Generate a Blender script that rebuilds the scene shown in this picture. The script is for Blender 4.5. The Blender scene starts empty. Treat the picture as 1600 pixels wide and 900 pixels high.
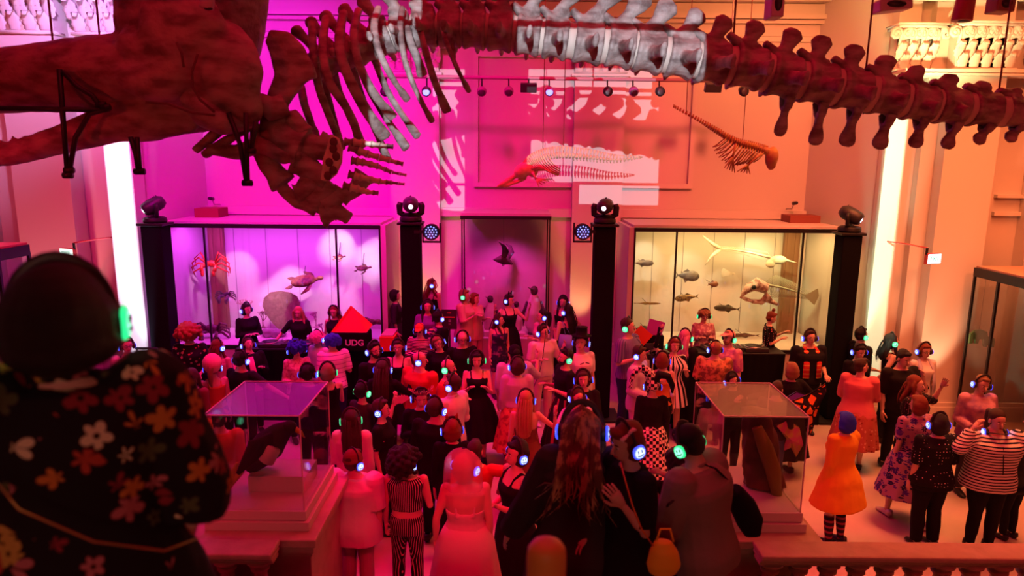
import bpy, bmesh, math, random
from math import sin, cos, pi, radians as R, atan2, sqrt
from mathutils import Vector as V, Matrix, Euler, noise
random.seed(7)
sc = bpy.context.scene
C = sc.collection

# ------------------------------------------------------------------ camera
FPX, PITCH, ROLL = 1067.0, R(10.5), 0.009
CAM = V((0, 0, 4.9))
_F = V((0, cos(PITCH), -sin(PITCH)))
_U0 = V((0, sin(PITCH), cos(PITCH)))
_R0 = V((1, 0, 0))
_R = _R0*cos(ROLL) + _U0*sin(ROLL)
_U = _U0*cos(ROLL) - _R0*sin(ROLL)
cam = bpy.data.objects.new('camera', bpy.data.cameras.new('camera'))
C.objects.link(cam)
cam.matrix_world = Matrix(((_R.x, _U.x, -_F.x, CAM.x), (_R.y, _U.y, -_F.y, CAM.y), (_R.z, _U.z, -_F.z, CAM.z), (0, 0, 0, 1)))
cam.data.sensor_width = 36
cam.data.lens = 36*FPX/1600
cam.data.clip_end = 100
cam.data.clip_start = .05
cam.data.dof.use_dof = True
cam.data.dof.focus_distance = 10
cam.data.dof.aperture_fstop = 1.8
sc.camera = cam

def P(px, py, Y):
    """world point seen at a pixel of the 1600x900 frame, Y metres forward"""
    d = _F*FPX + _R*(px-800) + _U*(450-py)
    return CAM + d*(Y/d.y)
def PZ(px, py, z):
    d = _F*FPX + _R*(px-800) + _U*(450-py)
    return CAM + d*((z-CAM.z)/d.z)
def proj(p):
    q = p-CAM; w = q.dot(_F)
    return 800+FPX*q.dot(_R)/w, 450-FPX*q.dot(_U)/w

# ------------------------------------------------------------------ world, exposure, view
w = bpy.data.worlds.new('world'); sc.world = w; w.use_nodes = True
w.node_tree.nodes['Background'].inputs[0].default_value = (.09, .02, .04, 1)
w.node_tree.nodes['Background'].inputs[1].default_value = .3
sc.view_settings.view_transform = 'Standard'
sc.view_settings.look = 'None'
sc.view_settings.gamma = 1
sc.view_settings.exposure = 0
sc.view_settings.use_curve_mapping = False
sc.cycles.max_bounces = 6
sc.cycles.diffuse_bounces = 1
sc.cycles.glossy_bounces = 2
sc.cycles.transmission_bounces = 4
sc.cycles.transparent_max_bounces = 16
sc.cycles.caustics_reflective = False
sc.cycles.caustics_refractive = False
sc.cycles.sample_clamp_indirect = 4
sc.cycles.use_denoising = True

# ------------------------------------------------------------------ lights of the room and added fill
def aim(o, loc, tgt):
    o.location = loc
    o.rotation_euler = (V(tgt)-V(loc)).to_track_quat('-Z', 'Y').to_euler()
def spot(loc, tgt, col, power, deg=60, blend=.6, rad=.12):
    l = bpy.data.lights.new('stage_or_fill_spot', 'SPOT'); l.color = col; l.energy = power
    l.spot_size = R(deg); l.spot_blend = blend; l.shadow_soft_size = rad
    o = bpy.data.objects.new('stage_or_fill_spot', l); C.objects.link(o); aim(o, loc, tgt); return o
def area(loc, tgt, col, power, sx, sy, spread=180):
    l = bpy.data.lights.new('wash_or_fill_area', 'AREA'); l.color = col; l.energy = power
    l.shape = 'RECTANGLE'; l.size = sx; l.size_y = sy; l.spread = R(spread)
    o = bpy.data.objects.new('wash_or_fill_area', l); C.objects.link(o); aim(o, loc, tgt); return o

MAG, PINK, RED, ORG = (1, .0, .62), (1, .0, .20), (1, .01, .035), (1, .20, .045)
# washes on the back wall: magenta left, hot pink in the middle, orange right
spot((-5.0, 7.5, 8.8), (-4.8, 15, 5.0), (.90, 0, .66), 2300, 60, .8, .3)
spot((-1.8, 8, 8.8), (-1.6, 15, 5.1), (1, 0, .28), 1300, 50, .8, .3)
spot((1.6, 8, 8.8), (1.6, 15, 5.4), (1, .01, .10), 1000, 40, .8, .3)
spot((4.6, 7.5, 8.8), (5.2, 15, 5.2), (1, .16, .08), 1900, 50, .8, .3)
spot((8.4, 5.0, 8.8), (8.8, 13, 4.8), (1, .20, .06), 1400, 60, .9, .3)
spot((-8.5, 4.0, 8.8), (-8.8, 12, 4.0), (1, .04, .12), 1500, 60, .9, .3)
# coloured light on the ceiling and cornice
area((-5, 11, 7.4), (-6, 12.5, 9.6), (.55, .05, 1), 60, 3, 1, 150)
area((5, 11, 7.6), (5.5, 13, 9.4), (1, .35, .08), 90, 3, 1, 150)
area((0, 6, 7.6), (0, 8, 9.6), (1, .0, .04), 160, 6, 2, 150)  # added red uplight, gives the showcase tops something red to reflect
# red and pink washes over the crowd, plus added front fill for faces
area((-1, 9.5, 9.0), (-1, 9.5, 0), (1, .0, .03), 210, 8, 4, 110)
area((-3.5, 11.0, 9.0), (-3.5, 11.4, 0), (1, .0, .40), 150, 4, 3, 100)
area((7.5, 10.0, 9.0), (7.2, 10.5, 0), (1, .20, .06), 420, 5, 4, 100)
area((0, 3.5, 9.2), (0, 6.0, 0), (1, .01, .05), 60, 8, 3, 120)
spot((-.3, 3.0, 5.2), (-.3, 9.5, 0), (1, .0, .03), 700, 46, .7, .15)
spot((-.3, 8.0, 8.8), (-.3, 10.5, 0), (1, .0, .04), 700, 75, .7, .15)
spot((-5.5, 2.0, 5.6), (-1.5, 10, 1.0), (1, .01, .05), 460, 46, .8, .2)  # this and the next: added side fill for faces, lamps unseen
spot((5.5, 2.0, 5.6), (3.0, 10, 1.0), (1, .03, .05), 520, 46, .8, .2)
spot((6.5, 3.0, 8.6), (6.0, 9.0, 0), (1, .05, .05), 600, 50, .8, .15)
# added front fill on whale and faces, unseen lamps behind the camera
area((0, -6, 6.2), (0, 8, 4.2), (1, .01, .02), 32, 8, 3, 130)
spot((6.5, -2.5, 5.2), (4.2, 6.2, 6.0), (1, .13, .09), 330, 44, .8, .2)
spot((-5.0, -2.5, 5.0), (-4.0, 5.7, 6.0), (1, .015, .02), 460, 52, .8, .2)
area((7, -3, 6.2), (7, 12, 3), (1, .04, .03), 35, 5, 3, 120)

# neutral lamp of the landing behind the photographer
spot((-.8, -4.5, 5.6), (0, 5.6, 1.9), (1, .62, .42), 95, 64, .8, .15)
# projector: a bright window shaped throw that passes the whale and lands on the wall
def projector(loc, tgt, power, rects=None, col=(.75, .85, 1), name='projector_lamp'):
    l = bpy.data.lights.new(name, 'SPOT'); l.color = (1, 1, 1); l.energy = power
    l.spot_size = R(50); l.spot_blend = 0; l.shadow_soft_size = .012
    o = bpy.data.objects.new(name, l); C.objects.link(o); aim(o, loc, tgt)
    l.use_nodes = True; nt = l.node_tree
    em = nt.nodes['Emission']
    tc = nt.nodes.new('ShaderNodeTexCoord'); sep = nt.nodes.new('ShaderNodeSeparateXYZ')
    nt.links.new(tc.outputs['Normal'], sep.inputs[0])
    def mth(op, a, b=None, c=None):
        n = nt.nodes.new('ShaderNodeMath'); n.operation = op
        for i, x in enumerate((a, b, c)):
            if x is None: continue
            if isinstance(x, (int, float)): n.inputs[i].default_value = x
            else: nt.links.new(x, n.inputs[i])
        return n.outputs[0]
    z = mth('ABSOLUTE', sep.outputs[2])
    u = mth('DIVIDE', sep.outputs[0], z); v = mth('DIVIDE', sep.outputs[1], z)
    tot = None
    for (u0, u1, v0, v1) in (rects or PROJ_RECTS):
        m = mth('MULTIPLY', mth('MULTIPLY', mth('GREATER_THAN', u, u0), mth('LESS_THAN', u, u1)),
                mth('MULTIPLY', mth('GREATER_THAN', v, v0), mth('LESS_THAN', v, v1)))
        tot = m if tot is None else mth('MAXIMUM', tot, m)
    nt.links.new(tot, em.inputs['Strength'])
    em.inputs['Color'].default_value = (*col, 1)
    return o
PRJ = V((-.44, -6.0, 6.45))
def slit(loc, a, b, c, d, Y, col, power):
    """added unseen lamp, masked to light one upright strip of a pilaster"""
    p, q = P(a, (b+d)/2, Y), P(c, (b+d)/2, Y); top, bot = P((a+c)/2, b, Y), P((a+c)/2, d, Y); L = V(loc)
    f = lambda w, h: (w/(Y-L.y), h/(Y-L.y))
    o = projector(L, L+V((0, 1, 0)), power, [((p.x-L.x)/(Y-L.y), (q.x-L.x)/(Y-L.y), (bot.z-L.z)/(Y-L.y), (top.z-L.z)/(Y-L.y))], col, 'added_strip_lamp')
    o.data.spot_size = R(120); o.data.shadow_soft_size = .03; return o
def _uv(px, py):      # direction of a wall point as seen by the projector (which looks straight along +Y)
    q = P(px, py, 15.1)-PRJ
    return q.x/q.y, q.z/q.y
PROJ_RECTS = []
for (a, b, c, d) in ((826, 108, 1018, 150), (826, 154, 1028, 188), (830, 195, 1028, 286), (905, 290, 1028, 321),
                     (676, 108, 726, 124), (676, 128, 726, 186), (676, 193, 726, 286), (676, 290, 726, 330)):
    u0, v1 = _uv(a, b); u1, v0 = _uv(c, d)
    PROJ_RECTS.append((u0, u1, v0, v1))
projector(PRJ, PRJ+V((0, 1, 0)), 8000)

slit((-5.2, 8.0, 5.2), 179, 214, 217.5, 600, 12.72, (.78, .74, 1), 2600)  # added front lamps that brighten the uplit pilaster strips evenly
slit((5.4, 8.5, 5.4), 1367, 120, 1397, 640, 12.88, (.50, 1, .62), 1700)
# ------------------------------------------------------------------ materials
MATS = {}
def _nt(name):
    m = bpy.data.materials.new(name); m.use_nodes = True
    return m, m.node_tree, m.node_tree.nodes['Principled BSDF']
def _bump(nt, b, scale, strength, kind='noise', dist=.02, coord='Object', stretch=(1, 1, 1)):
    tc = nt.nodes.new('ShaderNodeTexCoord'); mp = nt.nodes.new('ShaderNodeMapping')
    mp.inputs['Scale'].default_value = stretch
    n = nt.nodes.new('ShaderNodeTexNoise'); n.inputs['Scale'].default_value = scale; n.inputs['Detail'].default_value = 3
    bp = nt.nodes.new('ShaderNodeBump'); bp.inputs['Strength'].default_value = strength; bp.inputs['Distance'].default_value = dist
    nt.links.new(tc.outputs[coord], mp.inputs[0]); nt.links.new(mp.outputs[0], n.inputs['Vector'])
    nt.links.new(n.outputs[0], bp.inputs['Height']); nt.links.new(bp.outputs[0], b.inputs['Normal'])
def mat(name, col, rough=.7, metal=0, bump=None, spec=.4, var=None):
    """var=(scale, colour2, lo, hi) mixes a second colour in through noise; bump=(scale, strength[, stretch])"""
    if name in MATS: return MATS[name]
    m, nt, b = _nt(name)
    b.inputs['Base Color'].default_value = (*col, 1); b.inputs['Roughness'].default_value = rough
    b.inputs['Metallic'].default_value = metal; b.inputs['Specular IOR Level'].default_value = spec
    if bump: _bump(nt, b, bump[0], bump[1], stretch=bump[2] if len(bump) > 2 else (1, 1, 1))
    if var:
        tc = nt.nodes.new('ShaderNodeTexCoord'); n = nt.nodes.new('ShaderNodeTexNoise')
        n.inputs['Scale'].default_value = var[0]; n.inputs['Detail'].default_value = 4
        rp = nt.nodes.new('ShaderNodeValToRGB')
        rp.color_ramp.elements[0].position = var[2]; rp.color_ramp.elements[1].position = var[3]
        rp.color_ramp.elements[0].color = (*col, 1); rp.color_ramp.elements[1].color = (*var[1], 1)
        mp = nt.nodes.new('ShaderNodeMapping')
        if len(var) > 4: mp.inputs['Scale'].default_value = var[4]
        nt.links.new(tc.outputs['Object'], mp.inputs[0]); nt.links.new(mp.outputs[0], n.inputs['Vector']); nt.links.new(n.outputs[0], rp.inputs[0])
        nt.links.new(rp.outputs[0], b.inputs['Base Color'])
    MATS[name] = m; return m
def glow(name, col, s):
    if name in MATS: return MATS[name]
    m, nt, b = _nt(name)
    b.inputs['Base Color'].default_value = (0, 0, 0, 1)
    b.inputs['Emission Color'].default_value = (*col, 1); b.inputs['Emission Strength'].default_value = s
    MATS[name] = m; return m
def glass_mat(nm='clear_glass', ior=1.5):
    m, nt, b = _nt(nm); out = nt.nodes['Material Output']
    tr = nt.nodes.new('ShaderNodeBsdfTransparent'); tr.inputs[0].default_value = (.93, .95, .94, 1)
    gl = nt.nodes.new('ShaderNodeBsdfGlossy'); gl.inputs['Roughness'].default_value = .01
    fr = nt.nodes.new('ShaderNodeFresnel'); ge = nt.nodes.new('ShaderNodeNewGeometry'); io = nt.nodes.new('ShaderNodeMapRange')
    io.inputs['To Min'].default_value = ior; io.inputs['To Max'].default_value = 1/ior      # same reflectance on both faces of a thin pane
    nt.links.new(ge.outputs['Backfacing'], io.inputs['Value']); nt.links.new(io.outputs[0], fr.inputs[0])
    mx = nt.nodes.new('ShaderNodeMixShader')
    nt.links.new(fr.outputs[0], mx.inputs[0]); nt.links.new(tr.outputs[0], mx.inputs[1]); nt.links.new(gl.outputs[0], mx.inputs[2])
    nt.links.new(mx.outputs[0], out.inputs[0]); MATS['glass'] = m; return m
GLASS = glass_mat()
ACRYL = glass_mat('glossy_acrylic', 3.0)

def _pat(name, rough=.8):
    m, nt, b = _nt(name); b.inputs['Roughness'].default_value = rough; b.inputs['Specular IOR Level'].default_value = .2
    tc = nt.nodes.new('ShaderNodeTexCoord')
    def mth(op, a, bb=None):
        n = nt.nodes.new('ShaderNodeMath'); n.operation = op
        for i, x in enumerate((a, bb)):
            if x is None: continue
            if isinstance(x, (int, float)): n.inputs[i].default_value = x
            else: nt.links.new(x, n.inputs[i])
        return n.outputs[0]
    def mix(f, c1, c2):
        n = nt.nodes.new('ShaderNodeMix'); n.data_type = 'RGBA'
        nt.links.new(f, n.inputs[0])
        for i, c in ((6, c1), (7, c2)):
            if isinstance(c, tuple): n.inputs[i].default_value = (*c, 1)
            else: nt.links.new(c, n.inputs[i])
        return n.outputs[2]
    return m, nt, b, tc.outputs['Object'], mth, mix
def stripes(name, c1, c2, axis='z', period=.04, duty=.5):
    if name in MATS: return MATS[name]
    m, nt, b, co, mth, mix = _pat(name)
    s = nt.nodes.new('ShaderNodeSeparateXYZ'); nt.links.new(co, s.inputs[0])
    x = s.outputs[{'x': 0, 'y': 1, 'z': 2}.get(axis, 0)]
    if axis == 'a': x = mth('MULTIPLY', mth('ARCTAN2', s.outputs[0], s.outputs[1]), .15)
    f = mth('LESS_THAN', mth('FRACT', mth('DIVIDE', mth('ADD', x, 10.0), period)), duty)
    nt.links.new(mix(f, c2, c1), b.inputs['Base Color']); MATS[name] = m; return m
def checks(name, c1, c2, sz=.04):
    if name in MATS: return MATS[name]
    m, nt, b, co, mth, mix = _pat(name)
    k = nt.nodes.new('ShaderNodeTexChecker'); k.inputs['Scale'].default_value = 1/sz
    k.inputs[1].default_value = (*c1, 1); k.inputs[2].default_value = (*c2, 1)
    nt.links.new(co, k.inputs[0]); nt.links.new(k.outputs[0], b.inputs['Base Color']); MATS[name] = m; return m
def flowers(name, ground, cols, scale=9, r=.28, petals=5, density=.75):
    """printed flowers: petalled spots at voronoi cells, colour picked per cell"""
    if name in MATS: return MATS[name]
    m, nt, b, co, mth, mix = _pat(name)
    v = nt.nodes.new('ShaderNodeTexVoronoi'); v.inputs['Scale'].default_value = scale; v.inputs['Randomness'].default_value = .85
    nt.links.new(co, v.inputs['Vector'])
    sc_ = nt.nodes.new('ShaderNodeVectorMath'); sc_.operation = 'SUBTRACT'
    nt.links.new(co, sc_.inputs[0]); nt.links.new(v.outputs['Position'], sc_.inputs[1])
    s = nt.nodes.new('ShaderNodeSeparateXYZ'); nt.links.new(sc_.outputs[0], s.inputs[0])
    ang = mth('ARCTAN2', s.outputs[2], mth('ADD', s.outputs[0], mth('MULTIPLY', s.outputs[1], .7)))
    sp = nt.nodes.new('ShaderNodeSeparateColor'); nt.links.new(v.outputs['Color'], sp.inputs[0])
    pr = mth('ADD', mth('MULTIPLY', mth('ABSOLUTE', mth('COSINE', mth('ADD', mth('MULTIPLY', ang, petals/2), mth('MULTIPLY', sp.outputs[1], 6.0)))), r*.6), r*.5)
    pr = mth('MULTIPLY', pr, mth('ADD', mth('MULTIPLY', sp.outputs[2], .7), .55))
    dist = v.outputs['Distance']
    inside = mth('MULTIPLY', mth('LESS_THAN', dist, pr), mth('LESS_THAN', sp.outputs[2], density))
    rp = nt.nodes.new('ShaderNodeValToRGB'); rp.color_ramp.interpolation = 'CONSTANT'
    el = rp.color_ramp.elements
    el[0].color = (*cols[0], 1); el[0].position = 0
    el[1].color = (*cols[1 % len(cols)], 1); el[1].position = 1/len(cols)
    for i in range(2, len(cols)):
        e = el.new(i/len(cols)); e.color = (*cols[i], 1)
    nt.links.new(sp.outputs[0], rp.inputs[0])
    core = mth('LESS_THAN', dist, r*.22)
    c = mix(core, rp.outputs[0], (ground[0]*.6+.02, ground[1]*.6+.01, ground[2]*.6))
    nt.links.new(mix(inside, ground, c), b.inputs['Base Color']); MATS[name] = m; return m
def dots(name, ground, col, scale=22, r=.2):
    if name in MATS: return MATS[name]
    m, nt, b, co, mth, mix = _pat(name)
    v = nt.nodes.new('ShaderNodeTexVoronoi'); v.inputs['Scale'].default_value = scale; v.inputs['Randomness'].default_value = .25
    nt.links.new(co, v.inputs['Vector'])
    nt.links.new(mix(mth('LESS_THAN', v.outputs['Distance'], r), ground, col), b.inputs['Base Color']); MATS[name] = m; return m

# ------------------------------------------------------------------ mesh helpers
BAKE = []
class M:
    def __init__(s, xf=None): s.v = []; s.f = []; s.xf = xf
    def add(s, vs, fs):
        n = len(s.v)
        s.v += [s.xf @ V(p) for p in vs] if s.xf else [V(p) for p in vs]
        s.f += [tuple(i+n for i in f) for f in fs]
        return s
    def loft(s, rings, caps=True, closed=True):
        k = len(rings[0]); vs = [p for r in rings for p in r]; fs = []
        for i in range(len(rings)-1):
            for j in range(k if closed else k-1):
                a = i*k+j; b = i*k+(j+1) % k
                fs.append((a, b, b+k, a+k))
        if caps and closed:
            fs.append(tuple(range(k))[::-1]); o = (len(rings)-1)*k
            fs.append(tuple(o+j for j in range(k)))
        return s.add(vs, fs)
    def tube(s, pts, rad, n=8, up=None):
        """round or (a,b) elliptical section swept along pts"""
        pts = [V(p) for p in pts]; m = len(pts)
        if not isinstance(rad, list): rad = [rad]*m
        if len(rad) == 2 and m > 2: rad = [rad[0]+(rad[1]-rad[0])*i/(m-1) for i in range(m)]
        t = (pts[1]-pts[0]).normalized()
        u = V(up) if up else (V((0, 0, 1)) if abs(t.z) < .9 else V((0, 1, 0)))
        rings = []
        for i in range(m):
            t = (pts[min(i+1, m-1)]-pts[max(i-1, 0)])
            t = t.normalized() if t.length > 1e-9 else V((0, 0, 1))
            x = u.cross(t)
            if x.length < 1e-6: x = V((1, 0, 0)).cross(t)
            x.normalize(); y = t.cross(x); u = y
            r = rad[i]; a, b = r if isinstance(r, tuple) else (r, r)
            rings.append([pts[i]+x*(a*cos(2*pi*j/n))+y*(b*sin(2*pi*j/n)) for j in range(n)])
        return s.loft(rings)
    def ell(s, c, r, rot=None, n=12, m=8):
        if isinstance(r, (int, float)): r = (r, r, r)
        q = Euler(rot).to_matrix() if rot else Matrix.Identity(3); c = V(c)
        vs = [c+q @ V((0, 0, r[2]))]; fs = []
        for i in range(1, m):
            a = pi*i/m
            for j in range(n):
                b = 2*pi*j/n
                vs.append(c+q @ V((r[0]*sin(a)*cos(b), r[1]*sin(a)*sin(b), r[2]*cos(a))))
        vs.append(c+q @ V((0, 0, -r[2])))
        for j in range(n): fs.append((0, 1+j, 1+(j+1) % n))
        for i in range(m-2):
            for j in range(n):
                a = 1+i*n+j; b = 1+i*n+(j+1) % n
                fs.append((a, a+n, b+n, b))
        o = 1+(m-2)*n; l = len(vs)-1
        for j in range(n): fs.append((o+j, l, o+(j+1) % n))
        return s.add(vs, fs)
    def box(s, c, d, rot=None):
        q = Euler(rot).to_matrix() if rot else Matrix.Identity(3); c = V(c)
        vs = [c+q @ V((x*d[0]/2, y*d[1]/2, z*d[2]/2)) for z in (-1, 1) for x, y in ((-1, -1), (1, -1), (1, 1), (-1, 1))]
        return s.add(vs, [(0, 3, 2, 1), (4, 5, 6, 7), (0, 1, 5, 4), (1, 2, 6, 5), (2, 3, 7, 6), (3, 0, 4, 7)])
    def bb(s, x0, x1, y0, y1, z0, z1): return s.box(((x0+x1)/2, (y0+y1)/2, (z0+z1)/2), (x1-x0, y1-y0, z1-z0))
    def lathe(s, c, prof, n=20, rot=None):
        q = Euler(rot).to_matrix() if rot else Matrix.Identity(3); c = V(c)
        return s.loft([[c+q @ V((r*cos(2*pi*j/n), r*sin(2*pi*j/n), z)) for j in range(n)] for r, z in prof])
    def prism(s, poly, o, ax, ay, dep):
        """polygon in plane (o, ax, ay) given depth vector dep"""
        o, ax, ay, dep = V(o), V(ax), V(ay), V(dep); k = len(poly)
        a = [o+ax*p[0]+ay*p[1]-dep/2 for p in poly]; b = [p+dep for p in a]
        fs = [tuple(range(k))[::-1], tuple(range(k, 2*k))]+[(j, (j+1) % k, (j+1) % k+k, j+k) for j in range(k)]
        return s.add(a+b, fs)
    def build(s, name, m, parent=None, vox=0, smooth=True, world=True, bevel=0, extra=None, sub=0, it=3, disp=0):
        off = parent.location if (parent is not None and world) else V((0, 0, 0))
        me = bpy.data.meshes.new(name)
        me.from_pydata([tuple(p-off) for p in s.v], [], s.f); me.update()
        bm = bmesh.new(); bm.from_mesh(me); bmesh.ops.recalc_face_normals(bm, faces=bm.faces); bm.to_mesh(me); bm.free()
        o = bpy.data.objects.new(name, me); C.objects.link(o)
        if parent is not None: o.parent = parent
        if m: me.materials.append(m)
        if vox:
            r = o.modifiers.new('r', 'REMESH'); r.mode = 'VOXEL'; r.voxel_size = vox; r.use_smooth_shade = True
            q = o.modifiers.new('s', 'SMOOTH'); q.factor = .5; q.iterations = it
        if bevel:
            b = o.modifiers.new('b', 'BEVEL'); b.width = bevel; b.segments = 2; b.limit_method = 'ANGLE'
        if sub:
            b = o.modifiers.new('u', 'SUBSURF'); b.levels = sub; b.render_levels = sub
        if vox or bevel or sub: BAKE.append((o, extra, smooth, off, disp))
        elif smooth:
            for p in me.polygons: p.use_smooth = True
        return o
def bake_all():
    """apply the modifiers: read every evaluated mesh first, then write the plain meshes"""
    import numpy as np
    dg = bpy.context.evaluated_depsgraph_get(); res = []
    for o, ex, sm, off, disp in BAKE:
        e = o.evaluated_get(dg).data
        co = np.empty(len(e.vertices)*3, dtype=np.float32); e.vertices.foreach_get('co', co)
        li = np.empty(len(e.loops), dtype=np.int32); e.loops.foreach_get('vertex_index', li)
        st = np.empty(len(e.polygons), dtype=np.int32); e.polygons.foreach_get('loop_start', st)
        nr = None
        if disp:
            nr = np.empty(len(co), dtype=np.float32); e.vertices.foreach_get('normal', nr)
        res.append((co, li, st, nr))
    for (o, ex, sm, off, disp), (co, li, st, nr) in zip(BAKE, res):
        if disp:
            c3 = co.reshape(-1, 3)
            q = np.array([noise.noise(V((float(p[0]), float(p[1]), float(p[2])))*9) for p in c3], dtype=np.float32)
            co = (c3+nr.reshape(-1, 3)*(q*disp)[:, None]).ravel()
        if ex:
            n = len(co)//3; ev = np.array([tuple(p-off) for p in ex.v], dtype=np.float32).ravel()
            el = [i+n for f in ex.f for i in f]; es = []; k = len(li)
            for f in ex.f: es.append(k); k += len(f)
            co = np.concatenate([co, ev]); li = np.concatenate([li, np.array(el, dtype=np.int32)]); st = np.concatenate([st, np.array(es, dtype=np.int32)])
        me = bpy.data.meshes.new(o.data.name)
        me.vertices.add(len(co)//3); me.vertices.foreach_set('co', co)
        me.loops.add(len(li)); me.loops.foreach_set('vertex_index', li)
        me.polygons.add(len(st)); me.polygons.foreach_set('loop_start', st)
        me.update(calc_edges=True)
        me.polygons.foreach_set('use_smooth', [sm]*len(st)); me.update()
        for m in o.data.materials: me.materials.append(m)
        old = o.data; nm = old.name; o.modifiers.clear(); o.data = me
        if old.users == 0: bpy.data.meshes.remove(old)
        me.name = nm
    BAKE.clear()

def tag(o, label=None, cat=None, group=None, kind=None):
    if label: o['label'] = label
    if cat: o['category'] = cat
    if group: o['group'] = group
    if kind: o['kind'] = kind
    return o
def thing(name, label, cat, loc=(0, 0, 0), rz=0, group=None, scale=1):
    o = bpy.data.objects.new(name, None); C.objects.link(o)
    o.empty_display_size = .1
    o.location = loc; o.rotation_euler = (0, 0, rz); o.scale = (scale,)*3
    return tag(o, label, cat, group)
def struct(name, mm, m, **k): return tag(mm.build(name, m, **{'smooth': False, **k}), kind='structure')
def inst(name, me, parent, mtx=None):
    o = bpy.data.objects.new(name, me); C.objects.link(o); o.parent = parent
    if mtx is not None: o.matrix_local = mtx
    return o

# ================================================================== THE HALL
WALL = mat('cream_plaster', (.78, .74, .68), .75, bump=(3, .08))
TRIM = mat('cream_trim', (.80, .76, .70), .6, bump=(6, .06))
STONE = mat('sandstone', (.62, .50, .36), .6, bump=(14, .25), var=(5, (.5, .38, .26), .4, .7))
FLOORM = mat('polished_stone_floor', (.66, .58, .52), .28, var=(1.3, (.54, .47, .42), .35, .7))
BLK = mat('black_metal', (.012, .012, .014), .45)
BLKC = mat('black_cloth', (.008, .008, .010), .95, spec=.1)
WHT = mat('white_board', (.80, .76, .68), .6)
YW, YP = 15.1, 13.0
def X(px, Y, py=400): return P(px, py, Y).x
def Z(py, Y, px=800): return P(px, py, Y).z
struct('floor', M().bb(-13, 13, -10, 16.5, -.3, 0), FLOORM)
struct('ceiling', M().bb(-13, 13, -10, 16.5, 9.6, 9.9), WALL)
struct('wall_back', M().bb(-13, 13, YW, YW+.4, 0, 9.6), WALL)
struct('wall_left', M().bb(-13, -12.6, -10, YW, 0, 9.6), WALL)
struct('wall_right', M().bb(12.6, 13, -10, YW, 0, 9.6), WALL)
struct('wall_rear', M().bb(-13, 13, -10.4, -10, 0, 9.6), WALL)
# end piers with slanting returns
def pier(name, pts, z1=9.6):
    struct(name, M().prism(pts, (0, 0, z1/2), (1, 0, 0), (0, 1, 0), (0, 0, z1)), WALL)
pier('wall_pier_left', [(-13, YP), (X(222, YP), YP), (X(332, YW), YW+.1), (-13, YW+.1)])
pier('wall_pier_right', [(X(1366, YP), YP), (13, YP), (13, YW+.1), (X(1248, YW), YW+.1)])
k = 0
def trim(mm, m=TRIM, **kk):
    global k
    k += 1
    return struct('trim_%d' % k, mm, m, **kk)
# pilasters on the left pier and right pier
for a, b, d in ((178, 219, .28), (34, 122, .40), (-90, -10, .3)):
    trim(M().bb(X(a, YP-d), X(b, YP-d), YP-d, YP+.1, 0, 8.9))
for a, b, d in ((1366, 1398, .12), (1456, 1536, .42), (1600, 1700, .3)):
    trim(M().bb(X(a, YP-d), X(b, YP-d), YP-d, YP+.1, 0, 8.9))
trim(M().bb(X(1420, YP-.16), X(1450, YP-.16), YP-.16, YP+.1, 0, 8.9))
# pilasters on the back wall, with plinths
for a, b in ((612, 688), (892, 968)):
    trim(M().bb(X(a, 14.85), X(b, 14.85), 14.85, YW+.1, 0, 7.5))
    trim(M().bb(X(a, 14.8)-.06, X(b, 14.8)+.06, 14.76, YW+.1, 0, .9))
    m = M()
    for z, d in ((6.60, .05), (6.66, .08)): m.bb(X(a, 14.85)-d, X(b, 14.85)+d, 14.85-d, YW, z, z+.05)
    trim(m)
# wide flat panel frame in the middle bay and plain panels either side
def frame(px0, px1, py0, py1, Y=YW, wd=.07, dp=.07):
    x0, x1, z1, z0 = X(px0, Y, py0), X(px1, Y, py0), Z(py0, Y), Z(py1, Y)
    m = M()
    m.bb(x0, x1, Y-dp, Y+.02, z1-wd, z1); m.bb(x0, x1, Y-dp, Y+.02, z0, z0+wd)
    m.bb(x0, x0+wd, Y-dp, Y+.02, z0+wd, z1-wd); m.bb(x1-wd, x1, Y-dp, Y+.02, z0+wd, z1-wd)
    trim(m)
frame(740, 1092, 82, 292, wd=.10, dp=.10)
# ledge behind the cases
trim(M().bb(X(330, YW), X(1250, YW), YW-.14, YW+.05, Z(338, YW), Z(325, YW)))
# stacked cornice
def cornice(x0, x1, Y, z0, n=9):
    prof = [(.06, .10), (.02, .22), (.14, .07), (.20, .09), (.12, .20), (.30, .10), (.42, .14), (.55, .09), (.62, .16), (.75, .12)]
    z = z0
    for d, h in prof[:n]:
        trim(M().bb(x0, x1, Y-d, Y+.05, z, z+h)); z += h+.015
cornice(-7.6, 7.4, YW, 7.42, 10)
cornice(-12.6, X(222, YP)+.12, YP-.42, 8.15, 9)
cornice(X(1366, YP)-.12, 12.6, YP-.42, 7.72, 10)
trim(M().bb(X(1366, YP)-.06, 12.6, YP-.5, YP+.1, Z(112, YP), Z(107, YP)))
trim(M().bb(X(1366, YP)-.1, 12.6, YP-.52, YP+.1, Z(117, YP), Z(113.5, YP)))
# ceiling beams
for y in (3.0, 7.5, 11.5):
    trim(M().bb(-12.6, 12.6, y, y+.5, 9.2, 9.62))
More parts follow.
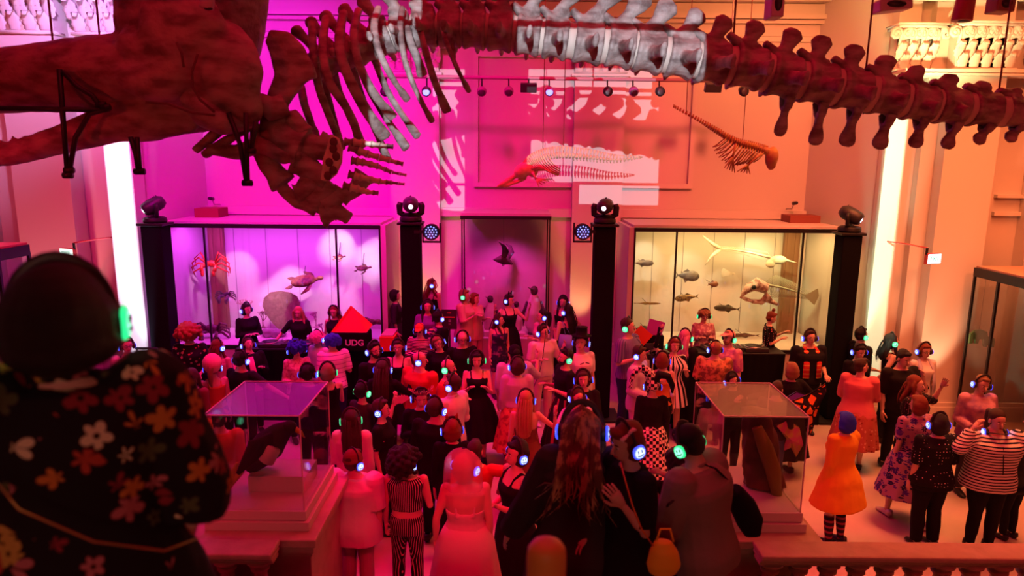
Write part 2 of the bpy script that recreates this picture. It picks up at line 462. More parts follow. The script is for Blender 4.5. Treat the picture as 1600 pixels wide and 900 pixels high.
# corinthian capitals
def leaf(m, c, w, h, out, dirx=1, fy=-1):
    """one curled acanthus leaf rising from c and rolling forward at the tip"""
    rings = []
    for i in range(9):
        t = i/8; z = h*(t if t < .8 else .8+.12*sin((t-.8)/.2*pi)); yy = fy*(out*t**2.5)
        ww = w*(.30+.62*sin(pi*min(1, t*.9+.12)))*(1+.30*(i % 2))
        if t > .85: z -= (t-.85)*h*.8
        rings.append([V(c)+V((x*ww/2, yy+fy*.25*ww*(1-abs(x))*.4, z)) for x in (-1, -.5, 0, .5, 1)]+
                     [V(c)+V((x*ww/2, yy+.018-fy*0, z)) for x in (1, .5, 0, -.5, -1)])
    m.loft(rings)
def capital(x0, x1, Yf, z0, z1):
    m = M(); H = z1-z0; W = x1-x0; n = max(2, round(W/(H*.24)))
    m.bb(x0+.04, x1-.04, Yf, Yf+.3, z0, z1-.1*H)
    m.bb(x0-.02, x1+.02, Yf-.03, Yf+.3, z0, z0+.05*H)
    for row, (zz, hh, oo) in enumerate(((.04, .36, .13), (.26, .38, .19))):
        for i in range(n+row):
            cx = x0+W*(i+.5*(1-row))/(n) if row else x0+W*(i+.5)/n
            leaf(m, (min(max(cx, x0+.02), x1-.02), Yf-.01, z0+zz*H), W/n*.85, hh*H, oo*H)
    for i in range(n+1):          # volutes and stalks
        cx = x0+W*i/n
        for sg in (-1, 1):
            pts = []
            for q in range(14):
                a = q/13*3.6*pi; r = .13*H*(1-q/15)
                pts.append((cx+sg*(.03*W/n+.16*H)-sg*r*cos(a), Yf-.09-.02*(q/13), z0+.78*H+r*sin(a)))
            m.tube([(cx+sg*.02, Yf-.02, z0+.45*H)]+pts, .022*H/.6+.008, 6)
        m.ell((cx+W/n/2, Yf-.10, z0+.86*H), (.09*H, .05, .09*H), n=8, m=5)
    m.bb(x0-.10, x1+.10, Yf-.16, Yf+.3, z1-.10*H, z1-.02*H)
    m.bb(x0-.13, x1+.13, Yf-.19, Yf+.3, z1-.04*H, z1)
    o = m.build('column_capital', TRIM); tag(o, kind='structure'); return o
capital(X(34, YP-.4), X(122, YP-.4), YP-.42, Z(66, YP), Z(-28, YP))
capital(X(150, YP-.28), X(219, YP-.28), YP-.30, Z(66, YP), Z(-28, YP))
capital(X(-90, YP-.28), X(5, YP-.28), YP-.30, Z(66, YP), Z(-28, YP))
capital(X(1456, YP-.4), X(1544, YP-.4), YP-.42, Z(108, YP), Z(36, YP))
capital(X(1370, YP-.2), X(1420, YP-.2), YP-.22, Z(108, YP), Z(36, YP))
capital(X(1575, YP-.28), X(1690, YP-.28), YP-.30, Z(108, YP), Z(36, YP))
capital(X(612, 14.85), X(688, 14.85), 14.84, 6.72, 7.42)
capital(X(892, 14.85), X(968, 14.85), 14.84, 6.72, 7.42)
# baseboards
struct('baseboard_back', M().bb(-7, 6.6, YW-.06, YW, 0, .3), TRIM)
for a, b in ((-12.6, X(222, YP)), (X(1366, YP), 12.6)):
    struct('baseboard_%s' % ('left' if a < 0 else 'right'), M().bb(a, b, YP-.48, YP-.40, 0, .32).bb(a, b, YP-.46, YP-.4, .32, .40), TRIM)
# small picture rails on right pier
trim(M().bb(X(1540, YP), 12.6, YP-.08, YP, Z(330, YP), Z(324, YP)))
trim(M().bb(X(1540, YP), 12.6, YP-.10, YP, Z(302, YP), Z(297, YP)))

# low stage in front of the middle case, DJ risers
struct('floor_stage_middle', M().bb(X(610, 13.0), X(935, 13.0), 13.0, YW, 0, .62), mat('stage_board', (.60, .52, .48), .6))
struct('floor_step_middle', M().bb(X(640, 12.5), X(800, 12.5), 12.0, 13.0, 0, .35).bb(X(800, 12.5), X(935, 12.5), 12.6, 13.0, 0, .35), mat('stage_board', (.60, .52, .48), .6))
struct('floor_riser_left', M().bb(X(268, 12.7), X(620, 12.7), 12.35, 13.35, 0, .40), BLKC)
struct('floor_riser_right', M().bb(X(1030, 12.7), X(1290, 12.7), 12.35, 13.35, 0, .40), BLKC)

# stairs and landing the camera looks down from
def stair_z(Y): return 0 if Y > 6.95 else (3.1 if Y < 1.5 else 3.1-(Y-1.5)*3.1/5.45)
m = M()
n = 18
for i in range(n-1):
    y0 = 1.5+i*5.45/n
    m.bb(-1.72, 1.55, y0, y0+5.45/n+.02, 0, 3.1-(i+1)*3.1/n)
struct('floor_stairs', m, STONE)
struct('floor_landing', M().bb(-6, 6, -10, 1.5, 2.8, 3.1), STONE)

# ================================================================== PEDESTALS, PARAPETS
def glass_case_on_newel(lbl, x0, x1, y0, y1, zb, zt, inner):
    cx, cy = (x0+x1)/2, (y0+y1)/2
    # stone newel
    t = thing('stone_newel', 'pale sandstone stair newel under the %s glass case' % lbl, 'newel', (cx, cy, 0))
    M().bb(x0-.10, x1+.06, y0-.06, y1+.06, 0, zb-.34).build('shaft', STONE, t, smooth=False, bevel=.01)
    m = M(); m.bb(x0-.22, x1+.15, y0-.20, y1+.13, zb-.26, zb-.18); m.bb(x0-.18, x1+.12, y0-.16, y1+.10, zb-.34, zb-.26); m.bb(x0-.14, x1+.09, y0-.11, y1+.08, zb-.40, zb-.34)
    m.build('cap_moulding', STONE, t, smooth=False, bevel=.012)
    # case
    t = thing('showcase', 'clear acrylic showcase on white plinth slabs, %s' % inner, 'display case', (cx, cy, zb-.18))
    M().bb(x0-.05, x1+.05, y0-.05, y1+.05, zb-.18, zb-.095).build('lower_plinth_slab', WHT, t, smooth=False, bevel=.006)
    M().bb(x0-.02, x1+.02, y0-.02, y1+.02, zb-.09, zb).build('upper_plinth_slab', WHT, t, smooth=False, bevel=.006)
    g = .012
    for nm, b in (('front_pane', (x0, x1, y0, y0+g, zb, zt)), ('rear_pane', (x0, x1, y1-g, y1, zb, zt)),
                  ('side_pane', (x0, x0+g, y0+g, y1-g, zb, zt)), ('side_pane', (x1-g, x1, y0+g, y1-g, zb, zt)),
                  ('top_pane', (x0, x1, y0, y1, zt, zt+g))):
        M().bb(*b).build(nm, ACRYL if nm == 'top_pane' else GLASS, t, smooth=False)
    e = mat('polished_edge', (.85, .75, .72), .25, spec=.8); m = M(); r = .005
    for x in (x0, x1):
        for y in (y0, y1): m.bb(x-r, x+r, y-r, y+r, zb, zt+g)
        m.bb(x-r, x+r, y0, y1, zt+g-r, zt+g+r)
    for y in (y0, y1): m.bb(x0, x1, y-r, y+r, zt+g-r, zt+g+r)
    m.build('glued_edge', e, t, smooth=False)
    return t
Yc0, Yc1 = 5.8, 6.75
LZT = P(393, 651, Yc0).z; RZT = P(1196, 653, Yc0).z
LX0, LX1 = X(319, Yc0, 651), X(468, Yc0, 651)
RX0, RX1 = X(1131, Yc0, 653), X(1264, Yc0, 653)
ZB = P(400, 797, Yc0).z
RZB = P(1200, 800, Yc0).z
glass_case_on_newel('left', LX0, LX1, Yc0, Yc1, ZB, LZT, 'dark seabird model inside')
glass_case_on_newel('right', RX0, RX1, Yc0, Yc1, RZB, RZT, 'tall dark mineral slab inside')
# parapets going outward with turned balusters
def parapet(lbl, x0, x1, zt, n):
    t = thing('stone_parapet', 'low stone parapet rail with bulbous balusters at the %s' % lbl, 'balustrade', ((x0+x1)/2, 5.6, 0))
    m = M(); m.bb(x0, x1, 5.30, 5.56, zt-.055, zt); m.bb(x0, x1, 5.33, 5.54, zt-.09, zt-.055); m.bb(x0, x1, 5.36, 5.51, zt-.13, zt-.09)
    m.build('handrail', STONE, t, smooth=False, bevel=.02)
    M().bb(x0, x1, 5.32, 5.56, 0, zt-.84).build('base_course', STONE, t, smooth=False, bevel=.02)
    prof = [(r_*1.35, z_) for r_, z_ in [(.085, 0), (.085, .06), (.055, .09), (.06, .13), (.10, .24), (.105, .30), (.075, .42), (.045, .54), (.04, .60), (.06, .63), (.06, .655), (.045, .67), (.08, .70), (.08, .72)]]
    me = None
    for i in range(n):
        x = x0+(i+.5)*(x1-x0)/n
        if me is None:
            o = M().lathe((0, 0, 0), prof, 18).build('baluster', STONE, t, world=False); me = o.data
        else: o = inst('baluster', me, t)
        o.location = (x-t.location.x, -.165, zt-.84)
parapet('lower left', -6.4, X(428, 5.4, 850), P(350, 841, 5.56).z, 15)
parapet('lower right', X(1186, 5.4, 850), 6.4, P(1400, 846, 5.56).z, 17)

# ================================================================== DISPLAY CASES ON THE BACK WALL
PANEL = mat('case_lining', (.82, .78, .70), .7)
GREYF = mat('case_frame_white', (.72, .68, .66), .5)
def wall_case(label, pxa, pxb, zb, zt, y0, y1, posts, thickside, wood):
    xa, xb = X(pxa, y0), X(pxb, y0)
    t = thing('wall_display_case', label, 'display case', ((xa+xb)/2, y0, 0))
    M().bb(xa, xb, y0+.02, y1, .0, zb).build('plinth', WHT, t, smooth=False, bevel=.01)
    M().bb(xa, xb, y1-.04, y1, zb, zt).build('lining_panel', PANEL, t, smooth=False)
    M().bb(xa, xb, y0+.05, y1-.05, zb, zb+.03).build('floor_panel', PANEL, t, smooth=False)
    m = M(); m.bb(xa-.03, xb+.03, y0, y1, zt+.04, zt+.09)
    m.build('top_panel', GREYF, t, smooth=False, bevel=.006)
    M().bb(xa-.02, xb+.02, y0-.015, y0+.03, zt-.04, zt+.035).build('black_head_rail', BLK, t, smooth=False)
    M().bb(xa, xb, y0, y0+.02, zb-.04, zb+.03).build('black_foot_rail', BLK, t, smooth=False)
    if thickside:
        x = xb if thickside > 0 else xa
        M().bb(min(x, x+thickside), max(x, x+thickside), y0, y1, 0, zt+.04).build('end_panel', GREYF, t, smooth=False, bevel=.006)
    xs = [xa]+[X(p, y0) for p in posts]+[xb]
    for i in range(len(xs)-1):
        M().bb(xs[i]+.01, xs[i+1]-.01, y0+.005, y0+.015, zb+.03, zt-.04).build('glass_pane', GLASS, t, smooth=False)
    for i, x in enumerate(xs):
        M().bb(x-.017, x+.017, y0-.01, y0+.025, zb, zt).build('black_post', BLK, t, smooth=False)
    # seam lines in the lining
    m = M(); nn = 6
    for i in range(1, nn):
        x = xa+(xb-xa)*i/nn; m.bb(x-.004, x+.004, y1-.05, y1-.038, zb, zt)
    m.build('lining_seam', mat('seam_grey', (.35, .3, .3), .8), t, smooth=False)
    if wood:
        m = M(); wx = xa+.35 if wood < 0 else xb-.35
        m.bb(wx-.16, wx+.16, y1-.18, y1-.06, zb, zt)
        m.bb(wx-.12, wx-.05, y1-.2, y1-.17, zb, zt); m.bb(wx+.05, wx+.12, y1-.2, y1-.17, zb, zt)
        m.build('timber_side_strip', mat('brown_timber', (.34, .17, .09), .6, bump=(4, .3, (6, 6, .4))), t, smooth=False)
    return t
CZB, CZT = 1.15, Z(357, 13.4)
wall_case('long glass wall case of sea turtles, crabs and corals lit lilac', 263, 594, CZB, CZT, 13.4, 14.95, (321, 526), .12, -1)
wall_case('long glass wall case of fishes and fish skeletons lit yellow green', 991, 1309, CZB, CZT, 13.4, 14.95, (1056, 1253), -.12, 1)
# tall middle case
xa, xb = X(722, 13.75), X(858, 13.75)
zt_ = Z(339, 13.75)
t = thing('tall_display_case', 'tall square glass case with penguins and a flying petrel', 'display case', ((xa+xb)/2, 13.75, .62))
M().bb(xa, xb, 13.77, 14.98, .62, 1.28).build('plinth', mat('pinkish_plinth', (.7, .62, .62), .6), t, smooth=False, bevel=.01)
M().bb(xa, xb, 14.9, 14.96, 1.28, zt_).build('lining_panel', mat('case_lining_dusky', (.72, .55, .66), .7), t, smooth=False)
M().bb(xa-.02, xb+.02, 13.73, 14.98, zt_+.02, zt_+.07).build('top_panel', GREYF, t, smooth=False)
M().bb(xa-.03, xb+.03, 13.72, 13.77, zt_-.05, zt_+.02).build('black_head_rail', BLK, t, smooth=False)
for x in (xa, xa+.045, xb-.045, xb): M().bb(x-.012, x+.012, 13.73, 13.76, .9, zt_).build('black_post', BLK, t, smooth=False)
M().bb(xa+.02, xb-.02, 13.735, 13.745, 1.28, zt_-.05).build('glass_pane', GLASS, t, smooth=False)
for x in (X(744, 13.2), X(808, 13.2)):
    tag(M().bb(x, x+.26, 12.985, 13.0, .25, .50).build('vent_grille', BLK, smooth=False), 'black vent slot in the stage face, %s of two' % ('left' if x < 0-.2 else 'right'), 'vent')
# lights inside the wall cases
def cspot(px, py, Y, tx, ty, col, pw, deg=40):
    spot(P(px, py, Y), P(tx, ty, 14.9), col, pw, deg, .7, .03)
for x, y, c, p in ((450, 470, (1, .50, .80), 40), (370, 430, (1, .45, .8), 20), (590, 400, (1, .4, .8), 22), (528, 385, (1, .8, .7), 16), (566, 415, (1, .8, .7), 10),
                   (410, 520, (1, .5, .8), 30), (520, 490, (1, .5, .85), 34), (330, 470, (1, .45, .8), 18)):
    cspot(x, 364, 13.75, x, y, c, p*4.6)
area((X(430, 14), 14.0, CZT-.06), (X(430, 14), 14.4, 1), (.80, .06, 1), 80, 3.6, .4)
for x, y, c, p in ((1005, 405, (1, .85, .6), 26), (1072, 425, (1, .8, .55), 24), (1010, 480, (1, .75, .55), 20), (1180, 400, (1, .85, .55), 30),
                   (1120, 470, (1, .8, .5), 22), (1230, 470, (.75, 1, .45), 30), (1060, 520, (1, .85, .6), 26), (1180, 520, (.9, 1, .5), 26)):
    cspot(x, 366, 13.75, x, y, c, p*1.5)
area((X(1150, 14), 14.0, CZT-.06), (X(1150, 14), 14.4, 1), (1, .58, .20), 75, 3.4, .4)
spot((X(790, 13.9), 13.9, zt_-.1), (X(790, 14.9), 14.6, 1.3), (1, .04, .5), 120, 100, .8, .1)
# uplights at the feet of the piers and pilasters
spot((X(199, 12.2), 12.35, .15), (X(195, 12.7), 12.75, 5.5), (.72, .66, 1), 900, 24, .5, .05)
spot((X(640, 14.2), 14.35, .7), (X(655, 14.85), 14.9, 4), (1, .40, .15), 120, 50, .6, .05)
spot((X(672, 14.2), 14.35, .7), (X(674, 14.85), 14.9, 4), (1, .50, .22), 150, 40, .6, .05)
spot((X(912, 14.2), 14.35, .7), (X(912, 14.85), 14.9, 4), (1, .42, .15), 190, 44, .6, .05)
spot((X(1375, 12.4), 12.50, .15), (X(1381, 12.8), 12.88, 5.5), (.55, 1, .62), 800, 20, .5, .05)
spot((X(1440, 12.0), 12.1, .15), (X(1440, 12.6), 12.75, 4.5), (1, .42, .20), 260, 40, .7, .05)
spot((X(1500, 12.0), 12.1, .15), (X(1500, 12.6), 12.65, 4.0), (1, .50, .25), 300, 40, .7, .05)
spot((X(75, 12.0), 12.1, .15), (X(75, 12.6), 12.65, 5.0), (1, .25, .25), 900, 44, .7, .05)
# capital highlights
spot((X(100, 10), 10, 8.4), (X(100, 12.6), 12.6, 7.6), (.80, .40, 1), 700, 80, .7, .1)
spot((X(1440, 11.2), 11.2, 5.6), (X(1460, 12.6), 12.6, 7.3), (1, .75, .30), 420, 60, .8, .1)
spot((X(1395, 11.6), 11.6, 5.4), (X(1395, 12.8), 12.8, 7.3), (.75, 1, .35), 160, 50, .8, .1)
# ================================================================== THE HANGING WHALE SKELETON
BONE = mat('old_brown_bone', (.40, .32, .29), .55, bump=(13, 1.0), var=(5, (.16, .11, .10), .40, .66, (1, 1, 2.5)))
BONE2 = mat('pale_cartilage', (.62, .50, .42), .6, bump=(12, .2))
TIP = mat('fossil_cream_bone', (.74, .66, .52), .6, bump=(14, .3), var=(6, (.5, .4, .3), .45, .65))
YS = 6.2
PX = YS/FPX
whale = thing('whale_skeleton', 'huge dark sperm whale skeleton hung overhead across the whole hall', 'skeleton', P(800, 60, YS))
def Wp(x, y, dY=0, Y=YS):      # a point of the skeleton near its hanging plane
    return P(x, y, Y)+V((0, dY, 0))
IN = (0, 1, 0)
def wbuild(m, name, mt=BONE, vox=.014, disp=.006, it=3): return m.build(name, mt, whale, vox=vox, disp=disp, it=it)

# vertebrae: centre, half length and half height in px, spine top, spine club half width
VT = [(501, 101, 13, 22, 462, 47, 10), (520, 93, 13, 23, 484, 33, 10), (544, 84, 13, 24, 507, 24, 11), (571, 74, 14, 25, 536, 13, 11), (598, 62, 14, 26, 566, 0, 12),
      (629, 51, 15, 27, 604, -12, 13), (664, 45, 17, 28, 650, -25, 15), (703, 46, 17, 28, 700, -30, 17), (741, 47, 17, 29, 745, -30, 18), (782, 50, 18, 30, 792, -30, 18),
      (825, 56, 18, 31, 850, -30, 19), (868, 61, 18, 31, 905, -25, 19), (919, 68, 21, 32, 965, -20, 19), (969, 74, 20, 32, 1004, -4, 19), (1014, 82, 21, 32, 1044, 10, 18),
      (1064, 90, 21, 32, 1090, 24, 16), (1112, 98, 21, 33, 1132, 34, 16), (1168, 106, 23, 33, 1181, 42, 17), (1222, 120, 22, 33, 1239, 54, 17), (1276, 130, 22, 33, 1284, 66, 18),
      (1329, 141, 22, 32, 1336, 80, 18), (1383, 151, 22, 30, 1384, 96, 18), (1434, 161, 21, 29, 1431, 110, 15), (1483, 167, 21, 28, 1484, 124, 16), (1534, 171, 20, 27, 1536, 135, 15),
      (1586, 176, 20, 25, 1584, 145, 14), (1636, 182, 19, 23, 1636, 155, 13)]
for i, (cx, cy, hl, hh, tx, ty, cw) in enumerate(VT):
    p = Wp(cx, cy); a = V(VT[min(i+1, len(VT)-1)][:2]+(0,))-V(VT[max(i-1, 0)][:2]+(0,))
    q = (Wp(cx+a.x, cy+a.y)-p).normalized()
    L, H = hl*PX, hh*PX
    m = M(); dep = H*1.05
    m.tube([p-q*L, p-q*L*.8, p-q*L*.3, p+q*L*.3, p+q*L*.8, p+q*L], [(H*.93, dep*.93), (H, dep), (H*.84, dep*.84), (H*.84, dep*.84), (H, dep), (H*.93, dep*.93)], 20, up=IN)
    t = Wp(tx, ty); b0 = p+(V((0, 0, 1))*H*.7)+(-q*L*.25 if i > 9 else V((0, 0, 0)))
    d = t-b0; k1, k2 = hl*.75*PX, cw*PX
    m.tube([b0, b0+d*.25, b0+d*.5, b0+d*.78, t, t+d.normalized()*k2*.5], [(k1, .07), (k1*.78, .055), (min(k1, k2)*.62, .045), (k2*.82, .045), (k2, .045), (k2*.55, .03)], 12, up=IN)
    # articular processes leaning forward from the neural arch
    if i > 3:
        e = b0+d*.12-q*L*1.25+V((0, 0, H*.45))
        m.tube([b0+d*.05, (b0+e)/2+V((0, 0, .01)), e], [(.05, .06), (.042, .07), (.03, .05)], 10, up=IN)
        m.tube([b0+d*.2, b0+d*.28+q*L*.9], [(.045, .05), (.022, .03)], 8, up=IN)
    # transverse processes, toward and away from the viewer
    tl = .42 if i < 16 else .42-.05*(i-16)
    if tl > .06:
        for sg in (-1, 1): m.tube([p+V((0, sg*dep*.5, -.02)), p+V((0, sg*(dep+tl*.5), -.05)), p+V((0, sg*(dep+tl), -.07))], [(L*.55, .05), (L*.42, .03), (L*.55, .025)], 10, up=q)
    wbuild(m, 'vertebra')
    if i < len(VT)-1:
        n = VT[i+1]; a1 = Wp(cx, cy)+q*L*.9; b1 = Wp(n[0], n[1]); b1 = b1-(b1-p).normalized()*n[2]*PX*.9
        if (b1-a1).length > .01:
            rr = H*.88
            M().tube([a1, (a1+b1)/2, b1], [(rr, rr), (rr*.94, rr*.94), (rr, rr)], 20, up=IN).build('cartilage_disc', BONE2, whale)
# chevrons under the tail
for (x0, y0, x1, y1, w0) in ((1231, 158, 1218, 208, 10), (1283, 168, 1274, 222, 11), (1336, 176, 1322, 224, 13), (1387, 187, 1374, 228, 13), (1440, 192, 1430, 226, 12),
                             (1492, 199, 1480, 228, 12), (1543, 202, 1528, 220, 11), (1592, 202, 1578, 216, 11)):
    m = M(); a, b = Wp(x0, y0-3), Wp(x1, y1)
    for s in (-.07, .07): m.tube([a+V((0, s, .03)), a*.7+b*.3+V((0, s*.5, 0))], [(.055, .025), (.04, .03)], 8, up=IN)
    m.tube([a*.8+b*.2, a*.5+b*.5, a*.2+b*.8, b, b+(b-a).normalized()*.03], [(w0*.62*PX, .04), (w0*.62*PX, .035), (w0*PX*1.05, .035), (w0*PX, .03), (w0*.5*PX, .02)], 12, up=IN)
    wbuild(m, 'chevron_bone')
# ribs: polylines in px (crop numbers already turned into frame px), depth offset, start and end half widths
def rp(l): return [(400+x/2.571, y/2.571) for x, y in l]
RIBS = [
 (rp([(282, 70), (268, 190), (296, 330), (366, 440), (428, 590)]), -.55, 7, 6), (rp([(352, 48), (335, 180), (372, 310), (440, 440), (520, 552)]), -.50, 7, 9),
 (rp([(412, 38), (393, 130), (412, 250), (470, 370), (550, 472)]), -.50, 6, 7), (rp([(492, 32), (474, 110), (500, 220), (552, 320), (608, 400)]), -.45, 6, 5),
 (rp([(588, 30), (580, 130), (606, 270), (660, 400), (708, 488)]), -.35, 5, 4), (rp([(600, 80), (622, 170), (650, 240), (668, 302)]), -.2, 6, 7),
 (rp([(640, 60), (672, 170), (715, 320), (768, 448)]), -.35, 5, 6), (rp([(748, 80), (765, 170), (815, 290), (855, 366)]), -.35, 5, 3), (rp([(786, 150), (793, 240)]), -.2, 3, 3),
 (rp([(225, 90), (230, 220), (255, 360), (300, 480), (345, 600)]), -.3, 7, 6), (rp([(180, 350), (195, 420), (215, 480), (240, 545)]), -.35, 7, 6),
 (rp([(400, 200), (440, 330), (520, 470), (605, 596)]), .35, 6, 7), (rp([(460, 200), (520, 350), (580, 450), (650, 548)]), .35, 6, 6),
 (rp([(380, 230), (420, 370), (470, 500), (528, 640)]), .35, 6, 6), (rp([(300, 220), (340, 380), (400, 500), (420, 620)]), .35, 6, 6), (rp([(240, 230), (280, 360), (310, 470), (340, 590)]), .3, 7, 6)]
for pl, dp, w0, w1 in RIBS:
    n = len(pl); pts = []
    for i, (x, y) in enumerate(pl):
        t = i/(n-1); pts.append(P(x, y, YS+dp*sin(pi*min(1, t*.75+.12))*1.2))
    # smooth with catmull
    q = []
    for i in range(n-1):
        a, b, c, d = pts[max(i-1, 0)], pts[i], pts[i+1], pts[min(i+2, n-1)]
        for s in range(5):
            t = s/5; q.append(.5*((2*b)+(c-a)*t+(2*a-5*b+4*c-d)*t*t+(3*b-a-3*c+d)*t**3))
    q.append(pts[-1]); k = len(q)
    rad = [((w0+(w1-w0)*(i/(k-1))+(1.6 if i > k-4 else 0))*PX*.95, .028) for i in range(k)]
    m = M(); m.tube(q, rad, 10, up=IN); wbuild(m, 'rib', vox=.011, disp=.004, it=2)
# skull
YK = 5.7; PK = YK/FPX
def K(x, y, d=0): return P(x, y, YK+d)
m = M()
m.tube([K(330, 120), K(260, 118), K(170, 116), K(70, 122), K(-30, 130), K(-140, 138)], [(75*PK, .42), (62*PK, .45), (56*PK, .42), (50*PK, .36), (44*PK, .3), (36*PK, .24)], 24, up=IN)
m.tube([K(305, -90, .1), K(305, -20, .1), K(300, 50, .1), K(305, 110, .1), K(320, 160, .1)], [(106*PK, .62), (104*PK, .62), (102*PK, .58), (88*PK, .5), (66*PK, .4)], 28, up=IN)
for (x, y, a, b, r, d, dd) in ((238, 84, 52, 32, .35, -.36, .14), (272, 108, 55, 26, -.35, -.46, .10), (352, 110, 52, 66, 0, -.34, .22), (285, 45, 60, 60, 0, -.48, .12), (378, 166, 30, 34, 0, -.3, .16), (235, 130, 50, 24, .2, -.44, .1)):
    m.ell(K(x, y, d), (a*PK, dd, b*PK), (0, r, 0), 20, 14)
wbuild(m, 'skull', vox=.022, disp=.010, it=14)
m = M()
m.tube([K(330, 150, -.1), K(290, 168, -.15), K(235, 178, -.2), K(170, 195, -.2), K(90, 220, -.2), K(20, 240, -.2), K(-80, 256, -.2)],
       [(18*PK, .1), (36*PK, .12), (40*PK, .15), (27*PK, .14), (20*PK, .12), (17*PK, .1), (14*PK, .09)], 18, up=IN)
m.tube([K(300, 196, .1), K(240, 205, .15), K(330, 188, .1)], [(14*PK, .1), (12*PK, .08), (16*PK, .1)], 12, up=IN)
for i in range(7): m.tube([K(5+i*19, 232-i*4, -.2), K(1+i*19, 216-i*4, -.2)], [(5*PK, .03), (2*PK, .012)], 8, up=IN)
wbuild(m, 'lower_jaw', vox=.018, disp=.008, it=8)
m = M(); m.tube([K(298, 150, -.35), K(320, 175, -.42), K(350, 192, -.4), K(385, 192, -.3)], [(16*PK, .1), (22*PK, .12), (18*PK, .12), (10*PK, .08)], 14, up=IN)
wbuild(m, 'cheek_bone', vox=.018, disp=.01)
for pl, r0, r1 in (([(360, 180), (338, 208), (305, 236)], 9, 6), ([(395, 195), (350, 222), (318, 243)], 6, 7), ([(325, 232), (370, 238), (408, 226)], 9, 13), ([(400, 222), (445, 245), (470, 240)], 13, 9)):
    m = M(); m.tube([K(x, y, -.1) for x, y in pl], [(r0*PK, .06), ((r0+r1)/2*PK*1.1, .06), (r1*PK, .05)], 12, up=IN); wbuild(m, 'throat_bone')
# shoulder blade, breast bones, flipper
def plate(poly, d, th, name, mt=BONE, Y=5.9):
    o = P(400, 0, Y+d); pts = [P(x, y, Y+d) for x, y in poly]
    m = M(); kk = len(pts); a = [p-V((0, th/2, 0)) for p in pts]; b = [p+V((0, th/2, 0)) for p in pts]
    m.add(a+b, [tuple(range(kk))[::-1], tuple(range(kk, 2*kk))]+[(j, (j+1) % kk, (j+1) % kk+kk, j+kk) for j in range(kk)])
    return m
m = plate(rp([(60, 125), (130, 130), (190, 185), (225, 250), (248, 310), (200, 335), (150, 390), (120, 450), (85, 470), (45, 430), (55, 370), (75, 300), (60, 220), (40, 170)]), -.25, .07, '')
m.tube([P(*rp([(120, 420)])[0], 5.6), P(*rp([(60, 440)])[0], 5.55), P(*rp([(0, 400)])[0], 5.5)], [(.09, .07), (.1, .07), (.07, .05)], 10, up=IN)
wbuild(m, 'shoulder_blade', disp=.012, it=5)
def bones(lst, name, Y=5.7, mt=BONE, nose=1.15):
    for pl, w0, w1 in lst:
        pl = rp(pl); k = len(pl); q = [P(x, y, Y-.02*i) for i, (x, y) in enumerate(pl)]
        ks = [0, .35, .65, 1]; L = []
        def at(t):
            s = t*(k-1); i = min(int(s), k-2); return q[i].lerp(q[i+1], s-i)
        m = M(); m.tube([at(t/6) for t in range(7)], [((w0+(w1-w0)*t/6)*PK/2.2*(1.25 if t in (0, 6) else .92), (w0+(w1-w0)*t/6)*PK/2.9) for t in range(7)], 12, up=IN)
        wbuild(m, name, mt, vox=.012, disp=.006)
bones([([(80, 460), (70, 520), (120, 570), (190, 600)], 52, 60), ([(20, 500), (10, 580), (50, 660), (110, 740)], 34, 40), ([(60, 640), (110, 760), (170, 815), (240, 832)], 24, 26),
       ([(190, 580), (260, 600), (300, 560)], 52, 34), ([(170, 640), (230, 690), (290, 720)], 54, 34), ([(240, 700), (190, 780), (160, 790)], 42, 40), ([(310, 740), (260, 790), (220, 825)], 38, 36),
       ([(350, 760), (320, 800), (270, 830)], 30, 34), ([(270, 850), (320, 845), (375, 880)], 50, 20), ([(300, 820), (340, 870)], 30, 24), ([(440, 700), (400, 760), (340, 800)], 36, 26), ([(110, 500), (150, 470), (190, 540)], 30, 34)], 'breast_bone')
m = plate(rp([(300, 540), (335, 555), (350, 600), (345, 650), (325, 700), (290, 728), (262, 722), (270, 640)]), -.35, .05, '')
wbuild(m, 'wrist_plate', TIP, vox=.01)
for cx_, cy_ in ((312, 570), (310, 598), (322, 628), (294, 652), (310, 684), (288, 706)):
    x, y = rp([(cx_, cy_)])[0]; p = P(x, y, 5.52)
    M().ell(p, (.032, .012, .036), n=12, m=6).build('bone_pit', mat('dark_bone', (.12, .06, .05), .8), whale)
for y0, y1, pts in ((575, 590, [(355, 570), (430, 575), (500, 585), (552, 590)]), (0, 0, [(372, 590), (450, 620), (540, 645), (592, 660)]), (0, 0, [(383, 645), (430, 652), (490, 668), (545, 692), (606, 704)]),
                    (0, 0, [(372, 700), (420, 712), (500, 730), (545, 734), (598, 740)]), (0, 0, [(350, 745), (410, 760), (450, 772), (492, 776)])):
    pl = rp(pts)
    for i in range(len(pl)-1):
        for h in range(2):
            a = P(*V(pl[i]).lerp(V(pl[i+1]), h*.5+.03), 5.5); b = P(*V(pl[i]).lerp(V(pl[i+1]), h*.5+.47), 5.5)
            w_ = (15-3*i)*PK/2.2; mm = M(); mm.tube([a, a*.75+b*.25, a*.3+b*.7, b], [w_*1.1, w_*.75, w_*.7, w_], 8)
            mm.build('finger_bone', TIP if (i+h) % 3 else BONE, whale)
# seams between the skull bones
for pl in ([(276, 66), (284, 84), (287, 105)], [(309, 84), (300, 112), (301, 135), (312, 155), (335, 175)], [(228, 160), (262, 162), (300, 176), (335, 180)]):
    M().tube([K(x, y, -.62) for x, y in pl], [.010]*len(pl), 6).build('bone_seam', mat('dark_bone', (.12, .06, .05), .8), whale)
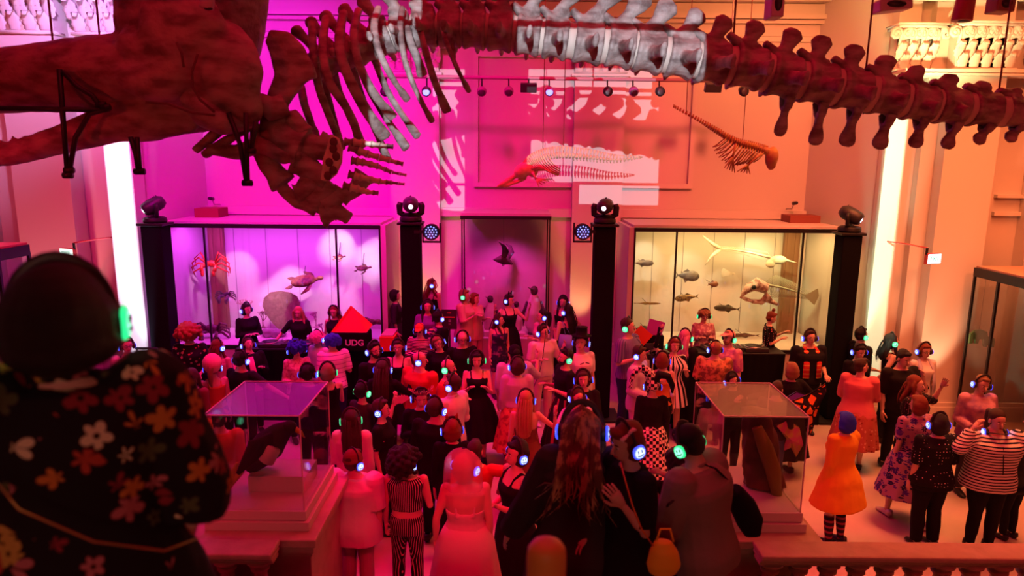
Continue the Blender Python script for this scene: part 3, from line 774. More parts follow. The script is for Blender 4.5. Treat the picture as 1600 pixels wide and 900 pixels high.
# steel cradle that carries the skull
for pl in ([(93, 108), (99, 190), (106, 278)], [(98, 112), (120, 135), (145, 150), (158, 168)], [(-30, 169), (60, 170), (165, 172)], [(170, 170), (140, 178), (118, 215), (108, 270)],
           [(204, 214), (212, 240), (217, 272)], [(214, 214), (219, 272)], [(357, 176), (375, 225), (386, 290)], [(384, 176), (387, 290)], [(400, 190), (392, 240)]):
    m = M().tube([K(x, y, -.48) for x, y in pl], .019, 8)
    e = pl[-1]; m.tube([K(e[0]-7, e[1]-4, -.48), K(e[0]+7, e[1]-4, -.48)], .024, 8); m.build('steel_strut', BLK, whale)
# suspension wires
WIRE = mat('steel_wire', (.35, .12, .10), .4, metal=.6)
def wire(x0, y0, x1, y1, Y, r=.009, mt=WIRE, lbl='thin red-lit steel wire holding the whale', nm='suspension_wire'):
    b = P(x1, y1, Y); t_ = P(x0, y0, Y); d = (t_-b).normalized(); top = b+d*((9.6-b.z)/d.z) if d.z > .2 else t_
    if top.z > 9.6: top = b+d*((9.6-b.z)/d.z)
    o = M().tube([b, V((b.x+(0), b.y, 9.6))], r, 6).build(nm, mt); tag(o, lbl, 'wire'); return o
for i, (x, y, Y, d) in enumerate(((105, 272, 5.65, 'the front of the skull cradle'), (156, 60, 5.9, 'the middle of the rostrum'), (203, 20, 5.9, 'the forehead of the skull'), (404, 60, 5.8, 'the back of the skull'),
                             (745, 40, 6.2, 'the vertebrae above the middle case'), (945, 72, 6.2, 'the white-lit vertebrae'), (1144, 92, 6.2, 'the first red tail vertebra'),
                             (1352, 120, 6.2, 'the middle of the tail'), (1560, 148, 6.2, 'the end of the tail'))):
    wire(x, 0, x, y, Y, lbl='thin steel wire hanging down to %s' % d)

# ================================================================== SMALLER SKELETONS AND SPECIMENS
def small_skeleton(lbl, spine, Y, r, ribr, rsp, ribs, skull, kind, mt):
    """spine: px polyline nose->tail; neural spines, ribs, skull and flipper as parts"""
    t = thing('animal_skeleton', lbl, 'skeleton', P(*spine[0], Y))
    pts = [P(x, y, Y) for x, y in spine]; n = 44
    def at(s):
        s = max(0, min(.9999, s))*(len(pts)-1); i = int(s)
        a, b, c, d = pts[max(i-1, 0)], pts[i], pts[i+1], pts[min(i+2, len(pts)-1)]; u = s-i
        return .5*((2*b)+(c-a)*u+(2*a-5*b+4*c-d)*u*u+(3*b-a-3*c+d)*u**3)
    m = M(); sp = M(); pxm = Y/FPX
    up = kind['up']
    for i in range(n):
        s = i/(n-1); a = at(s); b = at(min(1, s+.6/n)); rr = r*(.5+.8*sin(pi*min(1, s*.9+.15)))*(1-.6*s)
        m.tube([a, b], [rr*1.15, rr], 8)
        h = kind['h'](s)*pxm; q = (at(min(1, s+.02))-at(max(0, s-.02))).normalized(); nn = V((-q.z, 0, q.x))
        if nn.z*up < 0: nn = -nn
        sp.tube([a, a+nn*h*.5+q*h*kind['lean']*.5, a+nn*h+q*h*kind['lean']], [(pxm*1.2, .008), (pxm*.9, .006), (pxm*kind['sw'], .008)], 6, up=IN)
        if s > kind['chev']: sp.tube([a, a-nn*h*.55+q*h*.2], [(pxm*1.1, .008), (pxm*.9, .006)], 6, up=IN)
    m.build('backbone', mt, t); sp.build('spinous_processes', mt, t)
    rb = M()
    for j in range(ribs[2]):
        s = ribs[0]+(ribs[1]-ribs[0])*j/(ribs[2]-1); a = at(s); L = ribr*pxm*(.65+.35*sin(pi*j/(ribs[2]-1))); q = (at(s+.02)-at(s-.02)).normalized(); nn = V((-q.z, 0, q.x))
        if nn.z*up > 0: nn = -nn
        for sg in (-1, 1):
            rb.tube([a, a+nn*L*.3+V((0, sg*L*.35, 0))+q*L*.1*kind['sweep'], a+nn*L*.7+V((0, sg*L*.4, 0))+q*L*.4*kind['sweep'], a+nn*L+V((0, sg*L*.2, 0))+q*L*.8*kind['sweep']], pxm*.9, 5)
    rb.build('rib_cage', mt, t)
    m = M()
    for (x, y, w_, h_, rot) in skull: m.ell(P(x, y, Y), (w_*pxm, min(w_, h_)*pxm*1.0, h_*pxm), (0, rot, 0), 14, 10)
    m.build('skull', mt, t, vox=.014, disp=.01)
    for fl in kind['fl']:
        m = M()
        p0 = P(*fl[0], Y-.1); p1 = P(*fl[1], Y-.15); m.tube([p0, (p0+p1)/2, p1], [pxm*2.4, pxm*1.5, pxm*2], 8)
        for k_ in range(5):
            e = P(fl[2][0]+k_*fl[3][0], fl[2][1]+k_*fl[3][1], Y-.2+.04*k_); m.tube([p1, p1.lerp(e, .5), e], [pxm*1.5, pxm*1.2, pxm*.7], 6)
        m.build('flipper_bones', mt, t)
    return t
PALE = mat('pale_yellow_bone', (.80, .66, .42), .6, bump=(20, .3), var=(9, (.6, .42, .25), .4, .65))
small_skeleton('small pale dolphin skeleton hung level before the bright wall rectangle', [(822, 262), (838, 250), (870, 243), (915, 245), (960, 250), (1003, 246)], 11.0, .045, 34, 0, (.05, .33, 12),
               [(818, 266, 16, 11, -.5), (795, 281, 24, 4, -.55), (803, 286, 22, 3, -.35), (833, 268, 8, 9, 0)],
               dict(up=1, h=lambda s: 14*sin(pi*min(1, s*.8+.18))**.8, lean=.12, sw=2.2, chev=.5, sweep=.8, fl=[[(832, 270), (838, 280), (842, 292), (5, -3)]]), PALE)
small_skeleton('dark reddish seal skeleton hung steeply at right, tail up', [(1200, 238), (1178, 230), (1150, 222), (1120, 205), (1090, 187), (1053, 167)], 11.0, .05, 34, 0, (.08, .50, 14),
               [(1206, 246, 10, 17, .1), (1197, 236, 8, 6, 0), (1205, 258, 7, 8, 0)],
               dict(up=1, h=lambda s: 6*(1-s)+3, lean=.5, sw=1.2, chev=.55, sweep=.5, fl=[[(1190, 240), (1168, 258), (1152, 268), (5, 1)], [(1150, 225), (1145, 245), (1132, 262), (4, 2)]]), mat('reddish_bone', (.50, .24, .12), .6, bump=(20, .3), var=(8, (.62, .42, .12), .45, .6)))
for x, y, Y, d in ((880, 244, 11.0, 'the pale dolphin skeleton'), (848, 250, 11.0, 'the skull end of the pale dolphin skeleton'), (1160, 225, 11.0, 'the dark seal skeleton'), (1072, 176, 11.0, 'the tail of the dark seal skeleton')):
    wire(x, 0, x, y, Y, r=.006, lbl='fine wire hanging down to %s' % d)

YI = 14.35; PI_ = YI/FPX
def loc(px, py, Y=YI): return P(px, py, Y)
def fish(name, lbl, cat, px, py, Lpx, Hpx, mt, fins=1, face=1, Y=YI, tilt=0, fork=.5):
    p = loc(px, py, Y); t = thing(name, lbl, cat, p); s = Y/FPX; L = Lpx*s/2; H = Hpx*s/2; f = face
    q = Matrix.Translation(p) @ Euler((0, tilt, 0)).to_matrix().to_4x4()
    m = M(q); n = 12; R_ = []
    for i in range(n+1):
        u = i/n; w_ = H*(sin(pi*min(1, u**.75*.93+.03))**.8*(1-.35*u)+.06); x = f*(L-1.72*L*u)
        R_.append([V((x, .45*w_*cos(2*pi*j/12), w_*sin(2*pi*j/12))) for j in range(12)])
    m.loft(R_); m.build('fish_body', mt, t)
    m = M(q); x0 = -f*L*.7
    m.prism([(x0, 0), (-f*L*1.0, H*fork*1.3), (-f*L*.88, 0), (-f*L*1.0, -H*fork*1.3)], (0, 0, 0), (1, 0, 0), (0, 0, 1), (0, .012, 0)); m.build('tail_fin', mt, t, smooth=False)
    if fins:
        m = M(q); m.prism([(f*L*.2, H*.8), (-f*L*.05, H*1.25), (-f*L*.45, H*.6)], (0, 0, 0), (1, 0, 0), (0, 0, 1), (0, .01, 0)); m.build('dorsal_fin', mt, t, smooth=False)
        m = M(q); m.prism([(f*L*.1, -H*.8), (-f*L*.15, -H*1.25), (-f*L*.3, -H*.6)], (0, 0, 0), (1, 0, 0), (0, 0, 1), (0, .01, 0)); m.build('belly_fin', mt, t, smooth=False)
    for sg in (-1,): M(q).ell((f*L*.8, sg*.45*H*.5, H*.15), H*.13, n=8, m=6).build('fish_eye', BLK, t)
    M(q).tube([(0, .1, 0), (0, 14.9-Y, 0)], .006, 5).build('mounting_pin', BLK, t)
    return t
_dk = lambda q: tuple(v*.55 for v in q)
fm = lambda n, a, b, sc_=9: mat(n, _dk(a), .45, bump=(30, .3), var=(sc_, _dk(b), .42, .6))
FX = 'mounted_fish'
fish(FX, 'silvery fish at the far left of the yellow case in a bright spot', 'fish', 1005, 411, 33, 11, fm('silver_fish', (.55, .42, .30), (.25, .2, .2)))
fish(FX, 'dark grey stout fish with forked tail, upper left of yellow case', 'fish', 1074, 431, 38, 18, fm('grey_fish', (.20, .20, .22), (.42, .40, .36)), tilt=.05)
fish(FX, 'spotted brown lobe-finned fish facing left in the yellow case', 'fish', 1073, 465, 38, 12, fm('spotted_fish', (.62, .42, .14), (.12, .08, .05), 30), face=-1, tilt=-.12)
fish(FX, 'tiny round brown fish between the larger ones', 'fish', 1114, 444, 17, 10, fm('tiny_fish', (.30, .14, .08), (.5, .2, .1)))
fish(FX, 'long dark green fish low in the yellow case', 'fish', 1136, 482, 42, 11, fm('green_fish', (.07, .08, .05), (.16, .14, .08)), face=-1, tilt=.06)
fish(FX, 'thin yellow sawfish-like fish near the lower left corner', 'fish', 1011, 474, 44, 4, fm('yellow_thin_fish', (.72, .50, .14), (.4, .25, .1)), fins=1)
fish(FX, 'slim brown shark model low beside the turntable player', 'fish', 1162, 524, 52, 7, fm('shark_brown', (.28, .14, .10), (.4, .25, .2)), face=-1)
fish(FX, 'brown shark model low behind the man in the striped shirt', 'fish', 1008, 514, 56, 9, fm('shark_brown2', (.20, .16, .15), (.3, .25, .2)), face=1)
# billfish skeleton
def fish_skel(lbl, head, tail, n, hh, mt, Y, f, big):
    p = loc(*head, Y); t = thing('fish_skeleton', lbl, 'skeleton', p); s = Y/FPX; a, b = loc(*head, Y), loc(*tail, Y)
    m = M(); m.tube([a.lerp(b, i/10)+V((0, 0, .03*sin(pi*i/10))) for i in range(11)], [.03-.002*i for i in range(11)], 8); m.build('backbone', mt, t)
    d = (b-a).normalized(); nn = V((-d.z, 0, d.x)); nn = nn if nn.z > 0 else -nn
    rb = M()
    for i in range(n):
        c = a.lerp(b, (i+.5)/n)+V((0, 0, .03*sin(pi*(i+.5)/n))); h = hh*s*(1-.72*i/n)
        rb.tube([c, c+nn*h*.6+d*h*.3, c+nn*h+d*h*.75], .0065, 5); rb.tube([c, c-nn*h*.6+d*h*.3, c-nn*h+d*h*.8], .0065, 5)
    rb.build('fin_rays_and_ribs', mt, t)
    return t, a, b, s, d, nn
WB = mat('white_fish_bone', (.88, .80, .64), .6); BB = mat('grey_green_bone', (.42, .42, .30), .7); PB = mat('pinkish_skull_bone', (.62, .40, .34), .6, bump=(25, .4), var=(14, (.3, .12, .1), .45, .6))
t, a, b, s, d, nn = fish_skel('white billfish skeleton with long spear snout and sickle tail', (1203, 402), (1122, 388), 30, 8, WB, 14.4, 1, 0)
m = M(); m.ell(loc(1216, 406, 14.4), (14*s, .06, 7*s), n=12); m.tube([loc(1222, 405, 14.4), loc(1247, 411, 14.4)], [.04, .006], 8); m.ell(loc(1204, 412, 14.4), (8*s, .05, 7*s)); m.build('skull', WB, t, vox=.012)
m = M(); m.tube([loc(1124, 388, 14.4), loc(1112, 380, 14.4), loc(1098, 368, 14.4)], [.045, .035, .008], 8, up=IN); m.tube([loc(1124, 390, 14.4), loc(1112, 400, 14.4), loc(1102, 414, 14.4)], [.045, .03, .008], 8, up=IN); m.build('tail_fin', WB, t)
t, a, b, s, d, nn = fish_skel('large fish skeleton with open-mouthed pink skull facing left', (1193, 444), (1262, 462), 26, 19, BB, 14.3, 1, 1)
m = M()
m.tube([loc(1158, 462, 14.2), loc(1170, 450, 14.2), loc(1182, 444, 14.2), loc(1198, 450, 14.2)], [.03, .10, .15, .12], 14)
m.tube([loc(1156, 464, 14.2), loc(1172, 470, 14.2), loc(1190, 472, 14.2), loc(1202, 462, 14.2)], [.02, .045, .06, .10], 12)
m.tube([loc(1196, 470, 14.2), loc(1208, 472, 14.2), loc(1216, 476, 14.2)], [.05, .05, .02], 10, up=IN)
m.build('skull', PB, t, vox=.014, disp=.02)
M().ell(loc(1178, 449, 14.03), (.05, .03, .05)).build('eye_socket', BLK, t)
M().prism([(0, 0), (.28, .16), (.32, 0), (.24, -.2)], loc(1256, 462, 14.3), (1, 0, 0), (0, 0, 1), (0, .02, 0)).build('tail_fin', BB, t, smooth=False)
# fan of fin rays, white
m = M(); c = loc(1146, 428, 14.7)
for i in range(8):
    aa = pi*.86+i*.10; m.tube([c, c+V((cos(aa)*.26, 0, sin(aa)*.26*1.0+.0))], [.01, .02], 6)
m.ell(c, (.03, .02, .03)); tag(m.build('fin_bone_fan', WB), 'small white fan of fin bones mounted left of the big skull', 'bone')
# turtles
def turtle(lbl, px, py, Lpx, mt, tilt=0, Y=YI):
    p = loc(px, py, Y); t = thing('mounted_turtle', lbl, 'turtle', p); L = Lpx*Y/FPX/2; q = Matrix.Translation(p) @ Euler((.5, tilt, 0)).to_matrix().to_4x4()
    M(q).ell((0, 0, 0), (L*.72, L*.5, L*.24), n=20, m=10).build('shell', mt, t)
    m = M(q); m.ell((L*.98, 0, L*.08), (L*.2, L*.12, L*.12)); m.tube([(L*.6, 0, 0), (L*.9, 0, L*.06)], [L*.13, L*.09], 8); m.build('turtle_head', mt, t)
    for sx, sy, e in ((.45, -1, (-.1, -1.0, -.35)), (.45, 1, (-.1, 1.0, .1)), (-.6, -1, (-.98, -.5, -.1)), (-.6, 1, (-.98, .5, .05))):
        a = V((sx*L, sy*L*.35, -.02)); b = V((e[0]*L, e[1]*L*.75, e[2]*L)); m = M(q); m.tube([a, (a+b)/2+V((.1*L*(1 if sx > 0 else 0), 0, 0)), b], [(L*.13, L*.05), (L*.17, L*.04), (L*.04, L*.02)], 10, up=(0, 0, 1)); m.build('flipper', mt, t)
    M(q).tube([(0, .05, 0), (0, .4, .1)], .007, 5).build('mounting_pin', BLK, t)
turtle('large golden brown sea turtle swimming right in the lilac case', 474, 439, 56, fm('turtle_gold', (.46, .24, .07), (.22, .10, .04), 14), -.12)
turtle('small spotlit yellow turtle high at the right post of lilac case', 529, 402, 20, fm('turtle_yellow', (.62, .46, .12), (.3, .16, .05), 20), -.1)
turtle('small mottled turtle at the right end of the lilac case', 566, 419, 26, fm('turtle_mottled', (.40, .20, .08), (.08, .05, .03), 30), -.05)
# crabs
def crab(lbl, px, py, bw, leg, mt, Y=YI, up=.4, n=4, claw=1):
    p = loc(px, py, Y); t = thing('mounted_crab', lbl, 'crab', p); s = Y/FPX; w_ = bw*s/2; L = leg*s
    q = Matrix.Translation(p)
    M(q).ell((0, 0, 0), (w_, w_*.5, w_*.62), n=16, m=10).build('carapace', mt, t, vox=.014, disp=.02)
    for sg in (-1, 1):
        for i in range(n):
            a = .9-i*.5; c = V((sg*w_*.75, -.03, w_*.25-i*w_*.22)); k1 = c+V((sg*cos(a)*L*.45, -.05, (sin(a)*up+.35)*L*.55)); k2 = c+V((sg*(.35+.55*cos(a))*L, -.03, (.25-i*.2)*L)); e = c+V((sg*(.45+.4*cos(a*1.2))*L, 0, -(.25+i*.13)*L))
            M(q).tube([c, k1, k2, e], [.030*bw/24, .026*bw/24, .020*bw/24, .006], 7).build('crab_leg', mt, t)
        if claw:
            m = M(q); c = V((sg*w_*.5, -.06, -w_*.3)); m.tube([c, c+V((sg*.25*L, -.1, .05*L)), c+V((sg*.2*L, -.15, -.3*L))], [.03, .03, .045], 8); m.ell(c+V((sg*.16*L, -.16, -.4*L)), (.035, .04, .07)); m.build('claw', mt, t)
crab('giant bright red spider crab high at left of the lilac case', 331, 412, 18, 26, fm('crab_red', (1.3, .04, .03), (1.0, .03, .02)), up=1.0)
crab('small greenish crab below the giant red crab', 354, 460, 13, 13, fm('crab_green', (.32, .26, .22), (.12, .16, .12), 20))
crab('wide purple brown crab standing on the case floor at left', 332, 514, 26, 22, fm('crab_brown', (.36, .13, .20), (.2, .07, .1)), Y=14.0)
# rock lobster
p = loc(575, 504, 14.0); t = thing('mounted_lobster', 'brown rock lobster with long feelers above the case floor', 'lobster', p); LM = fm('lobster_brown', (.36, .16, .07), (.16, .07, .04), 18); s = 14/FPX
m = M(); m.tube([loc(x, y, 14.0) for x, y in ((556, 499), (563, 500), (572, 502), (582, 503), (592, 503), (600, 505))], [.03, .07, .085, .07, .055, .03], 12); m.build('lobster_body', LM, t, vox=.014, disp=.02)
for i in range(6): M().tube([loc(562+i*4, 503, 13.95), loc(558+i*4, 512, 13.85), loc(555+i*4.5, 520, 13.8)], [.014, .01, .005], 6).build('lobster_leg', LM, t)
for e in ((536, 494), (538, 498), (556, 508)): M().tube([loc(557, 498, 14), loc(546, 494, 13.95), loc(*e, 13.9)], [.016, .012, .005], 6).build('feeler', LM, t)
m = M(); m.prism([(0, 0), (.08, .07), (.1, 0), (.08, -.07)], loc(600, 505, 14), (1, 0, 0), (0, 0, 1), (0, .04, 0)); m.build('tail_fan', LM, t, smooth=False)
# sea fan and corals
m = M(); pts = [(0, -.46), (.1, -.42), (.24, -.28), (.36, -.08), (.40, .12), (.34, .26), (.2, .34), (0, .37), (-.22, .34), (-.36, .22), (-.4, .06), (-.34, -.12), (-.2, -.32), (-.08, -.44)]
m.prism([(x*1.02, z*1.05) for x, z in pts], loc(440, 482, 14.5), (1, 0, 0), (0, 0, 1), (0, .03, 0))
tag(m.build('sea_fan', mat('sea_fan_tan', (.34, .26, .16), .9, bump=(60, .5), var=(12, (.22, .15, .10), .35, .75)), smooth=False), 'broad tan rounded sea fan standing upright below the large turtle', 'coral')
def coral(lbl, px, py, h, w_, mt, seed):
    rnd = random.Random(seed); m = M(); b = loc(px, py, 14.2)
    def grow(p, d, L, r, k_):
        e = p+d*L; m.tube([p, e], [r, r*.7], 6)
        if k_: 
            for _ in range(3): grow(e, (d+V((rnd.uniform(-1, 1)*w_, rnd.uniform(-.4, .4), rnd.uniform(-.1, .5)))).normalized(), L*.72, r*.7, k_-1)
    grow(b, V((0, 0, 1)), h*.35, .016, 4)
    m.ell(b, (.06, .05, .02)); tag(m.build('branching_coral', mt), lbl, 'coral')
coral('fine pinkish branching coral behind the folded-arms player', 384, 497, .42, .9, mat('coral_pink', (.62, .36, .30), .8), 1)
coral('dark brown bushy coral left of the sea fan foot', 411, 511, .36, 1.0, mat('coral_brown', (.26, .14, .12), .8), 2)
coral('thin pale branching coral right of the sea fan', 494, 511, .34, .9, mat('coral_pale', (.55, .40, .42), .8), 3)
coral('low purple coral clump at the right foot of the case', 504, 520, .22, 1.2, mat('coral_purple', (.40, .18, .30), .8), 4)
for x, lb in ((436, 'grey rounded rock on the case floor under the sea fan'), (418, 'dark low rock on the case floor left of the sea fan')):
    m = M(); m.ell(loc(x, 521, 14.1), (.16, .12, .09)); tag(m.build('display_rock', mat('rock_grey', (.35, .28, .3), .9, bump=(8, .8)), vox=.03, disp=.06), lb, 'rock')
# middle case: petrel and penguins
DKF = mat('dark_feathers', (.06, .04, .05), .8, bump=(25, .4)); WHF = mat('white_feathers', (.78, .66, .66), .8, bump=(25, .3))
p = P(787, 403, 14.3); s = 14.3/FPX; t = thing('mounted_petrel', 'dark brown petrel mounted in flight, wings raised, in the middle case', 'bird', p)
q = lambda x, y, d=0: P(x, y, 14.3+d)
m = M(); m.tube([q(771, 406), q(776, 406), q(783, 405), q(790, 407), q(797, 410), q(801, 413)], [.012, .05, .10, .10, .05, .02], 12); m.tube([q(773, 405), q(769, 406)], [.02, .005], 6); m.build('bird_body', DKF, t, vox=.014)
m = M(); m.tube([q(787, 403, -.05), q(790, 392, -.2), q(787, 384, -.3), q(779, 377, -.36)], [(.055, .02), (.075, .02), (.05, .015), (.008, .008)], 12, up=IN); m.build('wing', DKF, t)
m = M(); m.tube([q(793, 403, .05), q(799, 393, .15), q(797, 385, .2), q(790, 381, .22)], [(.055, .02), (.07, .02), (.045, .015), (.008, .008)], 12, up=IN); m.build('wing', DKF, t)
m = M(); m.tube([q(784, 409), q(785, 416)], [.012, .008], 6); m.tube([q(788, 409), q(787, 416)], [.012, .008], 6); m.build('bird_foot', DKF, t)
M().tube([q(787, 403), q(787, 340)], .004, 5).build('hanging_line', BLK, t)
def penguin(lbl, px, pyt, hpx, Y=14.2, fw=1):
    hm = hpx*Y/FPX; b = P(px, pyt+hpx, Y); b.z = 1.28; top = P(px, pyt, Y).z; hm = top-1.28
    t = thing('mounted_penguin', lbl, 'penguin', b); S = hm
    m = M(Matrix.Translation(b)); m.tube([(0, 0, .02*S), (0, -.01, .15*S), (0, 0, .4*S), (0, .01, .62*S), (0, 0, .76*S)], [.10*S, .16*S, .165*S, .12*S, .07*S], 16); m.build('penguin_body', WHF, t, vox=.014)
    m = M(Matrix.Translation(b)); m.tube([(0, .07*S, .06*S), (0, .10*S, .4*S), (0, .07*S, .7*S)], [(.11*S, .07*S), (.135*S, .08*S), (.07*S, .05*S)], 14, up=(1, 0, 0)); m.build('dark_back', DKF, t, vox=.014)
    m = M(Matrix.Translation(b)); m.ell((0, 0, .84*S), (.075*S, .085*S, .095*S)); m.tube([(-.02*S*fw, -.05*S, .85*S), (-.13*S*fw, -.12*S, .93*S)], [.028*S, .006*S], 8); m.build('penguin_head', DKF, t, vox=.012)
    for sg in (-1, 1):
        m = M(Matrix.Translation(b)); m.tube([(sg*.13*S, 0, .62*S), (sg*.20*S, .02, .4*S), (sg*.19*S, .04, .2*S)], [(.03*S, .05*S), (.03*S, .06*S), (.01*S, .02*S)], 10); m.build('penguin_wing', DKF, t)
    m = M(Matrix.Translation(b)); m.ell((-.07*S, -.06*S, .02*S), (.05*S, .09*S, .02*S)); m.ell((.07*S, -.06*S, .02*S), (.05*S, .09*S, .02*S)); m.build('penguin_feet', DKF, t)
penguin('tall emperor-sized penguin mount at the right of the middle case', 834, 441, 64)
penguin('small penguin mount standing left in the middle case', 766, 457, 30)
penguin('little penguin mount between the cat-eared woman and the tall penguin', 807, 467, 22)
for x0, x1, z, lb in ((757, 782, 1.38, 'white display block under the small penguin'), (806, 822, 1.36, 'white display block near the tall penguin')):
    M_ = M().bb(X(x0, 14), X(x1, 14), 13.9, 14.1, 1.28, z); tag(M_.build('display_block', WHT, bevel=.005, smooth=False), lb, 'block')
# contents of the pedestal showcases
b = V(((LX0+LX1)/2, 6.25, ZB))
tag(M().bb(b.x-.22, b.x+.34, 6.15, 6.55, ZB, ZB+.16).build('display_block', WHT, bevel=.005, smooth=False), 'white display block inside the left pedestal showcase', 'block')
t = thing('seabird_model', 'black and white seabird model with yellow bill inside left showcase', 'bird', (b.x, 6.3, ZB+.16))
q = lambda x, y, d=0: P(x, y, 6.3+d)
m = M(); m.tube([q(390, 735), q(402, 715), q(420, 695), q(438, 676), q(450, 668)], [.05, .13, .16, .11, .07], 16); m.build('bird_body', DKF, t, vox=.014)
m = M(); m.ell(q(452, 668), (.075, .07, .07)); m.build('bird_head', DKF, t)
m = M(); m.tube([q(458, 668), q(470, 676), q(476, 684)], [.03, .022, .006], 8); m.build('yellow_bill', mat('bill_yellow', (.8, .45, .05), .5), t)
m = M(); m.tube([q(425, 690, -.1), q(400, 700, -.25), q(372, 740, -.3)], [(.10, .03), (.12, .03), (.02, .02)], 12, up=IN); m.build('wing', DKF, t)
m = M(); m.tube([q(428, 700, -.15), q(415, 718, -.16)], [.07, .09], 12); m.build('white_breast', WHF, t)
# branching yellow coral left of it
m = M(); 
for e in ((372, 722), (380, 735), (362, 742), (366, 730)): m.tube([P(345, 790, 6.1), P(352, 765, 6.1), P(*e, 6.1)], [.03, .04, .02], 8)
tag(m.build('dried_frond', mat('frond_yellow', (.62, .38, .10), .7), vox=.012), 'yellowish dried frond leaning in the left pedestal showcase', 'coral')
# mineral slab in the right showcase
cx = X(1180, 6.3, 720)
t = thing('mineral_slab', 'tall dark rounded mineral slab inside the right pedestal showcase', 'rock', (cx, 6.3, RZB))
rings = []
for i in range(13):
    u = i/12; z = RZB+.01+u*(RZT-RZB-.12); wl = .20*(1-.25*u-.4*max(0, u-.75)); sh = .14*(1-u)**1.0-.03
    rings.append([V((cx+sh+wl*cos(2*pi*j/16)*(1+.1*sin(3*j+i)), 6.3+.13*sin(2*pi*j/16), z)) for j in range(16)])
M().loft(rings).build('stone_body', mat('dark_mineral', (.10, .05, .03), .35, bump=(10, .5), var=(4, (.2, .08, .04), .45, .6)), t, vox=.016, disp=.015)
m = M(); m.tube([P(1183, 668, 6.14), P(1196, 700, 6.14), P(1208, 735, 6.14), P(1214, 775, 6.14)], [(.05, .04), (.075, .05), (.075, .05), (.05, .04)], 12, up=IN)
m.build('olive_band', mat('olive_mineral', (.30, .24, .03), .4, bump=(10, .4)), t)

# ================================================================== LIGHTS AND RIGGING ONE CAN SEE
# totem towers wrapped in black scrim, each with a moving head
LENS = glow('hot_lens', (1, .75, 1), 5)
LEDB = glow('cool_leds', (.25, .25, 1), 2.5)
GREY = mat('dark_grey_plastic', (.035, .035, .04), .4)
def tower(px, lbl, ytop=357, wpx=33):
    x = X(px, 12.7); s = 12.7/FPX; w_ = wpx*s; zt = Z(ytop, 12.7)
    t = thing('lighting_tower', lbl, 'tower', (x, 12.7, 0))
    M().bb(x-w_/2, x+w_/2, 12.7-w_/2, 12.7+w_/2, .05, zt).build('black_scrim_sleeve', BLKC, t, smooth=False, bevel=.02)
    M().bb(x-.38, x+.38, 12.35, 13.05, 0, .05).build('base_plate', BLK, t, smooth=False, bevel=.01)
    M().bb(x-w_/2-.05, x+w_/2+.05, 12.7-w_/2-.04, 12.7+w_/2+.04, zt, zt+.05).build('top_plate', BLK, t, smooth=False, bevel=.01)
    return x, zt+.05
def mover(x, z, tilt, pan, lbl):
    t = thing('moving_head_light', lbl, 'stage light', (x, 12.7, z), 0)
    T = Matrix.Translation((x, 12.7, z)) @ Matrix.Rotation(pan, 4, 'Z')
    m = M(T); m.lathe((0, 0, 0), [(.19, 0), (.21, .03), (.20, .09), (.15, .115)], 20); m.build('light_base', BLK, t, bevel=.004)
    m = M(T)
    for sg in (-1, 1): m.tube([(sg*.10, 0, .11), (sg*.20, 0, .17), (sg*.205, 0, .30), (sg*.19, 0, .36)], [(.035, .05), (.035, .06), (.035, .06), (.03, .04)], 10)
    m.tube([(-.18, 0, .13), (.18, 0, .13)], [.04, .04], 10); m.build('yoke', BLK, t)
    Q = T @ Matrix.Translation((0, 0, .32)) @ Matrix.Rotation(tilt, 4, 'X')
    m = M(Q); m.tube([(0, -.21, 0), (0, -.17, 0), (0, -.05, 0), (0, .12, 0), (0, .2, 0)], [(.10, .09), (.135, .12), (.15, .14), (.145, .13), (.09, .08)], 16); m.build('lamp_head', GREY, t)
    for i in range(4): M(Q).tube([(-.15, .02+i*.035, .0), (0, .02+i*.035, .14), (.15, .02+i*.035, .0)], .006, 5).build('cooling_fin', BLK, t)
    M(Q).lathe((0, -.212, 0), [(.036, 0), (.042, .004), (.0, .010)], 16, rot=(pi/2, 0, 0)).build('lens', LENS, t)
def par(x, z, lbl, sg):
    t = thing('led_par_light', lbl, 'stage light', (x, 12.6, z)); T = Matrix.Translation((x, 12.55, z))
    m = M(T); m.lathe((0, 0, 0), [(.12, -.1), (.15, -.04), (.15, .10), (.13, .10), (.13, .07), (0, .07)], 22, rot=(pi/2, 0, 0)); m.build('par_can', BLK, t)
    m = M(T); 
    for sx in (-1, 1): m.bb(sx*.16-.012, sx*.16+.012, -.04, .04, -.18, .16)
    m.bb(-.17, .17, -.04, .04, -.2, -.17); m.bb(-sg*.30-.02 if sg > 0 else .16, -sg*.16 if sg > 0 else .32, -.03, .03, -.03, .03); m.build('yoke_bracket', BLK, t, smooth=False)
    led = None
    for r_, n_ in ((0, 1), (.05, 6), (.10, 12)):
        for i in range(n_):
            a = 2*pi*i/n_
            if led is None: o = M().ell((0, 0, 0), (.014, .008, .014), n=8, m=4).build('led_emitter', LEDB, t, world=False); led = o.data
            else: o = inst('led_emitter', led, t)
            o.location = (r_*cos(a), -.135, r_*sin(a))
x, z = tower(247, 'leftmost black scrim lighting tower in front of the lilac case', 357, 32); mover(x, z, .5, -.9, 'moving head light tilted right on top of the leftmost tower')
x, z = tower(643, 'black lighting tower between the lilac case and middle case', 352, 30); mover(x, z, .15, .15, 'moving head light facing down-left left of the middle case'); par(x+.40, z-.17, 'round led wash light clamped right of the second tower', 1)
x, z = tower(943, 'black lighting tower between the middle case and yellow case', 352, 32); mover(x, z, .15, -.25, 'moving head light right of the middle case'); par(x-.42, z-.14, 'round led wash light clamped left of the third tower', -1)
x, z = tower(1323, 'rightmost black scrim lighting tower beside the yellow case', 362, 30); mover(x, z, .45, .9, 'green-striped moving head light tilted left on the rightmost tower')
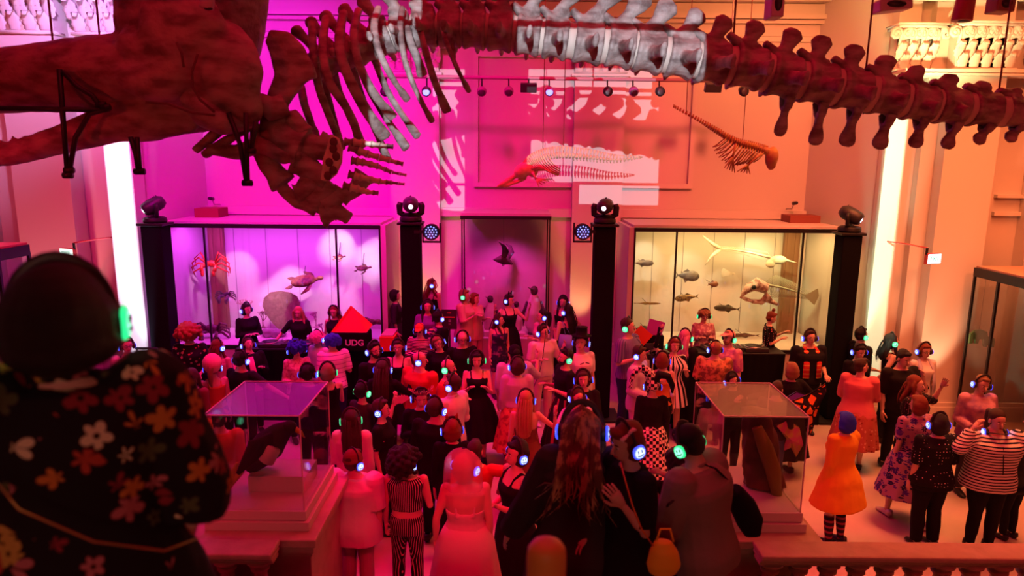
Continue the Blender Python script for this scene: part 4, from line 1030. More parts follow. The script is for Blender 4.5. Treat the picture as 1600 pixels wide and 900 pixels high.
# lighting track high in front of the back wall with small fittings
tr = P(600, 119, 13.2); tr2 = P(1180, 127, 13.2)
tag(M().tube([V((tr.x, 13.2, tr.z)), V((tr2.x, 13.2, tr2.z))], .035, 8).tube([V((tr.x+.5, 13.2, tr.z)), V((tr.x+.5, 13.2, 9.6))], .012, 6).tube([V((tr2.x-.5, 13.2, tr2.z)), V((tr2.x-.5, 13.2, 9.6))], .012, 6).build('lighting_track', mat('track_paint', (.5, .32, .36), .5)), 'long thin lighting track running high across the back wall', 'track')
for i, (px, kind, lb) in enumerate(((667, 'r', 'blue-lensed track light beside the whale ribs'), (603, 'r', 'track light hidden among the whale ribs'), (753, 's', 'pink-lit small track light at far left of the framed panel'), (795, 's', 'pink track light over the middle case'), (858, 's', 'tiny white-lit track light over the dolphin skull'),
                              (826, 'b', 'flat rectangular floodlight on the track'), (949, 'r', 'round dark red track light above the dolphin back'), (989, 's', 'purple track light above the dolphin tail'), (1030, 'd', 'round dark disc track light near the seal tail'),
                              (1114, 'b', 'flat grey floodlight near the tail bones'), (1160, 'd', 'dark round lamp with cross bars right of the grey floodlight'))):
    c = P(px, 125, 13.2); c.z = tr.z+(tr2.z-tr.z)*(c.x-tr.x)/(tr2.x-tr.x); t = thing('track_spotlight', lb, 'lamp', c); c2 = P(px, 143 if kind != 'b' else 137, 13.05)
    M().tube([c, c2], .014, 6).build('lamp_stem', BLK, t)
    if kind == 'b': M().box(c2, (.30, .12, .16), (.3, 0, 0)).build('flood_housing', GREY, t, smooth=False, bevel=.01)
    else:
        m = M(); m.tube([c2+V((0, -.12, -.02)), c2+V((0, -.06, 0)), c2+V((0, .1, .05))], [.085, .09, .05], 14); m.build('lamp_can', mat('lamp_purple', (.35, .08, .3), .4) if kind == 's' else GREY, t)
        M().ell(c2+V((0, -.125, -.02)), (.065, .01, .065)).build('lamp_lens', LEDB if px in (667, 858) else GREY, t)
# fittings hanging near the camera side of the ceiling
def hang(px, py, Y, w_, h_, mt, lb, nm, rot=0, cyl=0):
    c = P(px, py, Y); t = thing(nm, lb, 'stage light' if nm != 'projector' else 'projector', c)
    if cyl: M().tube([c+V((-.02, 0, -h_/2)), c+V((0, 0, h_/2))], [w_/2, w_/2*.9], 16).build('lamp_can', mt, t, bevel=.01)
    else: M().box(c, (w_, .2, h_), (0, rot, 0)).build('housing', mt, t, smooth=False, bevel=.015)
    M().ell(c+V((0, -.01 if cyl else -.1, -h_/2 if cyl else 0)), (w_*.3, w_*.3 if cyl else .02, .012 if cyl else h_*.3)).build('lamp_lens', BLK, t)
    M().tube([c+V((0, 0, h_/2-.01)), V((c.x, c.y, 9.6))], .012, 6).build('drop_rod', BLK, t)
LG = mat('light_grey_case', (.55, .50, .52), .5)
hang(1210, 8, 6.6, .12, .24, LG, 'small pale box fitting at the top above the tail bones', 'ceiling_sensor')
hang(1393, 9, 7.5, .34, .12, LG, 'grey oblong floodlight at the top right', 'ceiling_floodlight', -.12)
hang(1508, 14, 7.5, .20, .24, mat('red_can', (.4, .12, .1), .5), 'round red-lit can light at the top right', 'ceiling_can_light', cyl=1)
hang(1563, 8, 7.5, .19, .16, mat('brown_box', (.3, .16, .12), .5), 'small square brown fitting right of the round can light', 'ceiling_box_light', .05)
hang(326, 3, 5.0, .10, .09, LG, 'pale cylinder fitting in front of the whale forehead', 'ceiling_spotlight', cyl=1)
# exit signs
def exit_sign(px, py, Y, col, lb, ang, flip=1):
    c = P(px, py, Y); t = thing('exit_sign', lb, 'exit sign', c)
    T = Matrix.Translation(c) @ Matrix.Rotation(ang, 4, 'Z')
    M(T).box((0, 0, 0), (.34, .07, .20)).build('sign_box', mat('sign_red_case', (.6, .1, .1), .4), t, smooth=False, bevel=.01)
    M(T).box((0, -.04, 0), (.31, .012, .17)).build('sign_face', glow('exit_face', (.85, 1, .92), 2.2), t, smooth=False)
    cu = bpy.data.curves.new('exit_word', 'FONT'); cu.body = 'EXIT'; cu.size = .105; cu.align_x = 'CENTER'; cu.align_y = 'CENTER'; cu.extrude = .002
    me = bpy.data.meshes.new_from_object(bpy.data.objects.new('tmp_text', cu)); o = inst('exit_word', me, t, Matrix.Rotation(ang, 4, 'Z') @ Matrix.Translation((.0, -.05, 0)) @ Matrix.Rotation(pi/2, 4, 'X')); me.materials.append(glow('exit_green', (.02, .55, .25), .9))
    M(T).box((-.16 if flip > 0 else .16, 0, .14), (.03, .03, .12)).build('sign_arm', BLK, t, smooth=False)
    M(T).tube([(-.16*flip, 0, .20), (-.3*flip, .35, .24), (-.3*flip, .95, .24)], .014, 6).build('wall_arm', mat('sign_red_case', (.6, .1, .1), .4), t)
exit_sign(1457, 404, 12.3, 0, 'lit exit sign on the orange pier at right', .35)
exit_sign(107, 396, 12.3, 0, 'lit exit sign glowing above the foreground head at left', -.35, -1)
# side wall glass cases at the far right and far left
def side_case(sgn, lbl, x0, x1, y0, y1, zt, mt):
    t = thing('tall_glass_case', lbl, 'display case', ((x0+x1)/2, (y0+y1)/2, 0)); xf = x0 if sgn > 0 else x1
    M().bb(x0, x1, y0, y1, 0, .10).build('base', mat('timber_floorboards', (.55, .30, .14), .5, bump=(5, .3, (.5, 8, 1))), t, smooth=False)
    M().bb(x0, x1, y0, y1, zt, zt+.05).build('top_panel', mt, t, smooth=False)
    M().bb(x1-.06 if sgn > 0 else x0, x1 if sgn > 0 else x0+.06, y0, y1, .1, zt).build('back_panel', mat('orange_lining', (.75, .5, .3), .7), t, smooth=False)
    m = M(); m.bb(xf-.04, xf+.03, y0, y1, zt-.14, zt+.02); m.build('black_head_rail', BLK, t, smooth=False)
    ys = [y1, y1-.62, y1-1.75, y1-2.2, y1-3.6, y1-4.8]
    for i, y in enumerate(ys):
        if y > y0: M().bb(xf-.02, xf+.02, y-.02, y+.02, 0, zt-.1).build('black_post', BLK, t, smooth=False)
    for i in range(len(ys)-1):
        if ys[i+1] > y0: M().bb(xf-.006, xf+.006, ys[i+1]+.02, ys[i]-.02, .1, zt-.14).build('glass_pane', GLASS, t, smooth=False)
    M().bb(x0+.02 if sgn > 0 else x0, x1, y1-.012, y1, .1, zt).build('end_pane', GLASS, t, smooth=False)
    return t
side_case(1, 'tall black-railed glass case along the right side wall', 8.48, 10.6, 7.6, 12.35, 3.05, mat('top_orange', (.6, .35, .25), .6))
side_case(-1, 'glass case with flat dark-edged top at the far left wall', X(45, 10.2, 400)-2.2, X(45, 10.2, 400), 6.5, 10.2, Z(384, 10.2, 45), mat('top_red', (.6, .12, .12), .5))
GR = mat('green_silhouette', (.10, .28, .12), .7)
for px, py, sz, lb in ((1507, 528, 1, 'green elephant-like cut-out, upper left of the right hand case'), (1523, 534, .62, 'smaller green cut-out beside the upper one in the right hand case')):
    m = M(); p = P(px, py, 12.2)+V((.25, 0, 0)); a = [(-.16, -.10), (-.16, .08), (-.08, .15), (.04, .16), (.14, .12), (.17, .02), (.17, -.16), (.12, -.16), (.11, -.02), (.02, -.02), (.0, -.10), (-.05, -.10), (-.06, -.02), (-.10, -.02), (-.11, -.10)]
    m.prism([(x*sz, y*sz) for x, y in a], p, (1, 0, 0), (0, 0, 1), (0, .04, 0)); o = m.build('animal_cutout', GR, smooth=False); tag(o, lb, 'figure')
    tag(M().tube([p, p+V((0, 0, 3.0-p.z))], .003, 4).build('hanging_line', BLK), 'thin line holding the %s' % ('larger green cut-out' if sz == 1 else 'smaller green cut-out'), 'wire')
# poster stand
p = P(702, 499, 12.8); t = thing('poster_stand', 'black poster stand with red heading beside the woman in black', 'sign', (p.x, 12.8, .35)); h = .40; w_ = .29
M().box((p.x, 12.8, p.z), (w_, .03, .38*1.02), (0, 0, 0)).build('poster_board', mat('poster_dark', (.05, .02, .05), .5), t, smooth=False, bevel=.004)
M().tube([(p.x, 12.82, p.z-.1), (p.x, 12.82, .37)], .02, 8).build('stand_pole', BLK, t)
M().lathe((p.x, 12.82, .35), [(.2, 0), (.2, .02), (.03, .035)], 20).build('stand_foot', BLK, t)
m = M(); m.box((p.x, 12.783, p.z+.13), (.07, .003, .016)); m.box((p.x, 12.783, p.z+.045), (.22, .003, .020)); m.build('red_heading', mat('poster_red', (.9, .1, .1), .5), t, smooth=False)
m = M(); 
for i in range(4): m.box((p.x+.01, 12.783, p.z-.01-i*.03), (.05, .003, .010))
m.build('small_lines', mat('poster_grey', (.5, .4, .6), .5), t, smooth=False)
# hand barrier at far left
tag(M().tube([P(212, 544, 12.2), P(246, 545, 12.2)], .022, 8).tube([P(214, 544, 12.2), V((P(214, 544, 12.2).x, 12.2, 0))], .02, 8).build('crowd_barrier', BLK), 'short black barrier rail beside the leftmost tower', 'barrier')
# wall cameras and small boxes above the cases
for px, py, lb in ((331, 311, 'small security camera above the lilac case, left corner'), (1241, 318, 'small security camera above the yellow case, right corner')):
    p = P(px, py, 14.7); t = thing('security_camera', lb, 'camera', p); M().tube([p+V((0, -.12, .02)), p+V((0, .05, 0))], [.035, .04], 10).build('camera_body', GREY, t); M().tube([p, p+V((0, .1, -.12)), V((p.x, YW, p.z-.14))], .012, 6).build('camera_bracket', LG, t)
tag(M().bb(X(1218, 14.6), X(1264, 14.6), 14.2, 14.7, CZT+.09, CZT+.24).build('timber_box', mat('box_red_brown', (.3, .08, .06), .7), smooth=False, bevel=.005), 'red-brown box lying on top of the yellow case at right', 'box')
tag(M().bb(X(322, 14.6), X(358, 14.6), 14.2, 14.7, CZT+.09, CZT+.28).build('timber_box', mat('box_red_brown', (.3, .08, .06), .7), smooth=False, bevel=.005), 'red-brown box lying on top of the lilac case at left', 'box')
# ---- DJ tables
def dj_table(lbl, pxa, pxb, zt):
    xa, xb = X(pxa, 12.2), X(pxb, 12.2); t = thing('dj_table', lbl, 'table', ((xa+xb)/2, 12.4, .4))
    M().bb(xa, xb, 12.35, 12.85, zt-.04, zt).build('table_top', BLK, t, smooth=False, bevel=.006)
    m = M(); k_ = 60; top = []; bot = []
    pts = [(xa+(xb-xa)*i/k_, 12.34+.012*sin(i*1.7)) for i in range(k_+1)]
    m.loft([[V((x, y, zt-.03)) for x, y in pts], [V((x, y+.10, .40)) for x, y in pts]], closed=False); m.build('black_skirt_cloth', BLKC, t)
    for x in (xa+.05, xb-.05):
        for y in (12.48, 12.8): M().bb(x-.02, x+.02, y-.02, y+.02, .4, zt-.04).build('leg', BLK, t, smooth=False)
    return xa, xb
TZ = Z(550, 12.3)
dj_table('long black-skirted dj table in front of the lilac case', 352, 618, TZ)
dj_table('black-skirted dj table in front of the yellow case', 1032, 1246, TZ)
SIL = mat('brushed_silver', (.5, .48, .5), .35, metal=.8)
def turntable(px, lb):
    x = X(px, 12.4); t = thing('turntable', lb, 'turntable', (x, 12.42, TZ))
    M().bb(x-.22, x+.22, 12.42, 12.76, TZ, TZ+.07).build('deck_plinth', GREY, t, smooth=False, bevel=.01)
    M().lathe((x-.04, 12.58, TZ+.07), [(.155, 0), (.16, .012), (.155, .02), (0, .022)], 28).build('platter', SIL, t)
    M().lathe((x-.04, 12.58, TZ+.092), [(.15, 0), (.15, .003), (0, .004)], 28).build('vinyl_record', BLK, t)
    M().tube([(x+.17, 12.70, TZ+.11), (x+.17, 12.55, TZ+.11), (x+.10, 12.48, TZ+.10)], .007, 6).build('tone_arm', SIL, t)
turntable(412, 'silver platter turntable at the left end of the left dj table'); turntable(470, 'turntable near the blonde player on the left dj table')
turntable(1196, 'turntable in front of the polka dot dress player'); turntable(1130, 'turntable left of the polka dot dress player, partly hidden')
def mixer(px, lb):
    x = X(px, 12.4); t = thing('dj_mixer', lb, 'mixer', (x, 12.42, TZ)); M().bb(x-.13, x+.13, 12.42, 12.73, TZ, TZ+.09).build('mixer_body', GREY, t, smooth=False, bevel=.008)
    for i in range(3):
        for j in range(3): M().lathe((x-.08+i*.08, 12.51+j*.07, TZ+.09), [(.013, 0), (.012, .02), (0, .021)], 10).build('knob', SIL, t)
mixer(441, 'small black mixer between the two left turntables'); mixer(1163, 'small black mixer between the two right turntables')
# record bags
p = P(549, 540, 12.3); x = p.x; zb = TZ
t = thing('record_bag', 'black record bag printed UDG with open red flap on left table', 'bag', (x, 12.4, zb)); 
M().bb(x-.35, x+.33, 12.22, 12.6, zb, zb+.36).build('bag_body', BLKC, t, smooth=False, bevel=.03)
m = M(); a = [V((x-.36, 12.25, zb+.36)), V((x+.30, 12.25, zb+.36)), V((x+.34, 12.6, zb+.42)), V((x-.05, 12.55, zb+.80))]
m.add(a+[q_+V((0, .03, .0)) for q_ in a], [(0, 1, 2, 3), (7, 6, 5, 4), (0, 4, 5, 1), (1, 5, 6, 2), (2, 6, 7, 3), (3, 7, 4, 0)]); m.build('open_red_flap', mat('red_sleeve', (.75, .06, .03), .5), t, smooth=False)
cu = bpy.data.curves.new('bag_print', 'FONT'); cu.body = 'UDG'; cu.size = .16; cu.align_x = 'CENTER'; cu.extrude = .002; cu.offset = .004
me = bpy.data.meshes.new_from_object(bpy.data.objects.new('tmp_text', cu)); me.materials.append(mat('bag_print_white', (.8, .6, .75), .6))
o = inst('bag_print', me, t, Matrix.Translation((.08, -.184, .12)) @ Matrix.Rotation(pi/2, 4, 'X'))
p = P(1000, 530, 12.3); x = p.x
t = thing('record_bag', 'black record bag with tilted red sleeve near the man in purple shirt', 'bag', (x, 12.4, TZ-.25))
M().bb(x-.05, x+.45, 12.3, 12.6, TZ-.0, TZ+.34).build('bag_body', BLKC, t, smooth=False, bevel=.03)
M().box((x+.02, 12.28, TZ+.33), (.30, .02, .30), (0, .7, 0)).build('red_sleeve', mat('red_sleeve', (.75, .06, .03), .5), t, smooth=False)
M().box((x+.28, 12.35, TZ+.45), (.30, .02, .34), (0, .25, 0)).build('purple_sleeve', mat('purple_sleeve', (.5, .05, .6), .5), t, smooth=False)
M().lathe((x+.30, 12.285, TZ+.18), [(.05, 0), (.05, .004), (0, .005)], 16, rot=(pi/2, 0, 0)).build('orange_badge', mat('orange_badge', (.8, .25, .1), .5), t)
p = P(609, 548, 12.3)
t = thing('record_box', 'small red record box at the right end of left dj table', 'box', (p.x, 12.4, TZ)); M().bb(p.x-.18, p.x+.1, 12.25, 12.6, TZ, TZ+.28).build('box_shell', mat('red_sleeve', (.75, .06, .03), .5), t, smooth=False, bevel=.01); M().bb(p.x-.15, p.x+.07, 12.28, 12.82, TZ+.27, TZ+.30).build('records', mat('record_edges', (.5, .4, .3), .7), t, smooth=False)
# rounded post in the near foreground
p = P(854, 870, 1.75)
t = thing('rounded_post', 'blurred orange rounded post top close to the camera, bottom centre', 'post', (p.x, p.y, stair_z(1.75)-.17))
z0 = t.location.z; ztop = P(854, 846, 1.75).z; r = 33*1.8/FPX
M().lathe((p.x, p.y, z0), [(r, 0), (r, ztop-z0-.045), (r*.95, ztop-z0-.022), (r*.75, ztop-z0-.006), (r*.3, ztop-z0), (0, ztop-z0)], 28).build('post_body', mat('brass_orange', (.75, .35, .08), .4, bump=(8, .1)), t)
M().lathe((p.x, p.y, z0-.0), [(r*1.6, 0), (r*1.6, .03), (r, .05)], 24).build('post_foot', BLK, t)
# ================================================================== PEOPLE
SK = [mat('skin_light', (.72, .46, .36), .5), mat('skin_tan', (.58, .36, .26), .5), mat('skin_deep', (.34, .19, .13), .5)]
HAIRC = {k_: mat('hair_'+k_, c, .5, bump=(60, .6, (6, 6, .5))) for k_, c in dict(black=(.012, .010, .010), brown=(.06, .03, .02), auburn=(.22, .05, .02), blonde=(.55, .34, .14), red=(.42, .10, .03),
         blue=(.02, .05, .75), pink=(.85, .25, .55), grey=(.35, .32, .32), sandy=(.32, .17, .08)).items()}
HAIRC['streaked'] = mat('hair_streaked', (.15, .09, .05), .4, bump=(60, .6, (6, 6, .5)), var=(26, (.60, .42, .20), .48, .60, (1, 1, .08)))
def cl(name, c, **k_): return mat('cloth_'+name, c, .85, bump=(7, .5), spec=.15, **k_)
CB = cl('black', (.012, .011, .014)); CN = cl('navy', (.02, .03, .10)); CW = cl('white', (.80, .76, .76)); CD = cl('charcoal', (.045, .04, .045)); CPK = cl('pale_pink', (.75, .50, .48))
CR = cl('red', (.62, .08, .05)); COR = cl('rust_orange', (.60, .20, .06)); CBG = cl('beige', (.62, .50, .42)); CLI = cl('lilac', (.58, .50, .68)); CDN = cl('denim', (.10, .14, .28)); CYE = cl('mustard', (.80, .42, .03)); CPU = cl('purple', (.22, .08, .42)); CBR = cl('brown', (.20, .10, .06)); CGR = cl('grey_brown', (.30, .23, .21))
SHOE = mat('shoe_black', (.02, .02, .02), .4); SHW = mat('shoe_white', (.7, .7, .7), .5)
TORS_M = [(.80, .160, .112, .010), (.90, .165, .115, .010), (1.0, .150, .102, 0), (1.10, .142, .096, 0), (1.20, .158, .106, 0), (1.30, .178, .114, .005), (1.38, .186, .096, .010), (1.425, .135, .068, .012), (1.46, .062, .055, .012), (1.50, .054, .052, .010)]
TORS_F = [(.80, .172, .118, .012), (.90, .176, .122, .014), (1.0, .150, .105, .004), (1.10, .124, .088, 0), (1.20, .138, .105, -.010), (1.28, .150, .122, -.016), (1.36, .158, .092, .006), (1.42, .120, .064, .012), (1.455, .054, .048, .012), (1.50, .048, .046, .010)]
def tors(tb, z):
    if z <= tb[0][0]: return tb[0][1:]
    for a, b in zip(tb, tb[1:]):
        if z <= b[0]:
            u = (z-a[0])/(b[0]-a[0]); return tuple(a[i]+(b[i]-a[i])*u for i in (1, 2, 3))
    return tb[-1][1:]
ARMS = dict(down=((.14, .04, -1), (.04, -.22, -1)), low=((.20, .05, -.95), (-.25, -.85, -.25)), bent=((.22, .0, -.95), (-.40, -.80, .35)), hip=((.62, .25, -.75), (-.75, -.35, -.5)), up=((.55, -.25, .70), (-.15, -.15, 1)),
            wave=((.45, -.35, -.45), (.12, -.30, 1)), face=((.20, -.60, -.72), (-.42, -.20, .85)), fold=((.22, -.22, -.95), (-.90, -.50, .12)), reach=((.22, -.75, -.60), (.0, -1, -.15)), side=((.75, -.15, -.60), (.55, -.5, -.3)),
            ear=((.55, -.45, -.15), (-.55, .15, .85)), chin=((.15, -.50, -.85), (-.45, -.45, .80)), back=((.25, .45, -.9), (-.5, .35, -.6)), phone=((.18, -.35, -.9), (-.35, -.75, .55)))
def hp_meshes():
    m = M(); pts = [(.098*sin(a), 0, 1.60+.150*cos(a)) if abs(a) < pi/2 else (0, 0, 0) for a in [(-.5+i/16)*pi*.98 for i in range(17)]]
    m.tube(pts, [(.016, .007)]*17, 8, up=IN)
    for s in (-1, 1):
        m.tube([(s*.084, 0, 1.585), (s*.118, 0, 1.585)], [(.046, .046), (.044, .044)], 16)
        m.tube([(s*.100, 0, 1.60), (s*.102, 0, 1.64)], .012, 6)
    a = m.build('headphones', GREY, world=False, bevel=0); me1 = a.data; bpy.data.objects.remove(a)
    def disc(r, w_, x): 
        m = M(); prof = []
        for q_, k_ in ((0, 1), (.6, .92), (1, .0)):
            pass
        rings = []
        for rr, dx in ((1, 0), (.96, .5), (.80, .9), (.4, 1.0), (.02, 1.0)):
            rings.append([V((x+w_*dx*(1 if x > 0 else -1), r*rr*cos(2*pi*j/20)*(1+.10*abs(sin(4*pi*j/20))), 1.585+r*rr*sin(2*pi*j/20)*(1+.10*abs(sin(4*pi*j/20))))) for j in range(20)])
        m.loft(rings); return m
    out = []
    for s in (-1, 1):
        g = disc(.041, .014, s*.117); o = g.build('glowing_ear_panel', None, world=False); gm = o.data; bpy.data.objects.remove(o)
        y = M()
        for dy in (-.012, .012): y.box((s*.1325, dy, 1.594), (.004, .006, .018))
        for i in range(5):
            a_ = -.9+i*.45; y.box((s*.1325, .020*sin(a_), 1.577-.010*cos(a_)), (.004, .009, .006), (a_*.7, 0, 0))
        for a_ in range(10): y.box((s*.1315, .034*cos(a_*pi/5), 1.585+.034*sin(a_*pi/5)), (.003, .004, .004)) if False else None
        o = y.build('dark_symbol', None, world=False); ym = o.data; bpy.data.objects.remove(o)
        out.append((gm, ym))
    return me1, out
def edge_glow(name, core, edge, s):
    """lit ear panel: near-white face, saturated coloured rim"""
    m, nt, b = _nt(name); b.inputs['Base Color'].default_value = (0, 0, 0, 1)
    tc = nt.nodes.new('ShaderNodeTexCoord'); sx = nt.nodes.new('ShaderNodeSeparateXYZ'); nt.links.new(tc.outputs['Object'], sx.inputs[0])
    def mth(op, a, bb):
        n = nt.nodes.new('ShaderNodeMath'); n.operation = op
        for i, x in enumerate((a, bb)):
            if isinstance(x, (int, float)): n.inputs[i].default_value = x
            else: nt.links.new(x, n.inputs[i])
        return n.outputs[0]
    z = mth('SUBTRACT', sx.outputs[2], 1.585); d = mth('SQRT', mth('ADD', mth('MULTIPLY', sx.outputs[1], sx.outputs[1]), mth('MULTIPLY', z, z)), 0)
    rp = nt.nodes.new('ShaderNodeValToRGB'); rp.color_ramp.elements[0].position = .62; rp.color_ramp.elements[1].position = .86
    rp.color_ramp.elements[0].color = (*core, 1); rp.color_ramp.elements[1].color = (*edge, 1)
    nt.links.new(mth('DIVIDE', d, .043), rp.inputs[0]); nt.links.new(rp.outputs[0], b.inputs['Emission Color']); b.inputs['Emission Strength'].default_value = s
    return m
HPB = edge_glow('lit_blue_panel', (.50, .62, 1), (.04, .06, 1), 2.2); HPG = edge_glow('lit_green_panel', (.30, 1, .62), (.02, .7, .22), 1.6)
HPM, HPD = hp_meshes(); DKS = mat('symbol_navy', (.01, .01, .05), .5)
HPMESH = {}
for c_, mt_ in (('b', HPB), ('g', HPG)):
    L_ = []
    for gm, ym in HPD:
        g2 = gm.copy(); g2.materials.clear(); g2.materials.append(mt_); L_.append(g2)
    HPMESH[c_] = L_
for gm, ym in HPD: ym.materials.append(DKS)
EYW = mat('eye_white', (.8, .75, .72), .3); LIP = mat('lips', (.50, .12, .12), .45); GLS = mat('spectacle_frame', (.02, .01, .01), .3)
def _small(mm, name, mt):
    o = mm.build(name, mt, world=False); me = o.data; bpy.data.objects.remove(o); return me
EYE = [_small(M().ell((s*.031, -.0745, 1.607), (.0125, .007, .0065), n=10, m=6), 'eye', EYW) for s in (-1, 1)]
PUP = [_small(M().ell((s*.031, -.0805, 1.607), (.0055, .0035, .0058), n=8, m=5), 'pupil', GLS) for s in (-1, 1)]
BRW = [_small(M().tube([(s*.016, -.080, 1.625), (s*.032, -.081, 1.630), (s*.048, -.074, 1.625)], [.003, .0042, .002], 6), 'eyebrow', HAIRC['brown']) for s in (-1, 1)]
MTH = _small(M().tube([(-.024, -.0765, 1.5445), (-.010, -.085, 1.547), (0, -.0865, 1.546), (.010, -.085, 1.547), (.024, -.0765, 1.5445)], [(.003, .003), (.006, .006), (.0065, .007), (.006, .006), (.003, .003)], 8), 'mouth', LIP)
_g = M()
for s in (-1, 1):
    _g.tube([(s*.034+.022*cos(a), -.092, 1.606+.017*sin(a)) for a in [i*2*pi/12 for i in range(13)]], .0026, 6)
    _g.tube([(s*.056, -.092, 1.61), (s*.078, -.01, 1.605)], .0024, 5)
_g.tube([(-.012, -.092, 1.61), (.012, -.092, 1.61)], .0026, 5)
GLM = _small(_g, 'glasses', GLS)
SHM = {}
for nm, mt_ in (('b', SHOE), ('w', SHW)):
    m = M(); m.tube([(0, .075, .035), (0, .05, .045), (0, -.03, .045), (0, -.10, .032), (0, -.165, .024), (0, -.185, .02)], [(.030, .030), (.040, .042), (.043, .042), (.048, .030), (.036, .022), (.015, .012)], 14, up=(0, 0, 1))
    m.tube([(0, .05, .05), (0, .045, .10)], [(.040, .045), (.036, .042)], 12); SHM[nm] = _small(m, 'shoe', mt_)
PEOPLE = []
def hairmesh(kind, H, seed, near):
    rnd = random.Random(seed); m = M(H); ex = None
    if kind in ('bald', 'none'): return None, None, 0
    def cap(dx=0, up=.0, th=1.0): m.ell((0, .034, 1.652+up), (.085*th, .095*th, .080*th), n=16, m=10)
    cap()
    m.ell((0, .045, 1.59), (.078, .070, .075), n=14, m=8)
    if kind == 'short': 
        m.ell((0, -.040, 1.705), (.052, .032, .024))
        return m, None, .012
    if kind == 'buzz': return m, None, .004
    if kind in ('bob', 'bigbob'):
        f = 1.25 if kind == 'bigbob' else 1
        m.ell((0, .042, 1.605), (.104*f, .088*f, .115*f), n=16, m=10); m.ell((0, .045, 1.545), (.108*f, .082*f, .075), n=16, m=8); m.ell((0, -.048, 1.690), (.062, .030, .028)); return m, None, .012
    if kind in ('curly', 'afro', 'bigcurly'):
        Rr = {'curly': .112, 'afro': .15, 'bigcurly': .17}[kind]; n_ = 70
        for i in range(n_):
            z = 1-1.6*i/n_; a = i*2.4; rr = sqrt(max(0, 1-z*z)); x, y = rr*cos(a), rr*sin(a)
            if y < -.35 and z < .35: continue
            q_ = V((x*Rr, .03+y*Rr, 1.615+z*Rr*.95-(.03 if kind == 'bigcurly' else 0))); m.ell(q_, rnd.uniform(.022, .036)*(1.2 if near else 1), n=8, m=6)
        m.ell((0, .03, 1.625), (Rr*.85, Rr*.85, Rr*.85)); return m, None, .015
    if kind == 'mane':
        m.ell((0, .035, 1.61), (.110, .100, .120), n=16, m=10); rnd2 = rnd
        m.tube([(0, .05, 1.62), (0, .10, 1.50), (0, .135, 1.42), (0, .15, 1.34), (0, .14, 1.27)], [(.095, .06), (.100, .055), (.100, .045), (.080, .03), (.03, .012)], 18, up=(0, -1, 0))
        for s in (-1, 1): m.tube([(s*.085, .0, 1.68), (s*.105, .01, 1.58), (s*.11, -.01, 1.46), (s*.12, -.04, 1.36), (s*.11, -.06, 1.24)], [.02, .028, .03, .024, .008], 10)
        ex = M(H)
        for i in range(70):
            a = rnd.uniform(-1, 1); e = rnd.uniform(-.10, .14); w1, w2, w3 = [rnd.uniform(-.022, .022) for _ in range(3)]; th = rnd.uniform(.004, .009)
            ex.tube([(a*.06, .03+.05*(1-abs(a)), 1.745-.05*abs(a)), (a*.108, .09+.055*(1-abs(a)), 1.62), (a*.112+w1*.4, .15, 1.50), (a*.12+w1, .185+w2*.3, 1.38), (a*.14+w2, .185, 1.30), (a*.19+w3*1.6, .175, 1.22+e*.6), (a*.23+w1*2.4, .165, 1.16+e*.8)], [(th, th*.6)]*5+[(th*.7, th*.5), (.001, .001)], 5)
        return m, ex, .012
    if kind in ('long', 'wavy', 'verylong'):
        zb = {'long': 1.30, 'wavy': 1.24, 'verylong': 1.12}[kind]
        m.ell((0, .040, 1.59), (.096, .085, .115), n=16, m=10)
        wv = .02 if kind == 'wavy' else .004
        m.tube([(0, .045, 1.62), (0, .085, 1.50), (wv, .125, 1.42), (-wv, .140, (1.42+zb)/2), (0, .142, zb+.04), (0, .140, zb)], [(.088, .05), (.106, .052), (.115, .045), (.112, .040), (.085, .030), (.03, .012)], 16, up=(0, -1, 0))
        for s in (-1, 1): m.tube([(s*.075, .0, 1.66), (s*.094, .005, 1.58), (s*.100, -.01, 1.48), (s*.098+wv, -.06, 1.40), (s*.09-wv, -.105, 1.33), (s*.085, -.115, max(zb+.02, 1.24))], [.018, .026, .028, .026, .022, .008], 10)
        ex = M(H)
        for i in range(30 if near else 14):
            a = rnd.uniform(-1, 1); x = a*.10; y0 = .055+.08*sqrt(max(0, 1-a*a)); e = rnd.uniform(-.03, .05)
            ex.tube([(x*.8, .06+.04*(1-abs(a)), 1.70-.05*abs(a)), (x*1.0, y0+.02, 1.58), (x*1.1, y0+.07, 1.43), (x*1.1+rnd.uniform(-wv, wv)*1.5, y0+.075, (1.40+zb)/2), (x+rnd.uniform(-.02, .02), y0+.07, zb+e)], [(.006, .004)]*4+[(.001, .001)], 5)
        return m, ex, .010
    if kind == 'bun': m.ell((0, .075, 1.72), (.042, .042, .04)); return m, None, .008
    if kind == 'topbun': m.ell((0, .03, 1.765), (.038, .038, .036)); m.ell((0, -.045, 1.695), (.058, .03, .025)); return m, None, .008
    if kind == 'pony':
        m.tube([(0, .105, 1.66), (0, .165, 1.64), (.01, .18, 1.55), (.01, .165, 1.42), (0, .15, 1.34)], [.022, .036, .040, .030, .008], 10); return m, None, .008
    return m, None, .01
